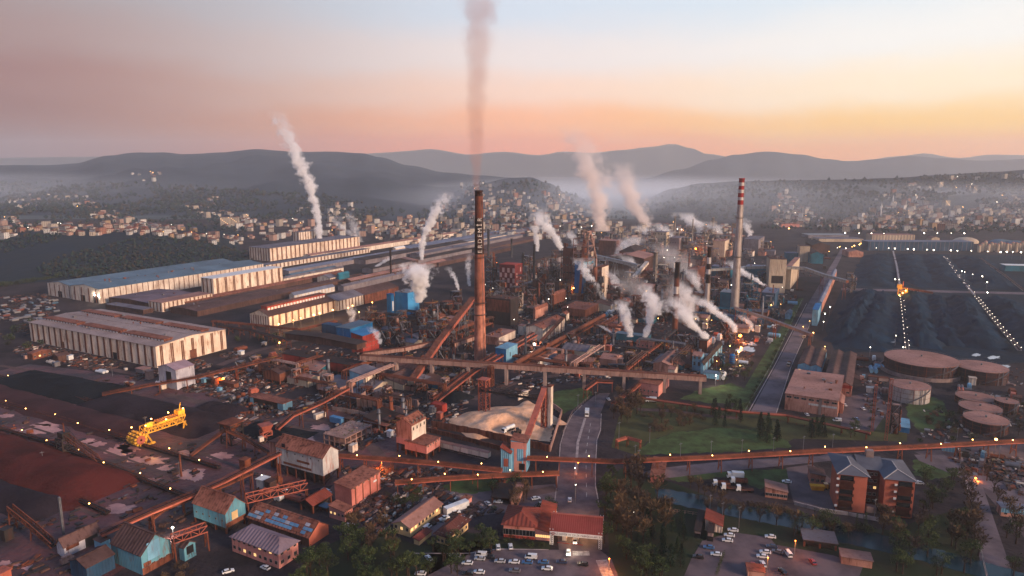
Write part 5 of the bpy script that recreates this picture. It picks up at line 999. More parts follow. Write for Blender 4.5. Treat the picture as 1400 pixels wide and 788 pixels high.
def mound(name, label, pts, wd, hh, m, seed, nl=24, nw=8, flat=.25, cat='stockpile', rag=.25):
    q = [P(*p) for p in pts]; t0 = q[0]; d = (q[1] - q[0]); ln = d.length; d.normalize(); s = Vector((-d.y, d.x, 0)); g = MB()
    for i in range(nl + 1):
        for j in range(nw + 1):
            u, v = i / nl, j / nw * 2 - 1; e = min(1, min(u, 1 - u) * ln / (wd * .5)); pr = max(0, min(1, (1 - abs(v)) / (1 - flat)))
            nn = noise.fractal(Vector((u * ln / 9 + seed, v * wd / 9, seed)), 1, 2, 4)
            z = hh * min(pr, e) * (1 + rag * nn) if abs(v) < 1 and 0 < u < 1 else -.3
            wv = v * wd / 2 * (1 + rag * .8 * noise.noise(Vector((u * ln / 14, seed, 1)))) 
            p = d * (u * ln) + s * wv; g.v.append((p.x, p.y, z))
    for i in range(nl):
        for j in range(nw): a = i * (nw + 1) + j; g.f.append((a, a + nw + 1, a + nw + 2, a + 1)); g.m.append(0)
    o = g.build(name, m, None, True); o.location = t0; return tag(o, label, cat)
m_coal = mat('coal', '0a1c2c', '122c40', sc=.05, rough=.95, bump=.7); m_ore = mat('red_ore', '52201c', '3a1715', sc=.05, rough=1, bump=.6); m_dore = mat('dark_ore', '2b2228', '1c161b', sc=.05, rough=.95, bump=.6); m_bore = mat('blue_black_ore', '14191f', '0d1116', sc=.05, rough=.9, bump=.6); m_brore = mat('brown_ore', '43282a', '2e1c1f', sc=.05, rough=1, bump=.6)
mound('ore_pile', 'long flat topped red ore ridge at the left edge', [(-60, 606), (150, 678)], 42, 7, m_ore, 1, 30, 10, .35)
mound('ore_pile', 'blue black fine ore heap below the front cream hall', [(8, 516), (150, 542)], 40, 6, m_bore, 2, 24, 10, .3)
mound('ore_pile', 'dark grey ore heap between lilac shed and yellow reclaimer', [(130, 546), (300, 588)], 36, 6, m_dore, 3, 24, 10, .3)
mound('ore_pile', 'brown ore heap left of the yellow reclaimer', [(-40, 530), (190, 594)], 26, 4, m_brore, 4, 24, 8, .4)
mound('ore_pile', 'dark ridge in the bottom left corner', [(-60, 660), (80, 702)], 22, 5, m_dore, 5); mound('ore_pile', 'small dark heap beside the red roofed open shed', [(268, 556), (335, 566)], 22, 4, m_dore, 6); mound('ore_pile', 'black heap below the orange ship hopper', [(330, 585), (420, 602)], 24, 3.5, m_bore, 7); mound('ore_pile', 'dark heap inside the coal bunker walls', [(505, 553), (560, 566)], 18, 5, m_bore, 8); mound('ore_pile', 'black heap left of the latticed sand tower', [(606, 552), (640, 540)], 16, 5, m_bore, 9); mound('ore_pile', 'tiny dark heap on the brown ore', [(116, 566), (130, 568)], 6, 1.6, m_bore, 10)
coal = [((1150, 470), (1190, 402), 'leftmost large coal heap of the coal yard'), ((1176, 478), (1212, 404), 'broad coal heap left of the lamp lined belt'), ((1260, 476), (1246, 404), 'broad coal heap right of the lamp lined belt'), ((1300, 474), (1282, 406), 'coal heap in the middle of the coal yard'), ((1344, 478), (1312, 410), 'coal heap left of the right lamp lined belt'), ((1420, 470), (1362, 410), 'coal heap at the right edge of the coal yard'), ((1190, 392), (1206, 350), 'far left coal heap beyond the yard road'), ((1255, 393), (1242, 350), 'far coal heap beside the left belt'), ((1300, 394), (1275, 350), 'far coal heap left of the right belt'), ((1365, 396), (1322, 354), 'far right coal heap beyond the yard road')]
for i, (a, b, txt) in enumerate(coal): mound('coal_pile', txt, [a, b], (30, 44, 34, 26, 40, 34)[i] if i < 6 else 56, (9, 7, 8, 5, 8, 7)[i] if i < 6 else 6, m_coal, 20 + i, 50, 16, .15, rag=.75)
t = mound('sand_pile', 'pale orange sand heap with a dug out hollow', [(624, 588), (750, 563)], 46, 3.6, m_sand, 33, 44, 24, .2, rag=.5)
for v in t.data.vertices:                  # the dug out mouth where the tanker stands
    p = v.co + t.location; c = P(700, 588); dd = (p - c).length
    if dd < 17: v.co.z = min(v.co.z, .5 + max(0, dd - 12) * 1.1)
sheet('sand_floor', [(620, 583), (640, 570), (690, 556), (745, 553), (758, 575), (752, 605), (700, 598), (650, 590)], m_sand, .14, .8, 5)
def tower(label, x, yb, yt, wpx, m, cat='tower', plat=True):
    A = P(x, yb); h = hgt(A, yt); w_ = wpx * A.length / F * .75; t = thing('lattice_tower', label, cat, A, G0)
    for i in (-1, 1):
        for j in (-1, 1): MB().box(i * w_ / 2 - .35, j * w_ / 2 - .35, 0, i * w_ / 2 + .35, j * w_ / 2 + .35, h).build('leg', m, t)
    lattice(MB(), w_, w_, 0, h, max(3, int(h / 5)), .4).build('lattice', m, t)
    if plat: MB().box(-w_ * .65, -w_ * .65, h, w_ * .65, w_ * .65, h + .5).build('platform', m, t)
tower('rusty lattice tower at the left of the sand pit', 662, 563, 519, 15, m_orst); tower('rusty lattice tower at the top of the orange gallery', 744, 584, 530, 8, m_orst)
A = P(752, 585); t = thing('concrete_pylon', 'tall pale slab pylon beside the sand pit', 'pylon', A, G0); MB().box(-1.6, -1, 0, 1.6, 1, hgt(A, 528)).build('slab', m_cream2, t); MB().box(-2, -1.3, hgt(A, 528), 2, 1.3, hgt(A, 528) + .6).build('cap', m_rst, t)
tower('rust coloured bridge pier left of the sand pit on the conveyor bridge', 671, 528, 501, 8, m_rst, plat=False)
# open two storey concrete frame with rubble and weeds on its top
A = P(472, 614); t = thing('ruined_building', 'open two storey concrete frame with weeds on its roof', 'ruin', A, G0); L1, L2, hh = lenx(A, G0, 508), lenx(A, G0 + pi / 2, 443.5), hgt(A, 599.5)
cm = MB().box(-.3, -.3, 0, .3, .3, hh).mesh('column', m_dustr)
for i in range(6):
    for j in (0, 1, 2, 3, 4):
        if i in (0, 5) or j in (0, 4): link('column', cm, t, (L1 * i / 5, L2 * j / 4, 0))
for k in (1, 2):
    z = hh * k / 2; MB().box(-.4, -.4, z - .45, L1 + .4, L2 + .4, z).build('floor_slab', m_dustr, t)
q = MB(); r = random.Random(5)
for i in range(260):
    x, y, s = r.uniform(0, L1), r.uniform(0, L2), r.uniform(.2, .8); q.v += [(x + s * r.uniform(-1, 1), y + s * r.uniform(-1, 1), hh + s * r.uniform(0, 1.6)) for _ in range(3)]; k = len(q.v); q.f.append((k - 3, k - 2, k - 1)); q.m.append(r.randrange(2))
stuff(q.build('weeds', [mat('weeds', '3c4a26', '5a5a34', sc=.5), m_dustr], t))
# ---------------------------------------------------------------- the crowded core: more frames, sheds, stacks and pipe runs between the named ones
rk = random.Random(77)
def pick(pg):
    xs, ys = [p[0] for p in pg], [p[1] for p in pg]
    while 1:
        x, y = rk.uniform(min(xs), max(xs)), rk.uniform(min(ys), max(ys)); c = False
        for (x0, y0), (x1, y1) in zip(pg, pg[1:] + pg[:1]):
            if (y0 > y) != (y1 > y) and x < (x1 - x0) * (y - y0) / (y1 - y0) + x0: c = not c
        if c: return x, y
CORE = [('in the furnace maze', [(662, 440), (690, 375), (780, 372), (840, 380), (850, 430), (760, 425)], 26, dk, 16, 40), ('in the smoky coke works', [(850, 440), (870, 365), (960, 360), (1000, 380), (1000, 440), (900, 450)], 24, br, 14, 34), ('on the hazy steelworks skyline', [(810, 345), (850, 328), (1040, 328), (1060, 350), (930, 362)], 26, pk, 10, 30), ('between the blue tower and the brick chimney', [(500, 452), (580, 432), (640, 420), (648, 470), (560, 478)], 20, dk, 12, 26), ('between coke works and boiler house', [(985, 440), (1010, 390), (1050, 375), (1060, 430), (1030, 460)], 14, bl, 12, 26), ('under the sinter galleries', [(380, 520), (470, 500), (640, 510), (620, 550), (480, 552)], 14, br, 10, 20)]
CORE = [(a_, b_, int(c_ * 1.5), d_, e_, f_) for a_, b_, c_, d_, e_, f_ in CORE] + [('below the pipe bridges', [(705, 512), (760, 475), (850, 440), (880, 480), (850, 520)], 12, br, 5, 14), ('by the salmon valve block', [(860, 515), (900, 475), (960, 478), (955, 512)], 10, dk, 5, 14), ('left of the sand pit', [(470, 590), (530, 560), (610, 552), (590, 575), (520, 612)], 4, br, 4, 10)]
for wh, pg, n, ms, a, b in CORE:
    g = [unit('', *pick(pg), 0, rk.uniform(8, 15), 100 + i, ms, group='steel frames ' + wh, dens=.6) if False else None for i in range(0)]
    for i in range(n): x, y = pick(pg); g.append(unit('', x, y, y - rk.uniform(a, b), rk.uniform(8, 16), 100 + i, ms, group='steel frames ' + wh, dens=.6, fm=rk.choice(ms)))
    order(g, 'steel process frame ' + wh + ', {} from the left')
    ww_ = [m_rustw, m_brown, m_grey, m_pinkw, m_beige, m_teal, m_cream2]; rr_ = [r_rust, r_brown, r_pink, r_dark, r_grey]; sh = []
    for i in range(n): x, y = pick(pg); sh.append(bldg('process_shed', f'shed{wh}{i}', (x, y - rk.uniform(4, 9), y), x - rk.uniform(5, 14), x + rk.uniform(5, 18), rk.choice(ww_), rk.choice(('flat', 'gx', 'gy', 'mono')), rk.choice(rr_), None, L1=rk.uniform(8, 26), L2=rk.uniform(8, 22), vents=rk.randrange(3), group='process sheds ' + wh))
    order(sh, 'small process shed ' + wh + ', {} from the left')
    pr = []
    for i in range(n // 2):
        x, y = pick(pg); A = P(x, y); an = G0 + rk.choice((0, pi / 2)); z = rk.uniform(4, 12); l = rk.uniform(20, 60); t = thing('pipe_run', '', 'pipework', A, an, 'pipe runs ' + wh); q = MB(); m = rk.choice(ms)
        for k in range(3): rr = rk.uniform(.3, .8); q.pipe([(0, k * 2, 0), (0, k * 2, z), (l, k * 2, z), (l, k * 2, max(0, z - 4))], rr, 8)
        q.build('pipe', m, t); q = MB()
        q.rod((0, -1, 0), (0, -1, z), .3); q.rod((0, 5, 0), (0, 5, z), .3); q.rod((0, -1, z - .6), (0, 5, z - .6), .3); me = q.mesh('support', m_steel)
        for k in range(int(l / 9)): link('support', me, t, (k * 9 + 3, 0, 0))
        pr.append(t)
    order(pr, 'bundle of elevated pipes ' + wh + ', {} from the left')
    st = []
    for i in range(5 if 'sinter' not in wh else 2):
        x, y = pick(pg); hpx = rk.uniform(18, 36); A = P(x, y); h = hgt(A, y - hpx); r_ = rk.uniform(.6, 1.4); t = thing('vent_stack', '', 'stack', A, 0, 'vent stacks ' + wh); MB().lathe([(r_ * 1.3, 0), (r_, h * .3), (r_ * .9, h), (r_ * .7, h), (r_ * .7, h - 3)], 10).build('shaft', rk.choice([m_stk, m_gst, m_rst]), t, True); MB().lathe([(r_, h * .8), (r_ + .8, h * .8), (r_ + .8, h * .8 + .3), (r_, h * .8 + .3)], 10).build('platform', m_steel, t); st.append(t)
    order(st, 'slender vent stack ' + wh + ', {} from the left')
# ---------------------------------------------------------------- trees
m_leafd = mat('dark_leaves', '1c2a18', '2c3a20', sc=.8, rough=1); m_leafo = mat('olive_leaves', '38401f', '26301a', sc=.8, rough=1); m_conif = mat('conifer_needles', '14231a', '1e3022', sc=.8, rough=1)
m_leafl = mat('light_leaves', '4a5430', '3a4228', sc=.8, rough=1); m_twig = mat('bare_twigs', '4c3a30', '342a24', sc=.6, rough=1); m_twig2 = mat('rust_twigs', '5e4832', '46362a', sc=.6, rough=1); m_bark = mat('tree_bark', '3a2c24', '2c221d', sc=.8, rough=1); m_hedge = mat('hedge_leaves', '26301c', '1a2416', sc=.8, rough=1)
def leaves(q, c, rx, rz, n, s, r, mi=0):
    for _ in range(n):
        while 1:
            v = Vector((r.uniform(-1, 1), r.uniform(-1, 1), r.uniform(-1, 1)))
            if .25 < v.length < 1: break
        p = Vector(c) + Vector((v.x * rx, v.y * rx, v.z * rz)); a = Vector((r.gauss(0, 1), r.gauss(0, 1), r.gauss(0, 1))).normalized(); b = a.orthogonal().normalized() * s * r.uniform(.6, 1.3); a = a * s * r.uniform(.5, 1)
        q.poly([p - a * .6, p + b * .5, p + a, p - b * .5], 1 if r.random() < .3 else mi)
def limbs(r, h, spread, n, up=.35):
    q = MB(); q.cyl((0, 0, -.3), (r.uniform(-.2, .2), r.uniform(-.2, .2), h * .55), h * .028 + .1, h * .014 + .05, 6); tips = []
    for i in range(n):
        a = 2 * pi * i / n + r.uniform(-.4, .4); z0 = h * r.uniform(.25, .55); l = spread * r.uniform(.6, 1); t = Vector((cos(a) * l, sin(a) * l, z0 + h * up * r.uniform(.5, 1.2))); q.cyl((0, 0, z0), t, .09 + h * .006, .04, 5); tips.append(t)
    return q, tips
TREES = {}
def tree_proto(kind, k):
    r = random.Random(kind + str(k)); q = MB()
    if kind == 'broad':
        h = r.uniform(7, 10); tr, tips = limbs(r, h, h * .33, 7)
        for t in tips + [Vector((0, 0, h * .85))]: leaves(q, t, h * r.uniform(.12, .2), h * r.uniform(.1, .17), 55, .42, r)
        mm = m_leafd if k % 2 else m_leafo
    elif kind == 'conifer':
        h = r.uniform(9, 13); tr = MB().cyl((0, 0, -.3), (0, 0, h * .9), .22, .05, 6)
        for i in range(9):
            z = h * (.12 + .85 * i / 9); rr = h * .2 * (1 - i / 9.5) + .25
            for j in range(6): a = 2 * pi * j / 6 + r.random(); leaves(q, (cos(a) * rr * .6, sin(a) * rr * .6, z), rr * .5, h * .05, 11, .42, r)
        mm = m_conif
    elif kind == 'bare':
        h = r.uniform(8, 12); tr, tips = limbs(r, h, h * .3, 9, .42); mm = m_twig if k % 2 else m_twig2
        for t in tips:
            for _ in range(16):
                d = Vector((r.gauss(0, .6), r.gauss(0, .6), r.uniform(.2, 1))).normalized() * r.uniform(1, 2.8); b = t.lerp(Vector((0, 0, t.z * .7)), r.uniform(0, .6)); e = b + d; w_ = d.orthogonal().normalized() * .05
                q.poly([b - w_, b + w_, e]); q.poly([e, b.lerp(e, .5) + w_, e + Vector((r.gauss(0, .5), r.gauss(0, .5), r.uniform(0, .8)))]); q.poly([b.lerp(e, .6), b.lerp(e, .6) + w_ * 2, b.lerp(e, .6) + Vector((r.gauss(0, .7), r.gauss(0, .7), r.uniform(-.1, .8)))])
    elif kind == 'poplar':
        h = r.uniform(11, 15); tr = MB().cyl((0, 0, -.3), (0, 0, h * .8), .2, .06, 6); mm = m_leafo
        for i in range(8): leaves(q, (0, 0, h * (.2 + .1 * i)), h * .075 * (1.2 - abs(i - 3) * .12), h * .08, 40, .36, r)
    else:
        h = r.uniform(2, 3.4); tr = MB()
        for i in range(5): a = r.uniform(0, 6.3); tr.cyl((0, 0, 0), (cos(a) * .8, sin(a) * .8, h * .6), .07, .03, 4)
        mm = m_hedge if kind == 'bush' else m_twig2
        for i in range(5): leaves(q, (r.uniform(-1, 1), r.uniform(-1, 1), h * .5), 1.2, h * .45, 40, .3, r)
    return tr.mesh('trunk', m_bark), q.mesh('crown', [mm, {m_twig: m_twig2, m_twig2: m_twig, m_conif: m_leafd}.get(mm, m_leafl)])
for kd in ('broad', 'conifer', 'bare', 'poplar', 'bush', 'dryshrub'): TREES[kd] = [tree_proto(kd, k) for k in range(5)]
TN = {'broad': 'broadleaf_tree', 'conifer': 'conifer_tree', 'bare': 'bare_tree', 'poplar': 'poplar_tree', 'bush': 'bush', 'dryshrub': 'dry_shrub'}
rt = random.Random(17)
def tree(kind, x, y, s=1.0, group=None, z=0):
    p = P(x, y, z); t = thing(TN[kind], '', 'shrub' if kind in ('bush', 'dryshrub') else 'tree', p, rt.uniform(0, 6.28), group); tr, cr = rt.choice(TREES[kind]); s *= rt.uniform(.85, 1.15); t.scale = (s, s, s * rt.uniform(.9, 1.12))
    link('trunk', tr, t); link('crown', cr, t); return t
def inside(x, y, pg):
    c = False
    for (x0, y0), (x1, y1) in zip(pg, pg[1:] + pg[:1]):
        if (y0 > y) != (y1 > y) and x < (x1 - x0) * (y - y0) / (y1 - y0) + x0: c = not c
    return c
def grove(kind, pg, n, s, text, group):
    xs, ys = [p[0] for p in pg], [p[1] for p in pg]; got = []; k = 0
    while len(got) < n and k < n * 60:
        k += 1; x, y = rt.uniform(min(xs), max(xs)), rt.uniform(min(ys), max(ys))
        if inside(x, y, pg) and all((x - a) ** 2 + 4 * (y - b) ** 2 > 20 for a, b, _ in got): got.append((x, y, tree(kind, x, y, s, group)))
    order([g_[2] for g_ in got], text)
def row(kind, a, b, n, s, text, group, jit=1.0):
    order([tree(kind, a[0] + (b[0] - a[0]) * i / max(1, n - 1) + rt.uniform(-jit, jit), a[1] + (b[1] - a[1]) * i / max(1, n - 1) + rt.uniform(-jit, jit) * .4, s, group) for i in range(n)], text)
grove('broad', [(405, 788), (430, 762), (480, 735), (535, 742), (560, 765), (575, 800), (400, 805)], 26, 1.05, 'dark leafy tree in the bottom left grove, {} from the left', 'dark grove left of the forecourt')
grove('bare', [(460, 740), (500, 715), (535, 735), (545, 765), (500, 770)], 8, .9, 'rusty bare tree at the edge of the bottom left grove, {} from the left', 'bare trees left of the pale house')
grove('broad', [(575, 758), (640, 742), (680, 742), (675, 760), (600, 772)], 8, .8, 'leafy tree between yellow house and parked cars, {} from the left', 'trees before the gatehouse')
grove('broad', [(575, 788), (590, 752), (645, 752), (640, 792)], 11, .8, 'dark tree standing among the cars at the left of the forecourt, {} from the left', 'trees among the forecourt cars')
grove('bush', [(650, 735), (685, 740), (748, 745), (748, 752), (650, 752)], 9, 1, 'low bush on the lawn before the gatehouse, {} from the left', 'bushes before the gatehouse')
grove('broad', [(520, 700), (548, 672), (600, 690), (605, 705), (560, 700)], 7, .75, 'dark tree behind the long pale house, {} from the left', 'trees behind the pale house')
for i, (x, y, s) in enumerate(((673, 678, 1.1), (706, 669, .95), (590, 698, .8), (660, 742, .9), (675, 702, .5))): tree('broad', x, y, s)['label'] = ('big dark round tree beside the dark carport', 'dark tree below the blue conveyor house', 'dark tree beside the white container', 'tall loose tree left of the gatehouse office', 'small dark tree by the yard lane')[i]
grove('bush', [(730, 688), (760, 680), (762, 698), (735, 700)], 6, 1.2, 'dark hedge bush beside the gate road, {} from the left', 'hedge beside the gate road')
grove('bare', [(668, 690), (728, 668), (735, 690), (690, 705)], 6, .7, 'small bare tree near the dark carport, {} from the left', 'bare trees by the carport')
grove('bare', [(836, 660), (858, 640), (905, 660), (912, 735), (870, 752), (838, 735)], 26, 1.15, 'tall rust brown bare tree right of the entrance, {} from the left', 'rust brown bare trees right of the entrance')
grove('broad', [(824, 668), (836, 650), (842, 760), (826, 752)], 9, 1.0, 'dark tree lining the right side of the gate road, {} from the left', 'dark trees along the gate road')
grove('conifer', [(870, 745), (905, 690), (945, 705), (960, 735), (945, 770), (905, 790), (870, 785)], 22, .85, 'dark evergreen left of the lower car park, {} from the left', 'evergreens left of the lower car park')
grove('broad', [(850, 745), (880, 740), (935, 760), (930, 795), (855, 795)], 12, .9, 'dark leafy tree at the bottom centre right, {} from the left', 'leafy trees at the bottom centre right')
grove('bare', [(838, 568), (848, 545), (870, 545), (878, 565), (860, 580), (842, 588)], 14, 1.0, 'bare brown tree in the clump beside the minibus, {} from the left', 'bare clump beside the minibus')
grove('dryshrub', [(872, 592), (880, 570), (920, 558), (965, 566), (960, 580), (905, 592)], 26, 1.2, 'orange brown dry shrub above the lawn, {} from the left', 'dry shrubs above the lawn')
grove('bare', [(880, 594), (890, 566), (940, 558), (968, 570), (950, 584)], 12, .65, 'thin bare tree among dry shrubs above the lawn, {} from the left', 'thin bare trees above the lawn')
grove('conifer', [(966, 582), (970, 562), (1015, 560), (1020, 578), (990, 586)], 12, .85, 'dark conifer at the top edge of the lawn, {} from the left', 'conifers at the top of the lawn')
grove('conifer', [(1030, 600), (1038, 585), (1060, 590), (1066, 605), (1050, 608)], 9, 1.05, 'dark conifer in the clump on the lawn, {} from the left', 'conifer clump on the lawn')
grove('conifer', [(1098, 604), (1104, 588), (1125, 585), (1135, 600)], 7, .95, 'dark conifer before the pink works hall, {} from the left', 'conifers before the pink works hall')
grove('broad', [(1155, 598), (1160, 585), (1172, 585), (1172, 600)], 3, .9, 'dark tree by the white van near the rusty columns, {} from the left', 'trees near the rusty columns')
grove('bush', [(990, 545), (1000, 540), (1015, 548), (1005, 556)], 5, 1.2, 'dark bush on the upper lawn, {} from the left', 'bushes on the upper lawn')
grove('broad', [(955, 498), (1010, 510), (1030, 500), (1022, 530), (985, 530)], 14, .7, 'dark tree between blue sheds and straight road, {} from the left', 'dark trees between the blue sheds and the road')
row('bush', (1022, 556), (1092, 425), 22, 1.1, 'dark bush along the straight road, {} from the left', 'bushes along the straight road', .8)
row('broad', (1086, 556), (1092, 524), 5, .7, 'dark tree between road and pink works hall, {} from the left', 'trees beside the pink works hall')
row('dryshrub', (955, 683), (1080, 700), 16, 1.0, 'dry shrub on the far canal bank, {} from the left', 'dry shrubs on the canal bank', 2)
row('bare', (945, 668), (985, 690), 5, .7, 'slender bare tree by the canal head, {} from the left', 'bare trees by the canal head', 2)
row('bare', (965, 702), (1160, 735), 9, .75, 'thin bare tree on the near canal bank, {} from the left', 'thin trees on the near canal bank', 2)
grove('broad', [(1078, 735), (1098, 715), (1140, 718), (1150, 735), (1110, 745)], 8, .85, 'dark tree at the right end of the canal, {} from the left', 'dark trees at the end of the canal')
row('bush', (985, 695), (1080, 706), 8, .9, 'dark bush on the canal bank, {} from the left', 'dark bushes on the canal bank', 1.5)
row('bush', (1195, 545), (1188, 596), 6, .9, 'dark bush beside the left rusty column, {} from the left', 'bushes by the rusty columns')
grove('dryshrub', [(1262, 575), (1280, 558), (1310, 566), (1312, 592), (1270, 595)], 14, 1.1, 'grey green shrub among the oil tanks, {} from the left', 'shrubs among the oil tanks')
grove('bush', [(1255, 560), (1290, 550), (1335, 600), (1330, 606), (1250, 604)], 16, 1.2, 'dark shrub on the grass beside the oil tanks, {} from the left', 'dark shrubs beside the oil tanks')
grove('broad', [(1375, 575), (1400, 560), (1410, 600), (1380, 604)], 5, .8, 'dark tree at the right edge by the oil tanks, {} from the left', 'trees at the right edge')
grove('broad', [(1250, 660), (1312, 652), (1318, 700), (1255, 700)], 12, .9, 'dark tree right of the orange apartment block, {} from the left', 'dark trees right of the apartments')
grove('broad', [(1210, 790), (1215, 735), (1330, 720), (1345, 800)], 20, 1.0, 'dark tree in the bottom right thicket, {} from the left', 'bottom right thicket')
grove('bare', [(1195, 730), (1310, 705), (1330, 745), (1240, 770)], 10, 1.0, 'tall thin bare tree in the bottom right thicket, {} from the left', 'bare trees in the bottom right thicket')
row('bare', (1318, 668), (1336, 760), 7, 1.0, 'bare tree along the left of the park road, {} from the left', 'bare trees left of the park road', 2)
row('bare', (1348, 658), (1392, 735), 6, .95, 'bare tree along the right of the park road, {} from the left', 'bare trees right of the park road', 2)
grove('broad', [(1362, 735), (1400, 725), (1420, 790), (1390, 800)], 6, .9, 'dark tree below the blue topped cabins, {} from the left', 'trees below the blue topped cabins')
row('poplar', (1170, 726), (1182, 728), 2, .6, 'thin pole-like tree before the apartment block, {} from the left', 'thin trees before the apartments')
row('bare', (1205, 712), (1215, 716), 3, .8, 'bare tree close to the right wing of the apartments, {} from the left', 'bare trees by the apartments')
grove('bush', [(1115, 708), (1200, 722), (1200, 735), (1130, 728)], 12, 1.3, 'dark bush below the pale retaining wall, {} from the left', 'bushes below the retaining wall')
row('bush', (-20, 396), (320, 345), 60, 2.4, 'dark bush in the long hedge behind the pale hall, {} from the left', 'long hedge behind the pale hall', 1.5)
grove('bush', [(0, 455), (40, 440), (60, 470), (45, 482), (0, 478)], 9, 2.2, 'dark bush left of the front cream hall, {} from the left', 'bushes left of the front cream hall')
grove('bush', [(300, 455), (340, 448), (400, 462), (395, 475), (320, 470)], 16, 1.5, 'dark green bush between cream hall and red bunker, {} from the left', 'bushes between the cream halls')
grove('dryshrub', [(220, 775), (262, 760), (262, 795), (225, 795)], 6, 1.1, 'dry shrub beside the bottom turquoise shed, {} from the left', 'dry shrubs beside the turquoise shed')
# ---------------------------------------------------------------- cars
m_tyre = mat('tyre_rubber', '141416', '1c1c1e', sc=1, rough=.9); m_head = glow('headlight', 'fff4e0', 12)
def paint(n, c): return mat('car_paint_' + n, c, c, sc=1, rough=.28, spec=.6)
def car_proto(kind):
    b = MB(); g = MB()
    L_, Wd, Hh = {'car': (2.15, .88, 1.45), 'van': (2.4, .95, 1.95), 'pickup': (2.6, .95, 1.75)}[kind]
    def ring(x, w_, z0, z1): return [(x, -w_ * .96, z0), (x, w_ * .96, z0), (x, w_, (z0 + z1) / 2), (x, w_ * .92, z1), (x, -w_ * .92, z1), (x, -w_, (z0 + z1) / 2)]
    prof = {'car': [(-L_, .62, .8), (-L_ + .15, .35, .95), (-1.1, .28, 1.0), (.7, .28, .98), (1.5, .28, .86), (L_ - .1, .32, .74), (L_, .45, .62)], 'van': [(-L_, .4, 1.0), (-1.5, .3, 1.1), (1.2, .3, 1.1), (1.9, .3, 1.0), (L_, .4, .75)], 'pickup': [(-L_, .45, 1.0), (-.4, .35, 1.02), (1.1, .35, 1.05), (2.2, .35, .95), (L_, .45, .8)]}[kind]
    k = 0
    for i, (x, z0, z1) in enumerate(prof):
        b.v += ring(x, Wd * (.9 if i in (0, len(prof) - 1) else 1), z0, z1)
        if i:
            for j in range(6): a = (i - 1) * 6 + j; c = (i - 1) * 6 + (j + 1) % 6; b.f.append((a, c, c + 6, a + 6)); b.m.append(0)
    n = len(prof) * 6; b.f += [(5, 4, 3, 2, 1, 0), tuple(range(n - 6, n))]; b.m += [0, 0]
    x0, x1, t0, t1, zb = {'car': (-1.85, 1.0, -1.3, .25, .92), 'van': (-2.35, 1.95, -2.3, 1.2, 1.05), 'pickup': (-.5, 1.3, -.35, .7, 1.0)}[kind]
    g.hexa([(x0, -Wd * .88, zb), (x1, -Wd * .88, zb), (x1, Wd * .88, zb), (x0, Wd * .88, zb), (t0, -Wd * .72, Hh - .06), (t1, -Wd * .72, Hh - .06), (t1, Wd * .72, Hh - .06), (t0, Wd * .72, Hh - .06)])
    rf = MB().hexa([(t0 - .05, -Wd * .74, Hh - .08), (t1 + .05, -Wd * .74, Hh - .08), (t1 + .05, Wd * .74, Hh - .08), (t0 - .05, Wd * .74, Hh - .08), (t0 + .1, -Wd * .64, Hh), (t1 - .05, -Wd * .64, Hh), (t1 - .05, Wd * .64, Hh), (t0 + .1, Wd * .64, Hh)])
    if kind == 'van': rf.box(-2.3, -Wd * .86, 1.1, -.2, Wd * .86, Hh - .1)
    wh = MB().cyl((0, -.12, 0), (0, .12, 0), .33, n=12).cyl((0, -.13, 0), (0, .13, 0), .18, n=8, mi=1); lg = MB().box(-.05, -.16, 0, .04, .16, .14)
    return dict(body=b, glass=g.mesh('glasshouse', m_glass), roof=rf, wheel=wh.mesh('wheel', [m_tyre, m_gst]), lamp=lg, L=L_, W=Wd)
CARP = {k: car_proto(k) for k in ('car', 'van', 'pickup')}; CB = {}
def car(kind, x, y, ang, cn, ch, label, lights=False, group=None, s=1.0):
    p = CARP[kind]; k = (kind, cn)
    if k not in CB: m = paint(cn.replace(' ', '_'), ch); CB[k] = (p['body'].mesh('body', m), p['roof'].mesh('roof', m))
    t = thing('parked_car' if kind == 'car' else {'van': 'van', 'pickup': 'pickup_truck'}[kind], label, {'car': 'car', 'van': 'van', 'pickup': 'pickup'}[kind], P(x, y, .12), radians(ang), group); t.scale = (s,) * 3
    link('body', CB[k][0], t); link('windows', p['glass'], t); link('roof', CB[k][1], t)
    for sx_ in (-1.3, 1.35):
        for sy in (-1, 1): link('wheel', p['wheel'], t, (sx_, sy * (p['W'] - .1), .33))
    hm = ('hl', lights)
    if hm not in CB: CB[hm] = p['lamp'].mesh('headlight', m_head if lights else m_wht)
    if 'tl' not in CB: CB['tl'] = p['lamp'].mesh('tail_light', m_red)
    for sy in (-.55, .55): link('headlight', CB[hm], t, (p['L'] - .06, sy, .62)); link('tail_light', CB['tl'], t, (-p['L'] + .04, sy, .72))
    return t
WH, BK, GY, BL, RD, SV, DB = ('white', 'c4c2c0'), ('black', '121216'), ('grey', '5a5a60'), ('blue', '2c5a86'), ('red', '8a2420'), ('silver', '9a9a9c'), ('dark blue', '1c2c48')
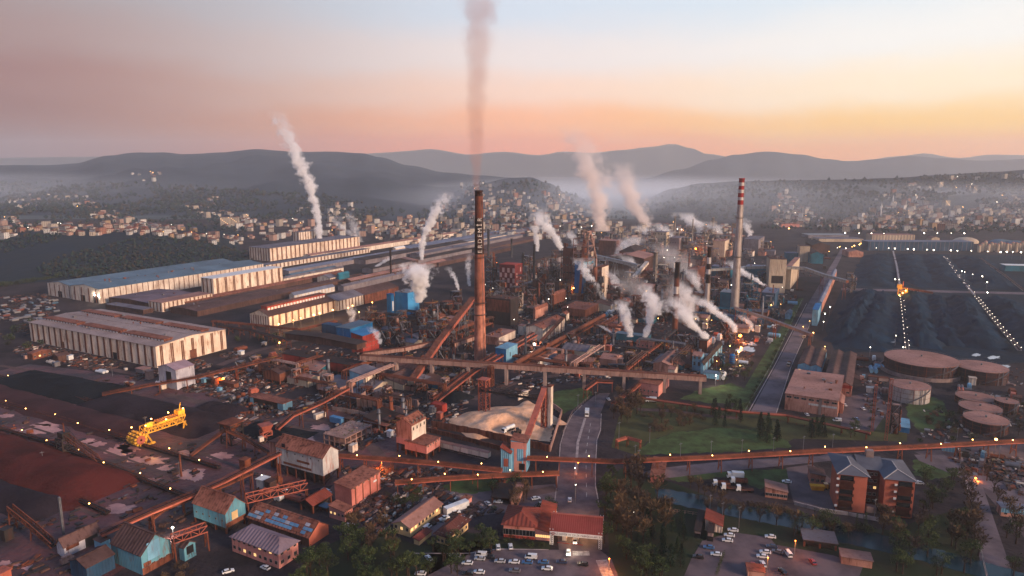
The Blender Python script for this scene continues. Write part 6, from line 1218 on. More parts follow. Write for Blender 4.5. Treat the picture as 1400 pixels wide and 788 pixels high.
carl = [('car', 681, 750, 95, WH, 'white car parked nose up before the gatehouse, left of two'), ('car', 698, 749, 95, WH, 'white car parked nose up before the gatehouse, right of two'), ('car', 586, 765, 120, WH, 'white car alone at the left end of the forecourt'), ('car', 639, 771.5, 172, WH, 'white car beside the tree on the left of the forecourt'), ('van', 657.5, 760.5, 172, WH, 'white van above the silver car on the forecourt'), ('car', 656, 765.5, 172, SV, 'silver car just in front of the white van'), ('car', 670, 763.5, 168, BK, 'black car right of the white van on the forecourt'), ('car', 683.5, 769, 172, SV, 'silver car in the middle of the forecourt row'), ('car', 703, 770, 172, WH, 'white car in the middle of the forecourt row'),
        ('car', 721, 770.5, 172, BL, 'blue car beside the white van on the forecourt'), ('van', 726, 763.5, 172, WH, 'white van behind the blue car on the forecourt'), ('car', 743, 770.5, 172, BL, 'bright blue car right of the white van'), ('car', 655, 784, 172, WH, 'white car at the bottom edge of the forecourt'), ('car', 704, 782, 172, GY, 'grey car at the bottom edge beside small trees'), ('car', 748, 779, 172, WH, 'white car half hidden by small trees on the forecourt'), ('car', 768, 770, 176, DB, 'dark blue car near the entrance lane'), ('car', 777, 757.5, 265, WH, 'white car with headlights leaving the entrance'), ('car', 797, 773, 170, BK, 'black car turning in front of the entrance'), ('car', 622.5, 761.5, 172, GY, 'grey car under trees at the left of the forecourt'), ('car', 575, 786, 172, WH, 'white car cut by the bottom edge, left of the forecourt'), ('car', 640, 786, 172, BK, 'black car at the bottom edge of the forecourt'),
        ('car', 667, 755, 150, BK, 'dark car by the lawn before the gatehouse'), ('car', 786, 741.5, 265, WH, 'white car with headlights under the entrance canopy'), ('car', 779, 685, 85, WH, 'white car driving up the main road behind the canopy'), ('car', 740, 691, 95, WH, 'white car by the hedge beside the gate road, left of two'), ('car', 751.5, 691.5, 95, WH, 'white car by the hedge beside the gate road, right of two'), ('car', 732.5, 683, 20, WH, 'white car parked left of the hedge'), ('car', 623, 702, 20, WH, 'white car in front of the white container'), ('car', 631, 711, 172, WH, 'white car on the yard lane above the yellow house'), ('pickup', 607, 710.5, 40, WH, 'white pickup beside the long pale house'), ('van', 584, 723, 62, WH, 'white van parked against the long pale house'), ('car', 681, 687.5, 172, WH, 'white car under the dark carport'), ('car', 667, 690, 120, SV, 'silver car beside the big round tree'),
        ('car', 478.5, 719.5, 160, WH, 'white car beside the orange brick warehouse annex'), ('car', 363, 778, 150, WH, 'white car in front of the salmon house'), ('car', 312, 783, 30, WH, 'white car in the dark at the bottom left'), ('car', 349, 757, 150, GY, 'grey car in the recess of the salmon house'), ('car', 1002, 726.5, 165, WH, 'white car beside the cottage, topmost of three'), ('car', 997, 733.5, 165, WH, 'white car beside the cottage, middle of three'), ('car', 994.5, 740.5, 165, WH, 'white car beside the cottage, lowest of three'), ('car', 979, 759.5, 165, WH, 'white car left of the dividing hedge in the car park'), ('car', 969, 750, 165, BL, 'dim blue car behind the hedge in the car park'), ('car', 955, 763, 165, BK, 'dark car at the left edge of the lower car park'), ('car', 1053, 735.5, 165, WH, 'white car under trees at the top of the car park'), ('car', 1046, 756.5, 165, WH, 'white car above another by the orange lamp'), ('car', 1042, 762.5, 165, WH, 'white car left of the orange lamp'), ('car', 1043, 773, 85, WH, 'white car nose up below the orange lamp'), ('van', 1077.5, 759, 90, WH, 'white van alone on the right of the car park'), ('car', 1055, 749, 165, DB, 'dark car in the shade of the car park trees'), ('car', 1063, 756, 150, GY, 'grey car in the shade right of the orange lamp'), ('car', 1070, 783, 100, BK, 'dark car at the bottom of the car park'), ('car', 1027, 774, 165, RD, 'red car beside the red roofed kiosk'), ('car', 1111, 770, 90, RD, 'red car at the right of the lower car park'),
        ('car', 1075.5, 660, 160, WH, 'white car alone on the paved yard near the apartments'), ('car', 1252, 661, 172, WH, 'white car right of the orange apartment block'), ('car', 1256, 662, 172, SV, 'silver car right of the orange apartment block'), ('car', 1169, 588, 165, WH, 'white car before the dark trees by the columns'), ('van', 1144.5, 576, 172, WH, 'white van below the pink works hall'), ('car', 1103, 568, 85, WH, 'white car against the front of the pink works hall'), ('car', 1184, 542, 85, GY, 'grey car in the yard beside the warehouse bays'), ('car', 1171, 574, 85, BL, 'bluish car in the yard by the columns'), ('car', 1155, 555, 85, WH, 'white car beside the pink gable end hut'), ('car', 1180, 560, 85, WH, 'white car beside the left rusty column'), ('car', 1131, 541, 165, WH, 'white car in the gap beside the warehouse bays'),
        ('car', 832, 547, 100, WH, 'white car high on the main road by the bare clump'), ('car', 740, 491, 30, WH, 'white car under the thick rusty pipe bridge'), ('car', 622, 505, 150, WH, 'white car beneath the long conveyor bridge, left'), ('car', 746, 500, 30, BL, 'blue car under the thick rusty pipe bridge'), ('car', 1370, 588, 172, WH, 'white car at the right behind the oil tanks')]
for k, x, y, a, c, lab in carl: car(k, x, y, a, c[0], c[1], lab, 'headlights' in lab)
# lorries, wagons, machines
def lorry(label, x, y, ang, load, c1='white', h1='c4c2c0', ln=8.0, cat='lorry', s=1.0):
    t = thing('lorry', label, cat, P(x, y, .12), radians(ang)); t.scale = (s,) * 3; m = paint(c1, h1); X = ln / 2
    MB().box(-X, -1, .7, X - .3, 1, 1).build('chassis', m_steel, t); MB().hexa([(X - 2.1, -1.2, .6), (X, -1.2, .6), (X, 1.2, .6), (X - 2.1, 1.2, .6), (X - 2.1, -1.15, 2.9), (X - .35, -1.15, 2.9), (X - .35, 1.15, 2.9), (X - 2.1, 1.15, 2.9)]).build('cab', m, t)
    MB().hexa([(X - .15, -1.08, 1.7), (X + .03, -1.08, 1.7), (X + .03, 1.08, 1.7), (X - .15, 1.08, 1.7), (X - .4, -1.02, 2.7), (X - .22, -1.02, 2.7), (X - .22, 1.02, 2.7), (X - .4, 1.02, 2.7)]).build('windscreen', m_glass, t)
    if load == 'tank': MB().cyl((-X, 0, 2.2), (X - 2.4, 0, 2.2), 1.15, n=16).build('tank_body', m_wht, t)
    elif load == 'box': MB().box(-X, -1.25, 1.05, X - 2.4, 1.25, 3.4).build('cargo_box', m_wht, t)
    elif load == 'flat': MB().box(-X, -1.25, 1.05, X - 2.4, 1.25, 1.3).build('flat_bed', m_rst, t)
    else: q = MB(); q.box(-X, -1.25, 1.05, X - 2.4, 1.25, 1.2).box(-X, -1.25, 1.2, X - 2.4, -1.13, 2.4).box(-X, 1.13, 1.2, X - 2.4, 1.25, 2.4).box(-X, -1.13, 1.2, -X + .12, 1.13, 2.4).box(X - 2.52, -1.13, 1.2, X - 2.4, 1.13, 2.7).box(-X + .12, -1.13, 1.2, X - 2.52, 1.13, 1.9); q.build('tipper_body', m_rustw, t)
    wm = MB().cyl((0, -.16, 0), (0, .16, 0), .5, n=12).mesh('wheel', m_tyre)
    for xx in (-X + 1, -X + 2.2, X - 1.2):
        for sy in (-1.08, 1.08): link('wheel', wm, t, (xx, sy, .5))
    for sy in (-.8, .8): MB().box(X, sy - .18, .9, X + .06, sy + .18, 1.15).build('headlight', m_wht, t)
    return t
lorry('white tanker lorry standing in the sand pit hollow', 695, 590, 228, 'tank', ln=9.5); lorry('white lorry driving on the main road near the sand pit', 802.5, 568, 262, 'box'); lorry('dusty lorry halfway down the straight road', 1078.5, 500, 242, 'tip', 'dust', '8a7468', 9); lorry('dusty lorry far up the straight road', 1099.5, 462, 242, 'tip', 'dust', '8a7468', 9)
lorry('white box lorry on the yard above the canal, topmost', 1005, 654, 172, 'box'); lorry('dusty box lorry below the topmost one above the canal', 1010, 661, 172, 'tip'); lorry('tipper lorry at the left of the yard above the canal', 986, 665, 172, 'tip'); lorry('long flat lorry beside the canal bank', 1002, 670, 172, 'flat', ln=11); lorry('white lorry at the right of the yard above the canal', 1018, 672, 172, 'flat')
lorry('white minibus lorry stopped on the track by the bare clump', 890, 550, 170, 'box', ln=7); lorry('small orange tipper beside the yellow skip', 1134, 669, 172, 'tip', 'orange', 'b5762a', 6)
lorry('dump lorry in the ore yard by the white puddle', 176, 528, 150, 'tip', 'dust', '8a7468')
t = thing('skip', 'yellow orange skip beside the brown hut near the apartments', 'skip', P(1117, 670, .12), radians(172)); q = MB().hexa([(-2.6, -1.2, .2), (2.6, -1.2, .2), (2.6, 1.2, .2), (-2.6, 1.2, .2), (-3.2, -1.4, 2.4), (3.2, -1.4, 2.4), (3.2, 1.4, 2.4), (-3.2, 1.4, 2.4)]); q.build('hull', mat('skip_paint', 'd08a20', 'b57618', sc=.4), t)
for i in range(5): MB().box(-2.2 + i * 1.1 - .08, -1.48, .4, -2.2 + i * 1.1 + .08, -1.25, 2.4).build('rib', MATS['skip_paint'], t)
def container(label, x, y, ang, m, ln=12, wd=2.5, hh=2.6):
    t = thing('container', label, 'container', P(x, y, .1), radians(ang)); MB().box(-ln / 2, -wd / 2, .1, ln / 2, wd / 2, hh).build('box', m, t); q = MB()
    for i in range(int(ln / .6)): q.box(-ln / 2 + i * .6 + .1, -wd / 2 - .06, .25, -ln / 2 + i * .6 + .35, -wd / 2, hh - .15)
    q.build('rib', m, t); MB().box(-ln / 2 - .07, -wd / 2 + .1, .2, -ln / 2, wd / 2 - .1, hh - .1).build('door', m, t); return t
container('long white container beside the orange roofed hut', 624, 698, 40, m_wht, 12, 3, 3.2); container('blue container on the centre left yard', 461, 578, 150, mat('container_blue', '4a7ea6', '3a6a90', sc=.3), 9, 3, 3.6); container('pale container on the centre left yard', 437, 571.5, 50, m_cream2, 7, 3, 3); container('small pale box before the open concrete frame', 483, 617, 62, m_cream2, 4, 3, 4); container('pale box hut beside the dark coal bunker', 529, 571, 60, m_cream2, 4, 3, 4); container('red box between sand pit and salmon tower', 600, 562, 150, m_redw, 9, 5, 5); container('long brown skip left of the white weigh house legs', 313, 528, 150, m_rustw, 16, 4, 3)
def wagon(label, x, y, ang):
    t = thing('rail_wagon', label, 'rail wagon', P(x, y, .3), radians(ang)); MB().box(-4.6, -1.5, .9, 4.6, 1.5, 3.6).build('body', m_cream2, t); MB().hexa([(-4.9, -1.7, 3.6), (4.9, -1.7, 3.6), (4.9, 1.7, 3.6), (-4.9, 1.7, 3.6), (-4.9, -.3, 4.3), (4.9, -.3, 4.3), (4.9, .3, 4.3), (-4.9, .3, 4.3)]).build('roof', r_pink, t); MB().box(-4.4, -1.2, .5, 4.4, 1.2, .9).build('underframe', m_steel, t)
    for xx in (-3.4, -2.2, 2.2, 3.4): MB().cyl((xx, -1.3, .45), (xx, 1.3, .45), .45, n=10).build('wheelset', m_steel, t)
    for xx in (-2.6, 0, 2.6): MB().box(xx - .7, -1.58, 1.6, xx + .7, -1.5, 2.9).build('door', m_rustw, t)
for i in range(5): wagon(f'dusty white wagon with brown roof beside the sand pit, {nth(i)} from the left', 606 + i * 13.2, 613 + i * 3.0, 150)
A = P(560, 602); t = thing('rail_track', 'rail siding carrying the dusty white wagons', 'rail track', A, radians(150)); q = MB()
for s in (-.75, .75): q.box(-50, s - .08, .1, 20, s + .08, .3)
q.build('rail', m_gst, t); q = MB()
for i in range(90): q.box(-50 + i * .78, -1.3, 0, -50 + i * .78 + .25, 1.3, .12)
stuff(q.build('sleepers', m_conc, t))
def loader(label, x, y, ang, m=None):
    t = thing('wheel_loader', label, 'wheel loader', P(x, y, .1), radians(ang)); m = m or m_ystl; MB().box(-2.4, -1, .9, .3, 1, 2.1).build('body', m, t); MB().box(-.9, -.8, 2.1, .5, .8, 3.4).build('cab', m_glass, t); MB().rod((0, 0, 1.6), (2.6, 0, .9), .5).build('arm', m, t); MB().hexa([(2.4, -1.4, .2), (3.4, -1.4, .2), (3.4, 1.4, .2), (2.4, 1.4, .2), (2.3, -1.4, 1.5), (2.6, -1.4, 1.5), (2.6, 1.4, 1.5), (2.3, 1.4, 1.5)]).build('bucket', m_steel, t)
    for xx in (-1.5, 1): 
        for sy in (-1, 1): MB().cyl((xx, sy - .25, .75), (xx, sy + .25, .75), .75, n=12).build('wheel', m_tyre, t)
loader('dark wheel loader on the sand right of the tanker', 707, 593, 200, m_steel); loader('small loader deep in the sand hollow', 697, 570, 90, m_steel); loader('yellow loader by the scrap rows', 420, 561, 60)
# yellow lit reclaimer, bridge type with bucket drum
A, B = P(196, 607), P(252, 588); d = (B - A); ln = d.length; t = thing('reclaimer', 'yellow lit bridge reclaimer with toothed drum in the ore yard', 'reclaimer', A, math.atan2(d.y, d.x))
for sy in (-2.4, 2.4):
    q = MB()
    for zz in (6, 9.5): q.rod((0, sy, zz), (ln, sy, zz), .55)
    n = 12
    for i in range(n): q.rod((ln * i / n, sy, 6 if i % 2 else 9.5), (ln * (i + 1) / n, sy, 9.5 if i % 2 else 6), .35); q.rod((ln * i / n, sy, 6), (ln * i / n, sy, 9.5), .3)
    q.build('truss', m_ystl, t)
MB().box(ln * .35, -2.6, 9.7, ln, 2.6, 10.3).build('belt_cover', m_ystl, t)
for i in range(10): MB().box(ln * (.36 + .063 * i), -2.7, 10.3, ln * (.36 + .063 * i) + .4, 2.7, 10.6).build('cover_rib', m_orst, t)
for xx in (1, ln - 1):
    q = MB()
    for sy in (-4, 4): q.rod((xx - 2, sy, .6), (xx, sy * .6, 6), .7); q.rod((xx + 2, sy, .6), (xx, sy * .6, 6), .7); q.box(xx - 3.4, sy - .6, 0, xx + 3.4, sy + .6, 1)
    q.build('leg', m_ystl, t)
o = MB().lathe([(.6, -4.4), (2.4, -4.4), (2.4, 4.4), (.6, 4.4)], 14).build('bucket_drum', m_orst, t); o.rotation_euler = (pi / 2, 0, 0); o.location = (-3.2, 0, 4.2); bk = MB().box(-.4, -.9, 2.2, .7, .9, 3.6).mesh('bucket', m_ystl)
for i in range(10):
    for j in (-3.2, 0, 3.2): o = link('bucket', bk, t, (-3.2, j, 4.2)); o.rotation_euler = (0, 2 * pi * i / 10 + j * .2, 0)
MB().box(ln - 4, -2, 10.3, ln, 2, 13).build('machine_house', m_ystl, t); MB().box(1, -3.4, 9.5, 4.5, -1.8, 12).build('cabin', m_ystl, t); MB().rod((ln - 2, 0, 13), (ln - 1, 0, 17), .4).build('mast', m_ystl, t)
def plight(name, p, e, c, r=.4):
    l = bpy.data.lights.new(name, 'POINT'); l.energy = e; l.color = lin(c); l.shadow_soft_size = r; o = bpy.data.objects.new(name, l); col.objects.link(o); o.location = p; return o
LH = MB().box(-.25, -.25, -.25, .25, .25, .25).mesh('lamp', l_warm)
for i, (f, sy, zz) in enumerate(((.02, -3.2, 11), (.3, 3, 11.5), (.5, -3.4, 11), (.72, 3.2, 12), (.95, -2.6, 14), (-.1, 6, 9))):
    link('lamp', LH, t, (ln * f, sy, zz)); plight('reclaimer_lamp', t.matrix_basis @ Vector((ln * f, sy * 1.9, zz + .6)), 1800, 'ffae48')
# stacker with boom, hopper tower, ship hopper
A = P(91, 620); t = thing('stacker', 'dark stacker with long sloping boom on the third ore belt', 'stacker', A, radians(-29)); lattice(MB(), 6, 6, 0, 9, 3, .5).build('gantry', m_steel, t); q = MB()
for sy in (-1.2, 1.2):
    q.rod((-2, sy, 10), (30, sy, 2.5), .4); q.rod((-2, sy, 12), (28, sy, 4.2), .3)
    for i in range(12): q.rod((-2 + i * 2.6, sy, 10 - i * .61 + (2 if i % 2 else 0)), (.6 + i * 2.6, sy, 9.4 - i * .61 + (0 if i % 2 else 2)), .2)
q.build('boom', m_rst, t); MB().box(-3, -2, 9, 2, 2, 12).build('machine_house', m_steel, t); MB().rod((0, 0, 12), (0, 0, 17), .5).build('mast', m_rst, t); MB().rod((0, 0, 17), (20, 0, 6), .15).build('stay_rope', m_steel, t); MB().beam((-18, 0, 3), (-2, 0, 8), 2, .6).build('tripper', m_orst, t)
A = P(318, 605); t = thing('hopper_tower', 'black hopper tower with sloping legs left of the white clad house', 'hopper', A, G0); lattice(MB(), 8, 8, 0, 11, 3, .5).build('frame', m_steel, t); MB().lathe([(1, 6), (4.5, 10), (4.5, 12), (4, 12)], 8).build('hopper', m_rst, t); MB().box(-5, -5, 11.8, 5, 5, 12.2).build('platform', m_rst, t); MB().beam((-24, 3, .5), (-3, 1, 8), 2.4, .8).build('feed_belt', m_rst, t)
A = P(364, 600); t = thing('ship_hopper', 'orange mobile hopper feeding the open conveyor', 'hopper', A, radians(40)); lattice(MB(), 5, 5, 0, 5, 2, .4).build('frame', m_orst, t); MB().hexa([(-1.5, -1.5, 4), (1.5, -1.5, 4), (1.5, 1.5, 4), (-1.5, 1.5, 4), (-3.4, -3.4, 8.5), (3.4, -3.4, 8.5), (3.4, 3.4, 8.5), (-3.4, 3.4, 8.5)]).build('hopper', m_orst, t); MB().box(-5, -4, .5, -2.6, -1.5, 3).build('cabin', m_cream2, t)
A = P(1233, 408); t = thing('stacker', 'lit yellow stacker at the head of the left coal belt', 'stacker', A, radians(-28)); lattice(MB(), 9, 9, 0, 12, 3, .7).build('gantry', m_ystl, t); MB().beam((-6, 0, 12), (30, 0, 8), 3, 2).build('boom', m_rst, t); MB().rod((0, 0, 12), (0, 0, 20), .8).build('mast', m_orst, t); MB().rod((0, 0, 20), (24, 0, 10.6), .3).build('stay_rope', m_steel, t); MB().box(-6, -3, 12, -1, 3, 16).build('machine_house', m_ystl, t)
for k in range(4): link('lamp', LH, t, (-3 + 3 * k, -5, 4 + 3 * (k % 3))).scale = (2, 2, 2)
plight('stacker_lamp', A + Vector((-4, -14, 12)), 9000, 'ffc070')
# scrap bales and round drums by the open shed
sm_ = [MB().lathe([(0, 0), (.9, .1), (1.1, .8), (.8, 1.6), (0, 1.8)], 8).mesh('scrap_coil', m_) for m_ in (m_steel, m_blk, m_gst, m_rst)]; rs = random.Random(9); sc_ = []
pgs = [(308, 548), (335, 540), (345, 552), (400, 563), (395, 568), (340, 566), (318, 558)]
while len(sc_) < 46:
    x, y = rs.uniform(306, 402), rs.uniform(538, 569)
    if inside(x, y, pgs): o = link('scrap_coil', rs.choice(sm_), None, P(x, y), rs.uniform(0, 6), (rs.uniform(.8, 1.7),) * 3); tag(o, '', 'scrap coil', 'scrap coils beside the red roofed open shed'); sc_.append(o)
order(sc_, 'dark scrap coil beside the red roofed open shed, {} from the left')
# ---------------------------------------------------------------- orange apartment block: two wings round a recessed court
A = P(1246, 709.5); ang = radians(75); d2 = Vector((-sin(ang), cos(ang), 0)); LF = lenx(A, ang + pi / 2, 1142.5); hh = hgt(A, 658.5); D1 = 15.0
t = thing('apartment_block', 'orange apartment block with blue grey hipped roofs and a dark recessed middle', 'apartment block', A, ang + pi / 2)
# local x runs left along the front from the right hand corner, local y points towards the camera side (negative is behind)
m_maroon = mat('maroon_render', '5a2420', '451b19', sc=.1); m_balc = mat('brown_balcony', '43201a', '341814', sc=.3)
ww = LF * .385
def wing(x0, x1):
    q = MB(); q.box(x0, -D1, 0, x1, 0, hh); return q
for x0 in (0, LF - ww):
    wg = wing(x0, x0 + ww).build('wing', m_orng, t)
    nb = 5
    for k in range(nb):
        z = 1.2 + k * (hh - 1.5) / nb; b0 = x0 + .8 if x0 == 0 else x0 + ww * .45
        bw = ww * .5
        MB().box(b0, 0, z, b0 + bw, 1.3, z + .18).box(b0, 1.2, z + .18, b0 + bw, 1.32, z + 1.05).box(b0, 0, z + .18, b0 + .1, 1.2, z + 1.05).box(b0 + bw - .1, 0, z + .18, b0 + bw, 1.2, z + 1.05).build('balcony', m_balc, t)
        MB().box(b0 + .2, .02, z + .18, b0 + bw - .2, .06, z + (hh - 1.5) / nb - .35).build('balcony_door', m_glass if k % 3 else m_balc, t)
        if k % 2 == 0 or k == 3: MB().box(b0 + bw + .25, .02, z + .6, b0 + bw + 1.3, .5, z + 1.5).build('air_conditioner', m_wht, t)
for k in range(5):
    z = 1.2 + k * (hh - 1.5) / 5
    for u in (.2, .4, .6, .8): link('window', win_mesh(1.3, 1.5, k == 0 and u == .4), t, (-.03, -D1 * u, z + .6), -pi / 2)
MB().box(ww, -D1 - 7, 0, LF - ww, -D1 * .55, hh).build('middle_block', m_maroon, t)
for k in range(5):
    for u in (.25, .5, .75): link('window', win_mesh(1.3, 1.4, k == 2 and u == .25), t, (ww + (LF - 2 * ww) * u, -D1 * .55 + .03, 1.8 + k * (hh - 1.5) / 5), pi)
q = MB(); rh = 2.4; yb = -D1 - 8; o = .9
def hipwing(x0, x1):
    c = (x0 + x1) / 2; f = o
    q.poly([(x0 - o, f, hh), (x1 + o, f, hh), (c, f - (x1 - x0) * .55, hh + rh)][::-1]); q.poly([(x0 - o, f, hh), (c, f - (x1 - x0) * .55, hh + rh), (c, yb * .62, hh + rh), (x0 - o, yb, hh)][::-1]); q.poly([(x1 + o, yb, hh), (c, yb * .62, hh + rh), (c, f - (x1 - x0) * .55, hh + rh), (x1 + o, f, hh)][::-1]); q.poly([(x0 - o, yb, hh), (c, yb * .62, hh + rh), (x1 + o, yb, hh)][::-1])
hipwing(0, ww); hipwing(LF - ww, LF)
q.poly([(ww - 2, -D1 * .55 + o, hh + .05), (LF - ww + 2, -D1 * .55 + o, hh + .05), (LF - ww + 2, yb * .8, hh + rh * .95), (ww - 2, yb * .8, hh + rh * .95)]); q.poly([(ww - 2, yb * .8, hh + rh * .95), (LF - ww + 2, yb * .8, hh + rh * .95), (LF - ww + 2, yb - .5, hh), (ww - 2, yb - .5, hh)])
q.build('roof', mat('apartment_roof', '585860', '484850', sc=.08), t)
rc = MB(); mrc = mat('pale_ridge', 'a09a98', '8c8684', sc=.5)
for x0, x1 in ((0, ww), (LF - ww, LF)):
    c = (x0 + x1) / 2; p = (c, o - (x1 - x0) * .55, hh + rh)
    for e in ((x0 - o, o, hh), (x1 + o, o, hh), (c, yb * .62, hh + rh)): rc.rod(p, e, .35)
rc.build('ridge_cap', mrc, t); MB().box(LF * .42, yb * .8 - 1.4, hh, LF * .42 + 3.2, yb * .8 + 1.4, hh + rh + 2.6).build('lift_house', m_conc, t)
MB().box(ww + 2, -4, 0, LF - ww - 1, -1, 2.6).build('entrance_porch', m_conc, t)
pitwall('pale retaining wall above the dark bushes by the apartments', [(1086, 690), (1120, 699), (1160, 705), (1202, 713)], 1.6, m_kerb)
# ---------------------------------------------------------------- entrance gate with its canopy
A = P(820.5, 750); ang = radians(80); LF = lenx(A, ang + pi / 2, 754); hg = hgt(A, 731); D1 = 13
t = thing('entrance_gate', 'wide entrance gate with red ribbed canopy roof and white lattice posts', 'gate', A, ang + pi / 2)
for x in (0, LF):
    for y in (0, -D1):
        q = MB()
        for i in (-.6, .6):
            for j in (-.6, .6): q.rod((x + i, y + j, 0), (x + i, y + j, hg + 1), .22)
        for k in range(7): z = k * hg / 7; q.rod((x - .6, y + .6, z), (x + .6, y + .6, z + hg / 7), .12); q.rod((x - .6, y + .6, z), (x + .6, y + .6, z), .12); q.rod((x - .6, y - .6, z), (x - .6, y + .6, z + hg / 7), .12)
        q.build('lattice_post', m_wht, t)
for x in (LF * .3, LF * .55, LF * .78): MB().box(x - .2, -D1 * .5, 0, x + .2, -D1 * .5 + .4, hg).build('pillar', m_conc, t)
MB().hexa([(-.8, 1, hg), (LF + .8, 1, hg), (LF + .8, -D1 / 2, hg + 3.6), (-.8, -D1 / 2, hg + 3.6), (-.8, 1, hg + .3), (LF + .8, 1, hg + .3), (LF + .8, -D1 / 2, hg + 3.9), (-.8, -D1 / 2, hg + 3.9)]).hexa([(-.8, -D1 / 2, hg + 3.6), (LF + .8, -D1 / 2, hg + 3.6), (LF + .8, -D1 - 1, hg), (-.8, -D1 - 1, hg), (-.8, -D1 / 2, hg + 3.9), (LF + .8, -D1 / 2, hg + 3.9), (LF + .8, -D1 - 1, hg + .3), (-.8, -D1 - 1, hg + .3)]).build('canopy_roof', mat('red_canopy_sheet', '8e3a2e', '743026', sc=.1), t)
rb_ = MB().beam((0, 1.05, hg + .28), (0, -D1 / 2, hg + 3.88), .14, .16).mesh('roof_rib', mat('red_canopy_rib', '9c5448', '844038', sc=.1))
for i in range(25): link('roof_rib', rb_, t, (-.6 + (LF + 1.2) * i / 24, 0, 0))
MB().beam((-.9, -D1 / 2, hg + 3.85), (LF + .9, -D1 / 2, hg + 3.85), .9, .3).build('ridge_cap', MATS['red_canopy_rib'], t); MB().box(-.5, 1.0, hg - 1.5, LF + .5, 1.25, hg + .05).build('sign_band', m_wht, t)
text_obj('sign_lettering', 'EREĞLİ DEMİR VE ÇELİK FABRİKALARI T.A.Ş.', 1.12, m_blk, t, (LF * .47, 1.27, hg - .75), (pi / 2, 0, pi), .02); q = MB().lathe([(.42, 0), (.62, 0), (.62, .08), (.42, .08)], 16); o = q.build('sign_emblem', m_red, t); o.location = (LF * .965, 1.26, hg - .75); o.rotation_euler = (-pi / 2, 0, 0)
for x in (LF * .5, LF * .75): MB().box(x - .9, -7, 0, x + .9, -3, 2.7).build('guard_booth', m_cream2, t); MB().box(x - .92, -6.6, 1.1, x + .92, -3.4, 2.1).build('booth_window', m_lit, t)
for x in (LF * .35, LF * .62): MB().rod((x, .5, 1), (x + 5, .5, 1.15), .14).build('barrier_arm', m_red, t)
plight('gate_lamp', P(787, 700, 6), 7000, 'ffb24a'); plight('gate_lamp', A + d2 * (LF * .45) + Vector((0, 5, hg - 1)), 2500, 'ffd9a0'); plight('gate_lamp', P(780, 752, 2.5), 500, 'fff0d0')
# ---------------------------------------------------------------- lamps
LM = {}
rl_ = random.Random(23)
def lamp(label, x, y, k='warm', zz=9.0, px=1.3, group=None, power=0, cat='lamp post', name='lamp_post'):
    p = P(x, y, zz); D = p.length; s = max(.2, px * D / F * .5 * rl_.choice((.55, .7, .85, 1, 1.1))); key = (k, round(s, 1), round(zz)); m = {'warm': l_warm, 'white': l_white, 'org': l_org}[k]
    if key not in LM: LM[key] = (MB().rod((0, 0, -zz), (0, 0, -s), .18).rod((0, 0, -s * .8), (0, .9, -s * .5), .12).mesh('post', m_gst), MB().lathe([(0, -s), (s * .8, -s * .6), (s, 0), (s * .6, s * .6), (0, s * .8)], 8).mesh('lamp_head', m))
    t = thing(name, label, cat, p, 0, group); link('post', LM[key][0], t); link('lamp_head', LM[key][1], t)
    if power: plight('lamp_light', p + Vector((0, -1.5 * s - 1, -.5)), power, {'warm': 'ffc070', 'white': 'fff0d8', 'org': 'ff8a30'}[k])
    return t
def lamps(text, group, pts, k='warm', **kw): order([lamp('', x, y, k, group=group, **kw) for x, y in pts], text)
lamps('bright lamp on the cream mill wall, {} from the left', 'lamps along the cream mill', [(381, 443), (401, 438), (411, 435), (429, 430.5), (437, 428.5), (455, 424)], power=7000, px=2.2); lamps('lamp shining over the far end of the cream mill, {} from the left', 'lamps at the blue tower', [(476, 421), (482, 418), (491, 427), (509, 413.5)], power=2500, px=1.6)
lamps('lamp at the gable of the long pale hall, {} from the left', 'lamps at the long pale hall', [(128.5, 403.5), (134.5, 404.5)], 'white', px=1.6, power=3000)
lamps('white floodlight in the dark pipe maze, {} from the left', 'floodlights in the pipe maze', [(664, 389), (674, 394), (691, 372), (693, 366), (699, 373), (742, 366), (751, 360), (757, 389), (761, 387.5), (766, 383), (769, 386.5), (750, 409), (735, 382), (703, 437), (776, 420), (774, 408)], 'white', zz=14, px=1.1)
lamp('red aircraft light on the dark lattice tower', 679.5, 359, 'org', 30, 2); lamp('dazzling white floodlight between the brown roofed hall and the pipe bridge', 730.5, 470.5, 'white', 6, 3, power=6000); lamp('yellow lit window lamp at the left end of the dark gallery', 382, 468.5, 'warm', 5, 2.4, power=2500); lamp('lamp near the salmon box under white steam', 908, 467, 'warm', 6, 2.2, power=3000)
lamp('blazing orange flare between white steam plumes', 1012, 459, 'org', 5, 4, power=14000, cat='flare', name='gas_flare'); lamp('smaller orange glow left of the flare', 987, 450, 'org', 6, 2.2, power=4000); lamp('orange glow far behind the haze, right of the twin silo', 951, 340, 'org', 18, 2.6, power=20000); lamp('warm glow on the blast furnace platform', 784, 394, 'warm', 8, 1.8, power=7000)
lamps('warm lamp in the smoky coke works, {} from the left', 'lamps in the coke works', [(849, 392), (853, 396), (857, 390), (862, 394), (866, 397), (870, 391), (873, 395), (878, 393), (884, 398), (900, 435.5), (951, 436), (966, 437), (973, 438), (966, 443), (998, 473), (1009, 480), (980, 494), (1007, 492), (1012, 500), (985, 505), (1039, 445), (978.5, 514), (958, 470)], zz=6, px=1.1)
lamps('white lamp on the steelworks skyline, {} from the left', 'lamps on the far works', [(766, 309.5), (809, 309), (795, 311), (854, 341), (905, 343), (915, 330), (917, 334), (918.5, 338), (912, 342), (909, 336), (926, 313), (932, 314), (958, 331), (960.5, 333), (966, 333), (983, 381), (981, 316.5), (1031.6, 360), (1070, 386.5), (1069.5, 393), (1083, 378), (1145, 339), (1156.5, 339.5), (1000, 390), (893, 376), (880, 360), (897, 368), (908, 352), (922, 352)], 'white', zz=12, px=1.0)
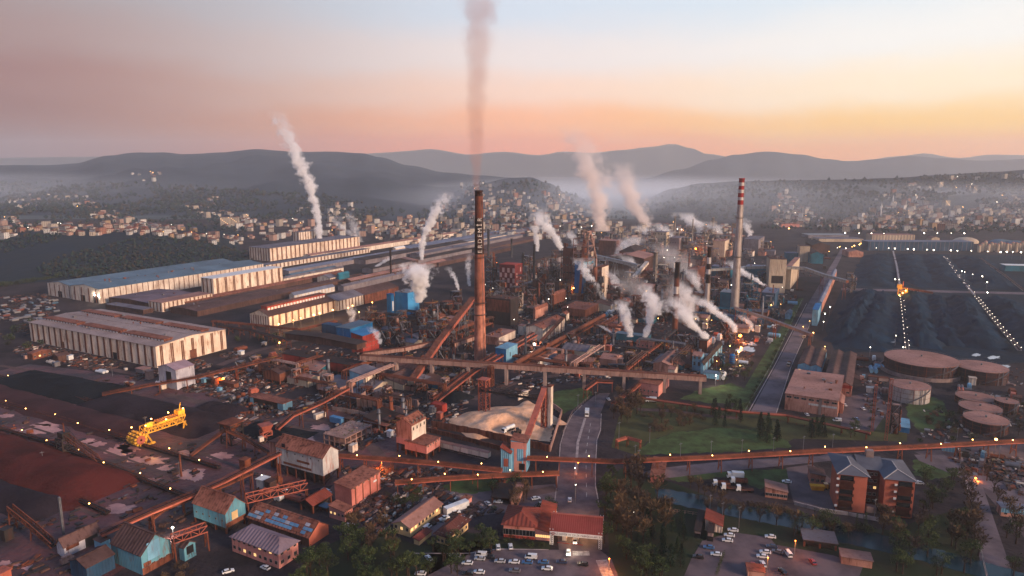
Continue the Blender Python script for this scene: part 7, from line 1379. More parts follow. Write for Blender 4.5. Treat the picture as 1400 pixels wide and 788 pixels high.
lamps('warm lamp right of the striped chimney, {} from the left', 'warm lamps by the striped chimney', [(982, 330), (986, 333), (993, 333), (1000, 334), (1011, 313), (1018.5, 331.5), (1022, 337), (1026.5, 337), (1047.5, 334), (1049, 333), (1054, 330.5), (1078.5, 312.5), (1028, 328), (1133.5, 344), (1148, 337.5), (1165, 337.5), (1168, 336), (1175, 334.5), (1177, 333)], zz=12, px=1.3)
lamps('white lamp along the far edge of the coal yard, {} from the left', 'lamps along the far coal yard', [(1198, 339), (1215, 339.5), (1223.5, 340), (1241, 340.5), (1249.5, 341), (1267.5, 341.5), (1276.5, 342), (1300, 342.5), (1309, 343), (1328, 343), (1350.5, 344), (1368, 345), (1376.5, 344.5), (1384.5, 344.5), (1396, 345)], 'white', zz=12, px=1.4)
lamps('white lamp on the harbour road before the far town, {} from the left', 'lamps on the harbour road', [(1155.5, 318.5), (1174.5, 319), (1191.5, 319.2), (1208.5, 319.2), (1263.5, 319), (1281.5, 319), (1300.5, 319), (1318.5, 319)], 'white', zz=12, px=1.2)
lamps('lamp among the coal heaps, {} from the left', 'lamps in the coal yard', [(1225, 459), (1224, 382), (1229.5, 382.5), (1235, 475), (1315, 371), (1319, 372), (1330, 375), (1343, 378), (1349.5, 386), (1350, 400), (1291, 489), (1190, 475), (1135, 420), (1128, 429), (1126, 440)], 'white', zz=9, px=1.1)
lamps('lamp beside the coal gallery on the straight road, {} from the left', 'lamps by the straight road', [(1107, 439), (1054.5, 417), (1067.5, 416), (1098, 447), (1128, 474), (1112, 455)], 'warm', zz=8, px=1.3, power=1500)
lamp('star bright lamp in the dark yard between turquoise sheds', 236, 721.5, 'white', 4, 3, power=3000); lamp('orange lamp under the long pipe bridge on the main road', 790.5, 632.5, 'org', 6, 2, power=1800); lamp('orange lamp below the left pipe bridge', 522, 630.5, 'org', 4, 3, power=6000); lamp('orange lamp in the trees at the right of the car park', 1087.5, 739.5, 'org', 6, 2, power=1500); lamp('orange lamp beside the white cars in the car park', 1050, 762.5, 'org', 7, 2, power=1300); lamp('orange fire glow beside the park road', 1334, 654, 'org', 1, 2.6, power=1500, cat='bonfire', name='bonfire'); lamp('orange lamp on the right end of the long pipe bridge', 1362, 601, 'warm', 8, 3, power=8000); lamp('glowing doorway lamp left of the hopper tower', 305, 518, 'org', 3, 3, power=4000); lamp('white lamp on the blue box house at the bridge end', 979, 513, 'white', 8, 3, power=5000); lamp('lamp by the yellow lit silo platform', 1010, 481, 'warm', 6, 3.4, power=9000)
lamp('white lamp on the shed by the bottom crosswalk', 833, 764, 'org', 5, 1.6, power=2500); lamp('bright lamp at the left foot of the big white clad house', 358, 650, 'white', 4, 1.6)
for x, y, lab in ((787, 663, 'double armed white street lamp on the main road'), (786, 640, 'street lamp by the pipe bridge on the main road'), (866, 700, 'street lamp in the dark trees right of the entrance')): lamp(lab, x, y, 'white', 9, .9)
# ---------------------------------------------------------------- poles, pylons and fences
mast('slim utility pole with lamp cluster at the bottom left', 87, 731, 681, 1.6, m_gst, cat='pole'); mast('thin grey lattice mast beside the blue twin box house', 718.5, 497, 454, 1.6, m_gst); mast('slender mast on the roof of the front cream hall', 197.5, 455, 430, .9, m_steel); mast('thin lattice pole in front of the front cream hall', 248, 652, 622, 1, m_rst, cat='pole'); mast('white thin pole at the right of the park road', 1344, 650, 620, .8, m_gst, cat='pole')
def poles(text, pts, hp, group):
    me = MB().cyl((0, 0, 0), (0, 0, hp), .16, .1, 6).mesh('shaft', m_gst); ma = MB().box(-1, -.08, hp - .8, 1, .08, hp - .6).mesh('cross_arm', m_gst); r = []
    for x, y in pts: t = thing('utility_pole', '', 'utility pole', P(x, y), radians(30), group); link('shaft', me, t); link('cross_arm', ma, t); r.append(t)
    order(r, text)
poles('thin pole along the long pipe bridge, {} from the left', [(868, 628), (930, 625), (972, 622), (1014, 620), (1057, 617), (1098, 615), (1138, 612), (1308, 603)], 8, 'poles along the pipe bridge'); poles('thin pole on the lawns by the main road, {} from the left', [(790, 560), (814, 556), (846, 600), (873, 640), (970, 705), (987, 716), (1010, 722), (888, 606)], 10, 'poles on the lawns'); poles('thin pole in the ore yard, {} from the left', [(154, 515), (246, 655), (348, 570), (310, 525), (420, 560), (60, 640), (200, 590), (592, 580), (640, 520)], 9, 'poles in the ore yard'); poles('thin pole beside the right yard, {} from the left', [(1290, 622), (1312, 640), (1365, 632), (1392, 650), (1195, 708), (1330, 690)], 9, 'poles in the right yard')
def fence(label, pts, hf, m, st=3.0, rails=2):
    q = [P(*p) for p in pts]; t = thing('fence', label, 'fence', q[0]); o = q[0]; pm_ = MB().box(-.09, -.09, 0, .09, .09, hf).mesh('post', m); b = MB()
    for a, c in zip(q, q[1:]):
        n = max(1, int((c - a).length / st))
        for i in range(n): link('post', pm_, t, a.lerp(c, i / n) - o)
        for k in range(rails): z = Vector((0, 0, hf * (k + 1) / rails - .1)); b.rod(a - o + z, c - o + z, .09)
    b.build('rail', m, t); return t
fence('pale fence by the canal head and the cottage', [(915, 700), (958, 706), (953, 722)], 1.6, m_pinkw, 3); fence('low fence right of the straight road verge', [(1019, 562), (1056, 498), (1096, 412)], 1.5, m_gst, 8); fence('fence along the left edge of the main road', [(770, 592), (782, 566), (806, 544)], 1.6, m_conc, 4); fence('fence beside the park road at the right edge', [(1328, 700), (1342, 760), (1352, 800)], 1.6, m_gst, 4); fence('rusty fence in front of the pink works hall', [(1055, 575), (1100, 584), (1135, 590)], 1.6, m_rst, 4)
hd = thing('hedge', 'dark clipped hedge dividing the lower car park', 'hedge', P(985, 775), 0); q = MB(); r = random.Random(2); a, b = P(979, 788) - hd.location, P(990, 757) - hd.location
for i in range(40): leaves(q, tuple(a.lerp(b, i / 39) + Vector((0, 0, .9))), .8, .8, 14, .22, r)
q.build('foliage', [m_hedge, m_leafl], hd)
# parked vehicles and stored steel far left, thick rows
mm = [(('dull white', '6e6a6a'), 16), (('dull silver', '5c5a60'), 14), (('dull blue', '3a5468'), 8), (GY, 16), (('rust red', '6a3a30'), 6)]; cl = []
for c_, n in mm:
    for i in range(n):
        x = rs.uniform(-5, 78); y = rs.uniform(408, 445) + (x - 30) * .02
        m = paint(c_[0].replace(' ', '_'), c_[1]); k = ('stor', c_[0])
        if k not in CB: CB[k] = (MB().box(-3, -1, .5, 3, 1, 2.1).mesh('body', m), MB().box(-3.05, -1.05, 1.9, 3.05, 1.05, 2.12).mesh('roof', m))
        t = thing('trailer', '', 'trailer', P(x, y), radians(rs.choice((62, 62, 152))), 'trailers parked left of the halls'); link('body', CB[k][0], t); link('roof', CB[k][1], t); cl.append(t)
order(cl, 'small trailer in the crowded lot left of the halls, {} from the left')
# scattered yard clutter: stacks of plate, drums, boxes
cm_ = [m_rst, m_steel, m_gst, m_dustr, m_wht, m_brown, m_sky, m_cream2, m_orst]
cmesh = [MB().box(-2, -1, 0, 2, 1, 1.4).box(-1.6, -.8, 1.4, 1.4, .8, 2.1).mesh('stack', m_) for m_ in cm_] + [MB().box(-1.2, -1.2, 0, 1.2, 1.2, 2.6).box(-1.4, -1.4, 2.6, 1.4, 1.4, 2.8).mesh('stack', m_) for m_ in cm_] + [MB().cyl((-3, 0, .8), (3, 0, .8), .8, n=8).cyl((-3, 1.7, .8), (3, 1.7, .8), .8, n=8).mesh('stack', m_) for m_ in cm_]
zones = [('below the front cream hall', [(40, 478), (200, 512), (212, 508), (300, 520), (380, 545), (300, 545), (190, 530), (30, 492)], 60), ('between cream hall and red bunker', [(310, 480), (360, 470), (385, 490), (380, 520), (300, 500)], 46), ('around the pipe bridges right of the brick chimney', [(700, 510), (760, 470), (830, 440), (860, 480), (850, 520), (760, 512)], 60), ('left of the brick chimney under the galleries', [(520, 530), (560, 490), (640, 470), (650, 500), (620, 540)], 60), ('in the coke works right of the salmon box', [(880, 500), (960, 440), (1040, 430), (1060, 450), (1000, 520), (930, 520)], 70), ('under the blast furnace and dark towers', [(660, 445), (690, 400), (830, 400), (850, 440), (780, 445)], 60), ('between boiler house and straight road', [(1040, 420), (1090, 380), (1130, 345), (1140, 350), (1090, 420), (1050, 480)], 60), ('beside the warehouse bays', [(1175, 480), (1215, 500), (1215, 540), (1180, 545)], 24), ('in the yard left of the sand pit', [(470, 580), (560, 570), (620, 555), (600, 575), (530, 600), (490, 610)], 40), ('around the white clad house', [(330, 640), (380, 660), (460, 670), (450, 690), (340, 675)], 36), ('in the dark bottom left corner', [(0, 720), (70, 740), (140, 790), (0, 800)], 10), ('behind the steam, centre right', [(830, 400), (860, 350), (960, 350), (990, 400), (900, 430)], 70), ('at the steelworks skyline', [(820, 345), (850, 325), (1040, 325), (1100, 345), (1000, 365)], 70), ('beside the oil tanks', [(1290, 515), (1380, 520), (1400, 560), (1300, 545)], 30), ('in the right yard', [(1280, 612), (1400, 608), (1410, 640), (1330, 640)], 22)]
lit_ = MB(); rl2 = random.Random(91); lz = [([(300, 560), (380, 480), (640, 420), (830, 400), (860, 440), (990, 440), (1040, 420), (1060, 450), (1000, 525), (930, 515), (760, 525), (640, 560), (600, 590), (480, 620), (330, 600)], 9000), ([(660, 440), (690, 380), (850, 345), (1040, 340), (1130, 345), (1060, 450), (850, 440)], 4000), ([(0, 505), (230, 520), (340, 550), (470, 600), (440, 680), (330, 690), (130, 790), (0, 790)], 900, 1), ([(0, 478), (60, 470), (210, 508), (320, 480), (380, 520), (300, 545)], 2200), ([(1170, 480), (1215, 500), (1400, 505), (1400, 600), (1190, 600)], 900), ([(470, 640), (600, 640), (690, 650), (690, 700), (520, 730), (470, 700)], 1200), ([(80, 400), (0, 405), (0, 460), (60, 460)], 500, 1), ([(1280, 615), (1400, 610), (1400, 680), (1330, 650)], 500)]
for pg, n, *dk_ in lz:
    xs, ys = [p[0] for p in pg], [p[1] for p in pg]; k = 0
    while k < n:
        x, y = rl2.uniform(min(xs), max(xs)), rl2.uniform(min(ys), max(ys))
        if not inside(x, y, pg): continue
        k += 1
        if noise.noise(P(x, y) * .03) < -.1: continue
        p = P(x, y); a_ = G0 + rl2.gauss(0, .3); l, w_, h_ = abs(rl2.gauss(0, 1.2)) + .3, abs(rl2.gauss(0, .5)) + .2, abs(rl2.gauss(0, .5)) + .15; d = Vector((cos(a_), sin(a_), 0)) * l; s_ = Vector((-sin(a_), cos(a_), 0)) * w_; u = Vector((0, 0, h_)); mi = rl2.choices(range(6), (40, 40, 18, 1, 1, 0) if dk_ else (32, 32, 16, 7, 8, 5))[0]; l, w_, h_ = (l * .6, w_ * .7, h_ * .5) if dk_ else (l, w_, h_); q_ = [p - d - s_, p + d - s_, p + d + s_, p - d + s_]
        b = len(lit_.v); lit_.v += [tuple(v) for v in q_] + [tuple(v + u) for v in q_]; lit_.f += [(b + 4, b + 5, b + 6, b + 7)] + [(b + i, b + (i + 1) % 4, b + 4 + (i + 1) % 4, b + 4 + i) for i in range(4)]; lit_.m += [mi] * 5
stuff(lit_.build('scrap_litter', [m_steel, m_brown, m_rst, m_conc, m_gst, m_cream2]))
for wh, pg, n in zones:
    xs, ys = [p[0] for p in pg], [p[1] for p in pg]; got = []; g = 'stacked goods ' + wh; k = 0
    n = int(n * .4)
    while len(got) < n and k < 6000:
        k += 1; x, y = rs.uniform(min(xs), max(xs)), rs.uniform(min(ys), max(ys))
        if inside(x, y, pg): s = rs.uniform(.7, 1.9); got.append(tag(link('goods_stack', rs.choice(cmesh), None, P(x, y), G0 + rs.choice((0, pi / 2)) + rs.uniform(-.1, .1), (s, s, s * rs.uniform(.7, 1.5))), '', 'stored goods', g))
    order(got, 'goods stack ' + wh + ', {} from the left')
# ---------------------------------------------------------------- the town on the slopes
from mathutils.bvhtree import BVHTree
bvs = []
for o in list(col.objects):
    if o.type == 'MESH' and any(k in o.name for k in ('hill', 'mountain')): bvs.append(BVHTree.FromPolygons([v.co.copy() for v in o.data.vertices], [tuple(p.vertices) for p in o.data.polygons]))
def drop(x, y):
    d = ray(x, y).normalized(); best = None
    for b in bvs:
        h_ = b.ray_cast(Vector((0, 0, H)), d)
        if h_[0] is not None and (best is None or h_[3] < best[1]): best = (h_[0], h_[3])
    if d.z < 0:
        g_ = P(x, y)
        if best is None or (g_ - Vector((0, 0, H))).length < best[1]: return g_
    return best[0] if best else None
hw = [mat('house_wall_' + n, c, None, sc=.02) for n, c in (('cream', 'a89a8c'), ('white', 'b4b0ac'), ('pink', 'a48478'), ('ochre', '94785c'), ('grey', '807c7c'), ('brick', '8a5c4c'))]; hr = [mat('house_roof_red', '74443a', '5c362e', sc=.03), mat('house_roof_brown', '5e403a', '4a332f', sc=.03), mat('house_roof_grey', '6c686c', '58555a', sc=.03)]
m_win = mat('house_window', '2c2a30', '201f24', sc=.1)
def house_geo(q, T, w_, d_, h_, kind, mw, mr, lit):
    x, y = w_ / 2, d_ / 2; v = [Vector(p) for p in ((-x, -y, -3), (x, -y, -3), (x, y, -3), (-x, y, -3), (-x, -y, h_), (x, -y, h_), (x, y, h_), (-x, y, h_))]
    for f in ((0, 1, 5, 4), (1, 2, 6, 5), (2, 3, 7, 6), (3, 0, 4, 7)): q.poly([T @ v[i] for i in f], mw)
    o = .5; e = [Vector(p) for p in ((-x - o, -y - o, h_), (x + o, -y - o, h_), (x + o, y + o, h_), (-x - o, y + o, h_))]
    if kind: a, b = Vector((-x * .5, 0, h_ + d_ * .22)), Vector((x * .5, 0, h_ + d_ * .22)); q.poly([T @ p for p in (e[0], e[1], b, a)], mr); q.poly([T @ p for p in (e[1], e[2], b)], mr); q.poly([T @ p for p in (e[2], e[3], a, b)], mr); q.poly([T @ p for p in (e[3], e[0], a)], mr)
    else: q.poly([T @ p for p in e], mr)
    n = max(2, int(w_ / 3.2))
    for k in range(max(1, int(h_ / 3))):
        for i in range(n): cx_ = -x + w_ * (i + .5) / n; z = k * 3 + .9; q.poly([T @ Vector(p) for p in ((cx_ - .7, -y - .05, z), (cx_ + .7, -y - .05, z), (cx_ + .7, -y - .05, z + 1.5), (cx_ - .7, -y - .05, z + 1.5))], 3 if lit and (i + k) % lit == 0 else 2)
        for i in range(max(1, int(d_ / 3.5))): cy_ = -y + d_ * (i + .5) / max(1, int(d_ / 3.5)); z = k * 3 + .9; q.poly([T @ Vector(p) for p in ((x + .05, cy_ - .7, z), (x + .05, cy_ + .7, z), (x + .05, cy_ + .7, z + 1.5), (x + .05, cy_ - .7, z + 1.5))], 2)
from mathutils import Matrix
rh_ = random.Random(31); NMw = ('cream', 'white', 'pink', 'ochre', 'grey', 'brick'); NMr = ('red', 'brown', 'grey')
HV = {}
clusters = [('on the left slope', [(-10, 300), (20, 298), (34, 308), (30, 326), (-10, 328)], 46), ('on the left slope', [(8, 274), (60, 264), (132, 266), (130, 274), (60, 280), (10, 288)], 34), ('on the left slope', [(95, 278), (130, 276), (190, 304), (240, 314), (235, 322), (180, 322), (140, 312)], 90), ('on the left slope', [(36, 310), (80, 308), (150, 312), (190, 318), (130, 323), (38, 320)], 60), ('on the left slope', [(190, 306), (240, 312), (330, 328), (330, 336), (290, 334), (200, 320)], 70), ('on the left slope', [(252, 282), (296, 268), (300, 280), (330, 298), (350, 300), (345, 318), (300, 312), (260, 292)], 70), ('behind the far cream halls', [(330, 305), (420, 300), (520, 300), (560, 318), (500, 326), (340, 330)], 90), ('behind the far cream halls', [(400, 286), (480, 276), (500, 300), (420, 302)], 24),
            ('in the hazy town behind the works', [(500, 306), (590, 300), (660, 305), (690, 322), (560, 336), (510, 326)], 170), ('in the hazy town behind the works', [(592, 264), (640, 250), (690, 258), (760, 262), (800, 288), (830, 300), (700, 306), (610, 296)], 210), ('in the hazy town behind the works', [(640, 300), (780, 300), (880, 312), (900, 330), (760, 330), (660, 322)], 170), ('in the hazy town behind the works', [(880, 308), (1000, 308), (1040, 318), (900, 326)], 60), ('on the spur right of the striped chimney', [(1056, 288), (1066, 262), (1082, 262), (1096, 284), (1136, 302), (1140, 312), (1060, 310)], 110), ('in the town beyond the harbour', [(1150, 300), (1180, 294), (1240, 276), (1262, 268), (1290, 284), (1400, 290), (1420, 316), (1150, 317)], 420), ('on the dark wooded ridge', [(1236, 248), (1300, 244), (1400, 240), (1420, 262), (1250, 262)], 26), ('on the dark wooded ridge', [(1360, 272), (1400, 268), (1420, 290), (1362, 290)], 40), ('on the dark wooded ridge', [(1190, 270), (1250, 262), (1260, 272), (1200, 276)], 16), ('high on the left mountain', [(180, 238), (222, 236), (220, 248), (190, 248)], 10)]
allh = []
for wh, pg, n in clusters:
    xs, ys = [p[0] for p in pg], [p[1] for p in pg]; k = c_ = 0
    while c_ < n and k < 20 * n:
        k += 1; x, y = rh_.uniform(min(xs), max(xs)), rh_.uniform(min(ys), max(ys))
        if inside(x, y, pg):
            p = drop(x, y)
            if p: allh.append((p.length, p, wh)); c_ += 1
allh.sort(key=lambda a: a[0]); mass = MB(); nind = 0; hall_mats = hw + hr + [m_win, m_lit]
for i, (dd, p, wh) in enumerate(allh):
    wi, ri = rh_.choices(range(6), (30, 30, 16, 8, 10, 6))[0], rh_.choices(range(3), (55, 25, 20))[0]; big = rh_.random() < (.22 if 'left' not in wh else .1); rz = rh_.choice((.2, -.3, 1.2, .6)) + rh_.uniform(-.15, .15); lit = 7 if rh_.random() < .05 else 0
    if i < 296:
        key = (wi, ri, big, lit, rh_.randrange(2))
        if key not in HV: q = MB(); house_geo(q, Matrix.Identity(4), 14 if big else rh_.uniform(7, 10), 10 if big else rh_.uniform(6, 9), 12 if big else rh_.choice((5, 6, 7)), not big, 0, 1, lit); HV[key] = q.mesh('house', [hw[wi], hr[ri], m_win, m_lit])
        o = link('house', HV[key], None, p, rz); tag(o, f'small far {NMw[wi]} ' + ('apartment block' if big else f'house under a {NMr[ri]} roof') + ' ' + wh, 'house', 'houses ' + wh); nind += 1
    else:
        k0 = len(mass.f); T = Matrix.Translation(p) @ Matrix.Rotation(rz, 4, 'Z'); house_geo(mass, T, 15 if big else rh_.uniform(8, 12), 11 if big else rh_.uniform(7, 10), rh_.choice((12, 15, 18)) if big else rh_.choice((5, 6, 8)), not big, wi, 6 + ri, lit)
        for f in range(k0, len(mass.f)):
            if mass.m[f] == 2 and len(mass.f) - f and f >= k0 + (8 if not big else 5): mass.m[f] = 9
            elif mass.m[f] == 3 and f >= k0 + (8 if not big else 5): mass.m[f] = 10
stuff(mass.build('town_houses', hall_mats))
for x, y, w_, h_, lab in ((309, 310, 22, 24, 'large pale apartment block standing out at the foot of the left slope'), (322, 309, 18, 22, 'second large pale apartment block at the foot of the left slope'), (1246, 254, 34, 8, 'long red roofed school on the wooded ridge'), (1285, 256, 16, 20, 'tall pale block alone on the wooded ridge'), (1320, 262, 14, 26, 'left tower of three grey towers on the wooded ridge'), (1325, 263, 14, 26, 'middle tower of three grey towers on the wooded ridge'), (1331, 264, 14, 26, 'right tower of three grey towers on the wooded ridge'), (1293, 284, 16, 22, 'yellow pale tower block in the far town'), (1204, 296, 3, 40, 'thin white minaret rising from the far town'), (1220, 283, 3, 36, 'second thin white minaret higher in the far town')):
    p = drop(x, y); q = MB()
    if 'minaret' in lab: t = thing('minaret', lab, 'minaret', p); MB().lathe([(1.8, -4), (1.6, h_ * .7), (2.4, h_ * .71), (1.3, h_ * .76), (1.2, h_ * .85), (0, h_)], 10).build('shaft', m_wht, t)
    else: house_geo(q, Matrix.Identity(4), w_, 14, h_, h_ < 10, 0, 1, 6); tag(link('house', q.mesh('house', [hw[0 if 'pale' in lab else 4], hr[0], m_win, m_lit]), None, p, .15), lab, 'building')
t = thing('sports_dome', 'pale domed hall behind the long blue grey shed', 'hall', P(1320, 332)); D = t.location.length; MB().lathe([(22, 0), (22, 4), (19, 7), (11, 10), (0, 11)], 20).build('dome', m_beige, t, True)
si = []
for i in range(20): x = 1338 + i * 4.2; p = P(x, 345 - (i % 3) * 1.2); o = thing('storage_silo', '', 'silo', p, 0, 'pale silos at the right edge'); MB().cyl((0, 0, 0), (0, 0, 12 + (i * 7) % 5), 3, n=10).build('shell', m_beige, o); MB().cyl((0, 0, 12 + (i * 7) % 5), (0, 0, 14 + (i * 7) % 5), 3.2, .5, 10).build('cap', m_pinkw, o); si.append(o)
order(si, 'pale upright silo in the row at the right edge, {} from the left')
for i, (x, y) in enumerate(((1372, 334), (1392, 336))): t = thing('arched_shed', ('left' if i == 0 else 'right') + ' one of two blue arched sheds above the silo row', 'shed', P(x, y)); q = MB(); prof = [(-26 * cos(a), 9 * sin(a)) for a in [pi * k / 10 for k in range(11)]]; [q.poly([(prof[k][0], -12, prof[k][1]), (prof[k][0], 12, prof[k][1]), (prof[k + 1][0], 12, prof[k + 1][1]), (prof[k + 1][0], -12, prof[k + 1][1])]) for k in range(10)]; q.poly([(a, -12, b) for a, b in prof]); q.build('shell', r_blue, t)
tl = []
for i in range(50):
    wh, pg, n = rh_.choice(clusters); xs, ys = [p[0] for p in pg], [p[1] for p in pg]
    for _ in range(40):
        x, y = rh_.uniform(min(xs), max(xs)), rh_.uniform(min(ys), max(ys))
        if inside(x, y, pg): break
    p = drop(x, y)
    if p: s = p.length / F * .3; o = link('street_lamp', MB().lathe([(0, -s), (s, 0), (0, s)], 6).rod((0, 0, -9), (0, 0, -s), .3, 1).mesh('street_lamp', [l_warm if i % 3 else l_white, m_gst]), None, p + Vector((0, 0, 9))); tag(o, 'tiny street lamp glinting in the far town', 'street lamp', 'street lamps of the far town'); tl.append(o)
tr_ = tree_proto('broad', 9); farw = []

# woods on the slopes: thousands of crowns nobody could count
wd = MB(); woodzones = [([(-60, 322), (150, 316), (260, 324), (375, 352), (330, 360), (20, 392), (-80, 392)], 2600), ([(560, 300), (640, 252), (740, 245), (850, 286), (900, 300), (700, 306)], 700), ([(830, 296), (960, 252), (1200, 246), (1420, 234), (1450, 290), (1150, 298), (1000, 302)], 2600), ([(-60, 300), (-60, 250), (200, 250), (450, 270), (560, 290), (500, 306), (330, 300)], 2600), ([(1040, 320), (1420, 320), (1450, 295), (1040, 300)], 500), ([(-40, 330), (-20, 270), (350, 290), (350, 330)], 700), ([(500, 330), (520, 300), (900, 310), (1000, 330)], 260)]
ico = [(0, 0, 1.15), (.9, 0, .25), (.28, .86, .3), (-.73, .53, .2), (-.73, -.53, .3), (.28, -.86, .2), (0, 0, -.6)]; fc = [(0, 1, 2), (0, 2, 3), (0, 3, 4), (0, 4, 5), (0, 5, 1), (6, 2, 1), (6, 3, 2), (6, 4, 3), (6, 5, 4), (6, 1, 5)]
for pg, n in woodzones:
    xs, ys = [p[0] for p in pg], [p[1] for p in pg]; k = 0
    while k < n:
        x, y = rh_.uniform(min(xs), max(xs)), rh_.uniform(min(ys), max(ys))
        if not inside(x, y, pg): continue
        k += 1; p = drop(x, y)
        if p is None or noise.noise(p * .006) < -.25: continue
        s = rh_.uniform(3, 6.5) * (1.35 if p.length > 2500 else .5 if p.length < 1700 else 1); b = len(wd.v); wd.v += [(p.x + s * a * rh_.uniform(.7, 1.3), p.y + s * c * rh_.uniform(.7, 1.3), p.z + s * .7 + s * e * rh_.uniform(.8, 1.3)) for a, c, e in ico]; mi = rh_.choice((0, 0, 1, 2)); wd.f += [tuple(b + i for i in f) for f in fc]; wd.m += [mi] * 10
stuff(wd.build('hillside_woods', [mat('wood_crowns', '16262a', '203034', sc=.02, rough=1), mat('wood_crowns_brown', '34302a', '2a2824', sc=.02, rough=1), mat('wood_crowns_green', '22342c', '1c2a28', sc=.02, rough=1)]))  # crowns tinted bluish to carry the distance haze in their colour
# ---------------------------------------------------------------- steam and smoke: soft volumes leaning with the wind
import numpy as np
def plume(label, path, r0, r1, dens, col_='fdfbfa', top=1.0, sc=1.0, pw=.8, name='steam_plume', cat='steam plume', tz=None, tail=.55, zb=None, fall=1.6, amp=1.8):
    """path: photograph pixels from the mouth upwards; all at the distance of the mouth's foot"""
    x0, y0 = path[0]; B = zb if zb is not None else 12.0
    base = P(x0, y0, B); Y = base.y; pts = [W(x, y, Y) - base for x, y in path]; pw_ = base.length / F; R0, R1 = r0 * pw_, r1 * pw_
    hh_ = pts[-1].z; zs = np.array([p.z for p in pts]); xs = np.array([p.x for p in pts]); dg = min(3, len(pts) - 1); c = np.polyfit(zs / hh_, xs, dg); c = [0] * (3 - dg) + list(c)
    f = lambda u: c[0] * u ** 3 + c[1] * u * u + c[2] * u + c[3]
    rad = lambda u: R0 + (R1 - R0) * u ** pw
    q = MB(); n, m_ = 12, 14
    for k in range(m_ + 1):
        u = -.03 + 1.06 * k / m_; uu = min(1, max(0, u)); R = rad(uu) * 1.75
        for i in range(n): a = 2 * pi * i / n; q.v.append((f(uu) + R * cos(a), R * sin(a), u * hh_))
    for k in range(m_):
        for i in range(n): j = (i + 1) % n; q.f.append((k * n + i, k * n + j, k * n + n + j, k * n + n + i)); q.m.append(0)
    q.f += [tuple(range(n))[::-1], tuple(m_ * n + i for i in range(n))]; q.m += [0, 0]
    mt = bpy.data.materials.new('steam_' + str(len(bpy.data.materials))); mt.use_nodes = True; nd = mt.node_tree.nodes; lk = mt.node_tree.links; nd.remove(nd['Principled BSDF'])
    def ma(op, a, b=None, cc=None):
        x = nd.new('ShaderNodeMath'); x.operation = op
        for i, v in enumerate((a, b, cc)):
            if v is None: continue
            if isinstance(v, (int, float)): x.inputs[i].default_value = v
            else: lk.new(v, x.inputs[i])
        return x.outputs[0]
    tcn = nd.new('ShaderNodeTexCoord'); sp = nd.new('ShaderNodeSeparateXYZ'); lk.new(tcn.outputs['Object'], sp.inputs[0])
    u = nd.new('ShaderNodeClamp'); lk.new(ma('DIVIDE', sp.outputs[2], hh_), u.inputs[0]); u = u.outputs[0]
    ax = ma('MULTIPLY_ADD', ma('MULTIPLY_ADD', ma('MULTIPLY_ADD', u, c[0], c[1]), u, c[2]), u, c[3])
    R = ma('MULTIPLY_ADD', ma('POWER', u, pw), R1 - R0, R0)
    dx = ma('SUBTRACT', sp.outputs[0], ax); d = ma('DIVIDE', ma('SQRT', ma('ADD', ma('MULTIPLY', dx, dx), ma('MULTIPLY', sp.outputs[1], sp.outputs[1]))), R)
    ns = nd.new('ShaderNodeTexNoise'); ns.inputs['Scale'].default_value = 1.0 / ((R0 * .4 + R1 * .6) * sc); ns.inputs['Detail'].default_value = 5; ns.inputs['Roughness'].default_value = .66
    vm = nd.new('ShaderNodeVectorMath'); vm.operation = 'ADD'; vm.inputs[1].default_value = (len(label) * 7.3, x0 * .37, y0); lk.new(tcn.outputs['Object'], vm.inputs[0]); lk.new(vm.outputs[0], ns.inputs['Vector'])
    e = ma('MULTIPLY_ADD', ma('SUBTRACT', ns.outputs[0], .5), ma('MULTIPLY_ADD', u, amp * 1.8, amp * 1.4), ma('SUBTRACT', .92, d))      # >0 inside the billows
    s = nd.new('ShaderNodeMapRange'); s.interpolation_type = 'SMOOTHSTEP'; s.inputs[1].default_value = 0; s.inputs[2].default_value = .55; lk.new(e, s.inputs[0])
    fd = nd.new('ShaderNodeMapRange'); fd.inputs[1].default_value = tail; fd.inputs[2].default_value = 1; fd.inputs[3].default_value = 1; fd.inputs[4].default_value = 0; lk.new(u, fd.inputs[0])
    thin = ma('POWER', ma('DIVIDE', R0, R), fall)
    pv_ = nd.new('ShaderNodeVolumePrincipled'); pv_.inputs['Color'].default_value = (*lin(col_), 1); pv_.inputs['Anisotropy'].default_value = .1
    lk.new(ma('MULTIPLY', ma('MULTIPLY', s.outputs[0], fd.outputs[0]), ma('MULTIPLY', thin, dens * .72 / R0)), pv_.inputs['Density']); lk.new(pv_.outputs[0], nd['Material Output'].inputs['Volume'])
    mt.cycles.volume_step_rate = .6
    o = q.build(name, mt); o.location = base; tag(o, label, cat); return o
plume('tall white steam column rising from the farthest cream hall', [(437, 333), (434, 300), (424, 255), (405, 213), (390, 180), (375, 150)], 4, 13, 3.6, tail=.5, fall=1.0)
plume('faint steam drifting off the end of the farthest cream hall', [(492, 330), (483, 308), (476, 288)], 6, 6, .7); plume('faint low steam above the roof of the farthest cream hall', [(482, 322), (464, 308), (450, 292)], 7, 7, .6)
plume('white steam jet left of the brick chimney, leaning right', [(577, 353), (580, 328), (588, 303), (602, 282), (613, 262)], 3, 11, 3.5, fall=.9)
plume('big white steam cloud on the bright blue tower', [(573, 412), (574, 396), (572, 380), (566, 360)], 6, 22, 5.0, fall=.5, tail=.6, zb=22, amp=1.9, sc=.7); plume('thin white wisp right of the big steam cloud', [(627, 397), (621, 380), (611, 364)], 2, 5, 2.5); plume('small wisp hugging the brick chimney on its left', [(642, 390), (640, 372), (643, 345)], 3, 5, 1.2)
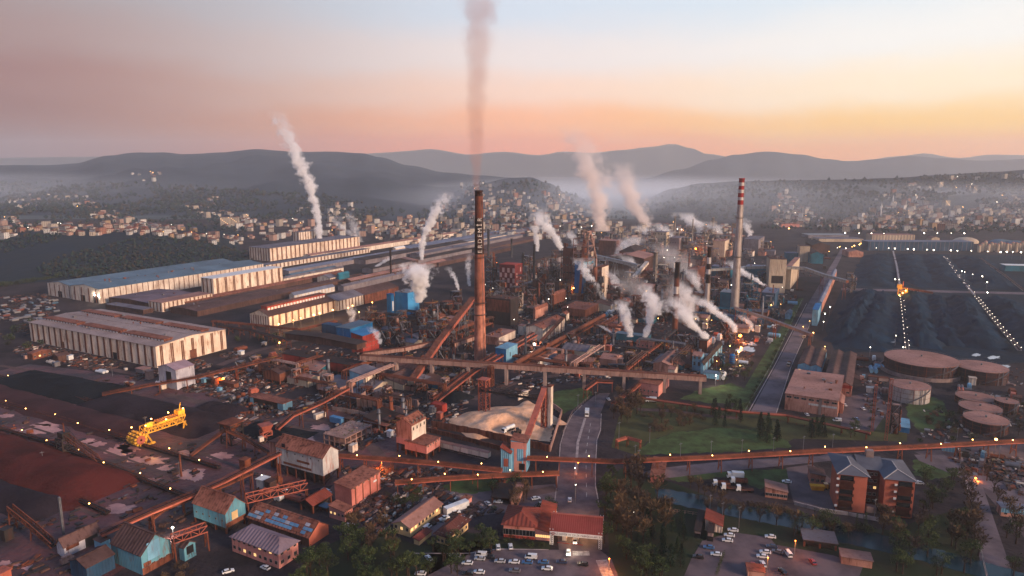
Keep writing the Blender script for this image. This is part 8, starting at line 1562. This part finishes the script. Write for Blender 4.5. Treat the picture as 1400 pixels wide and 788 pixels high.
plume('slim left steam plume above the grey cast house', [(735, 342), (733, 322), (736, 300), (744, 280)], 3, 12, 2.5); plume('fat white steam plume leaning left from the cast house', [(768, 341), (757, 325), (745, 308), (740, 290)], 5.5, 13, 4.0, tail=.6, fall=1)
plume('very tall brown smoke column from the brick chimney top', [(651.5, 259), (651, 210), (652, 140), (654, 70), (655, 0), (656, -60)], 6, 34, .34, 'd8a898', tail=.8, fall=.62, name='smoke_plume', cat='smoke plume', sc=1.0, zb=131, amp=.7)
plume('broad pink steam column behind the blast furnace', [(822, 312), (817, 275), (808, 235), (797, 205), (775, 170)], 12, 24, 2.3, 'fbf0ea', tail=.4, fall=1); plume('second broad steam column right of the broad pink one', [(882, 308), (869, 282), (856, 255), (848, 220)], 12, 20, 2.2, 'fbf0ea', tail=.45, fall=1)
plume('white cloud of steam above the hazy far works', [(962, 322), (952, 310), (940, 298), (928, 290)], 9, 14, 3.0, fall=.6); plume('small white steam plume right of the striped chimney', [(1027, 327), (1022, 311), (1015, 297)], 3, 7, 2.2)
plume('white steam rising left from the long blue shed', [(862, 459), (856, 438), (848, 408)], 5, 12, 3.2, fall=1); plume('white steam rising right from the long blue shed', [(882, 459), (890, 432), (889, 410), (880, 388)], 5, 12, 3.0, fall=1)
plume('thick white steam blown left from the brown box tower', [(968, 466), (954, 450), (936, 432), (920, 405)], 5, 19, 4.0, fall=1.1); plume('white steam streaming left from the orange flare', [(1005, 453), (993, 437), (975, 424), (952, 404)], 4, 13, 3.5, fall=1.1); plume('white steam streaming left below the boiler house', [(1047, 392), (1032, 382), (1014, 371), (995, 356)], 3.5, 11, 3.2, fall=1.2)
plume('white steam jet in front of the blast furnace', [(826, 410), (815, 393), (803, 375), (792, 352)], 3, 10, 3.5, fall=1.1, zb=6); plume('small puff beside the thickener basin', [(838, 456), (828, 450), (818, 444)], 3, 5, 1.5); plume('small steam puffs at the lamps of the cream mill', [(480, 440), (482, 430), (476, 418)], 4, 7, 1.6, zb=4); plume('low white puff right of the slim black chimney', [(515, 364), (527, 357), (540, 348)], 4, 6, 1.3)
plume('pale steam in front of the hazy second furnace', [(845, 352), (855, 338), (868, 322)], 10, 18, 1.3, 'fdfbfa', fall=.6); plume('dusty smoke around the banded chimneys', [(940, 440), (935, 410), (915, 375)], 15, 26, .7, 'f6f0ec', fall=.5, name='smoke_plume', cat='smoke plume', zb=4); plume('drifting smoke between coke works and blast furnace', [(880, 420), (872, 395), (858, 368)], 18, 28, .5, 'f6f0ec', fall=.4, name='smoke_plume', cat='smoke plume', zb=4); plume('smoky haze beyond the twin silo stack', [(930, 372), (918, 350), (900, 330)], 20, 28, .6, 'f6f0ec', fall=.4, name='smoke_plume', cat='smoke plume', zb=4)
plume('pale steam veil over the furnace galleries', [(905, 330), (890, 318), (870, 308)], 10, 18, 1.2, 'fdfbfa', fall=.5)
def mist(label, x0, x1, yf, yb, hh_, dens):
    """a shallow bank of mist lying on the valley floor"""
    a, b, c, d = P(x0, yf), P(x1, yf), P(x1, yb), P(x0, yb); X0, X1, Y_0, Y_1 = min(a.x, d.x), max(b.x, c.x), a.y, d.y
    cx_, cy_ = (X0 + X1) / 2, (Y_0 + Y_1) / 2; sx_, sy_ = (X1 - X0) / 2, (Y_1 - Y_0) / 2
    q = MB().lathe([(1, 0.01), (1, .3), (.85, .8), (0, 1)], 24).lathe([(0, .01), (1, .01)], 24); mt = bpy.data.materials.new('mist_' + str(len(bpy.data.materials))); mt.use_nodes = True; nd = mt.node_tree.nodes; lk = mt.node_tree.links; nd.remove(nd['Principled BSDF'])
    tcn = nd.new('ShaderNodeTexCoord'); ln_ = nd.new('ShaderNodeVectorMath'); ln_.operation = 'LENGTH'; lk.new(tcn.outputs['Object'], ln_.inputs[0])
    s = nd.new('ShaderNodeMapRange'); s.interpolation_type = 'SMOOTHSTEP'; s.inputs[1].default_value = 1; s.inputs[2].default_value = .25; s.inputs[4].default_value = dens; lk.new(ln_.outputs['Value'], s.inputs[0])
    ns = nd.new('ShaderNodeTexNoise'); ns.inputs['Scale'].default_value = .004; ns.inputs['Detail'].default_value = 3; g_ = nd.new('ShaderNodeNewGeometry'); lk.new(g_.outputs['Position'], ns.inputs['Vector'])
    m2 = nd.new('ShaderNodeMath'); m2.operation = 'MULTIPLY'; lk.new(s.outputs[0], m2.inputs[0]); lk.new(ns.outputs[0], m2.inputs[1])
    pv_ = nd.new('ShaderNodeVolumePrincipled'); pv_.inputs['Color'].default_value = (.86, .92, 1.0, 1); lk.new(m2.outputs[0], pv_.inputs['Density']); lk.new(pv_.outputs[0], nd['Material Output'].inputs['Volume'])  # blue of the shaded valley is put into the mist colour
    o = q.build('mist', mt); o.location = (cx_, cy_, 1); o.scale = (sx_, sy_, hh_); stuff(o)
mist('', 960, 1700, 322, 268, 110, 5.5e-3)
mist('', 520, 1120, 326, 262, 130, 3.4e-3)
mist('', -500, 560, 306, 262, 150, 1.6e-3)

for lab, pth, a_, b_, de in (('wispy steam over the left coke frames', [(902, 430), (896, 412), (884, 396)], 5, 12, 1.6), ('wispy steam between the two banded chimneys', [(945, 425), (938, 402), (926, 384)], 6, 13, 1.5), ('wispy steam left of the second banded chimney', [(958, 400), (950, 382), (938, 366)], 5, 11, 1.4), ('wispy steam behind the orange lit tower', [(846, 400), (840, 384), (828, 368)], 4, 10, 1.4), ('low drifting steam before the hip roofed house', [(874, 372), (862, 358), (846, 348)], 6, 14, 1.3), ('thin steam over the far skyline, left of the cloud', [(920, 330), (908, 316), (894, 304)], 6, 14, 1.2), ('thin steam over the far skyline, right of the cloud', [(985, 326), (976, 312), (964, 302)], 5, 11, 1.3), ('thin steam beside the blast furnace top', [(789, 340), (782, 326), (776, 314)], 4, 9, 1.3), ('small steam wisp in the dark towers', [(700, 395), (694, 382), (686, 372)], 3, 7, 1.2), ('small steam wisp right of the flare', [(1030, 452), (1022, 440), (1010, 430)], 3, 7, 1.2), ('thin steam wisp over the red ore bunker', [(520, 470), (514, 456), (506, 446)], 3, 7, 1.1)):
    plume(lab, pth, a_, b_, de, fall=.9, amp=2.0)
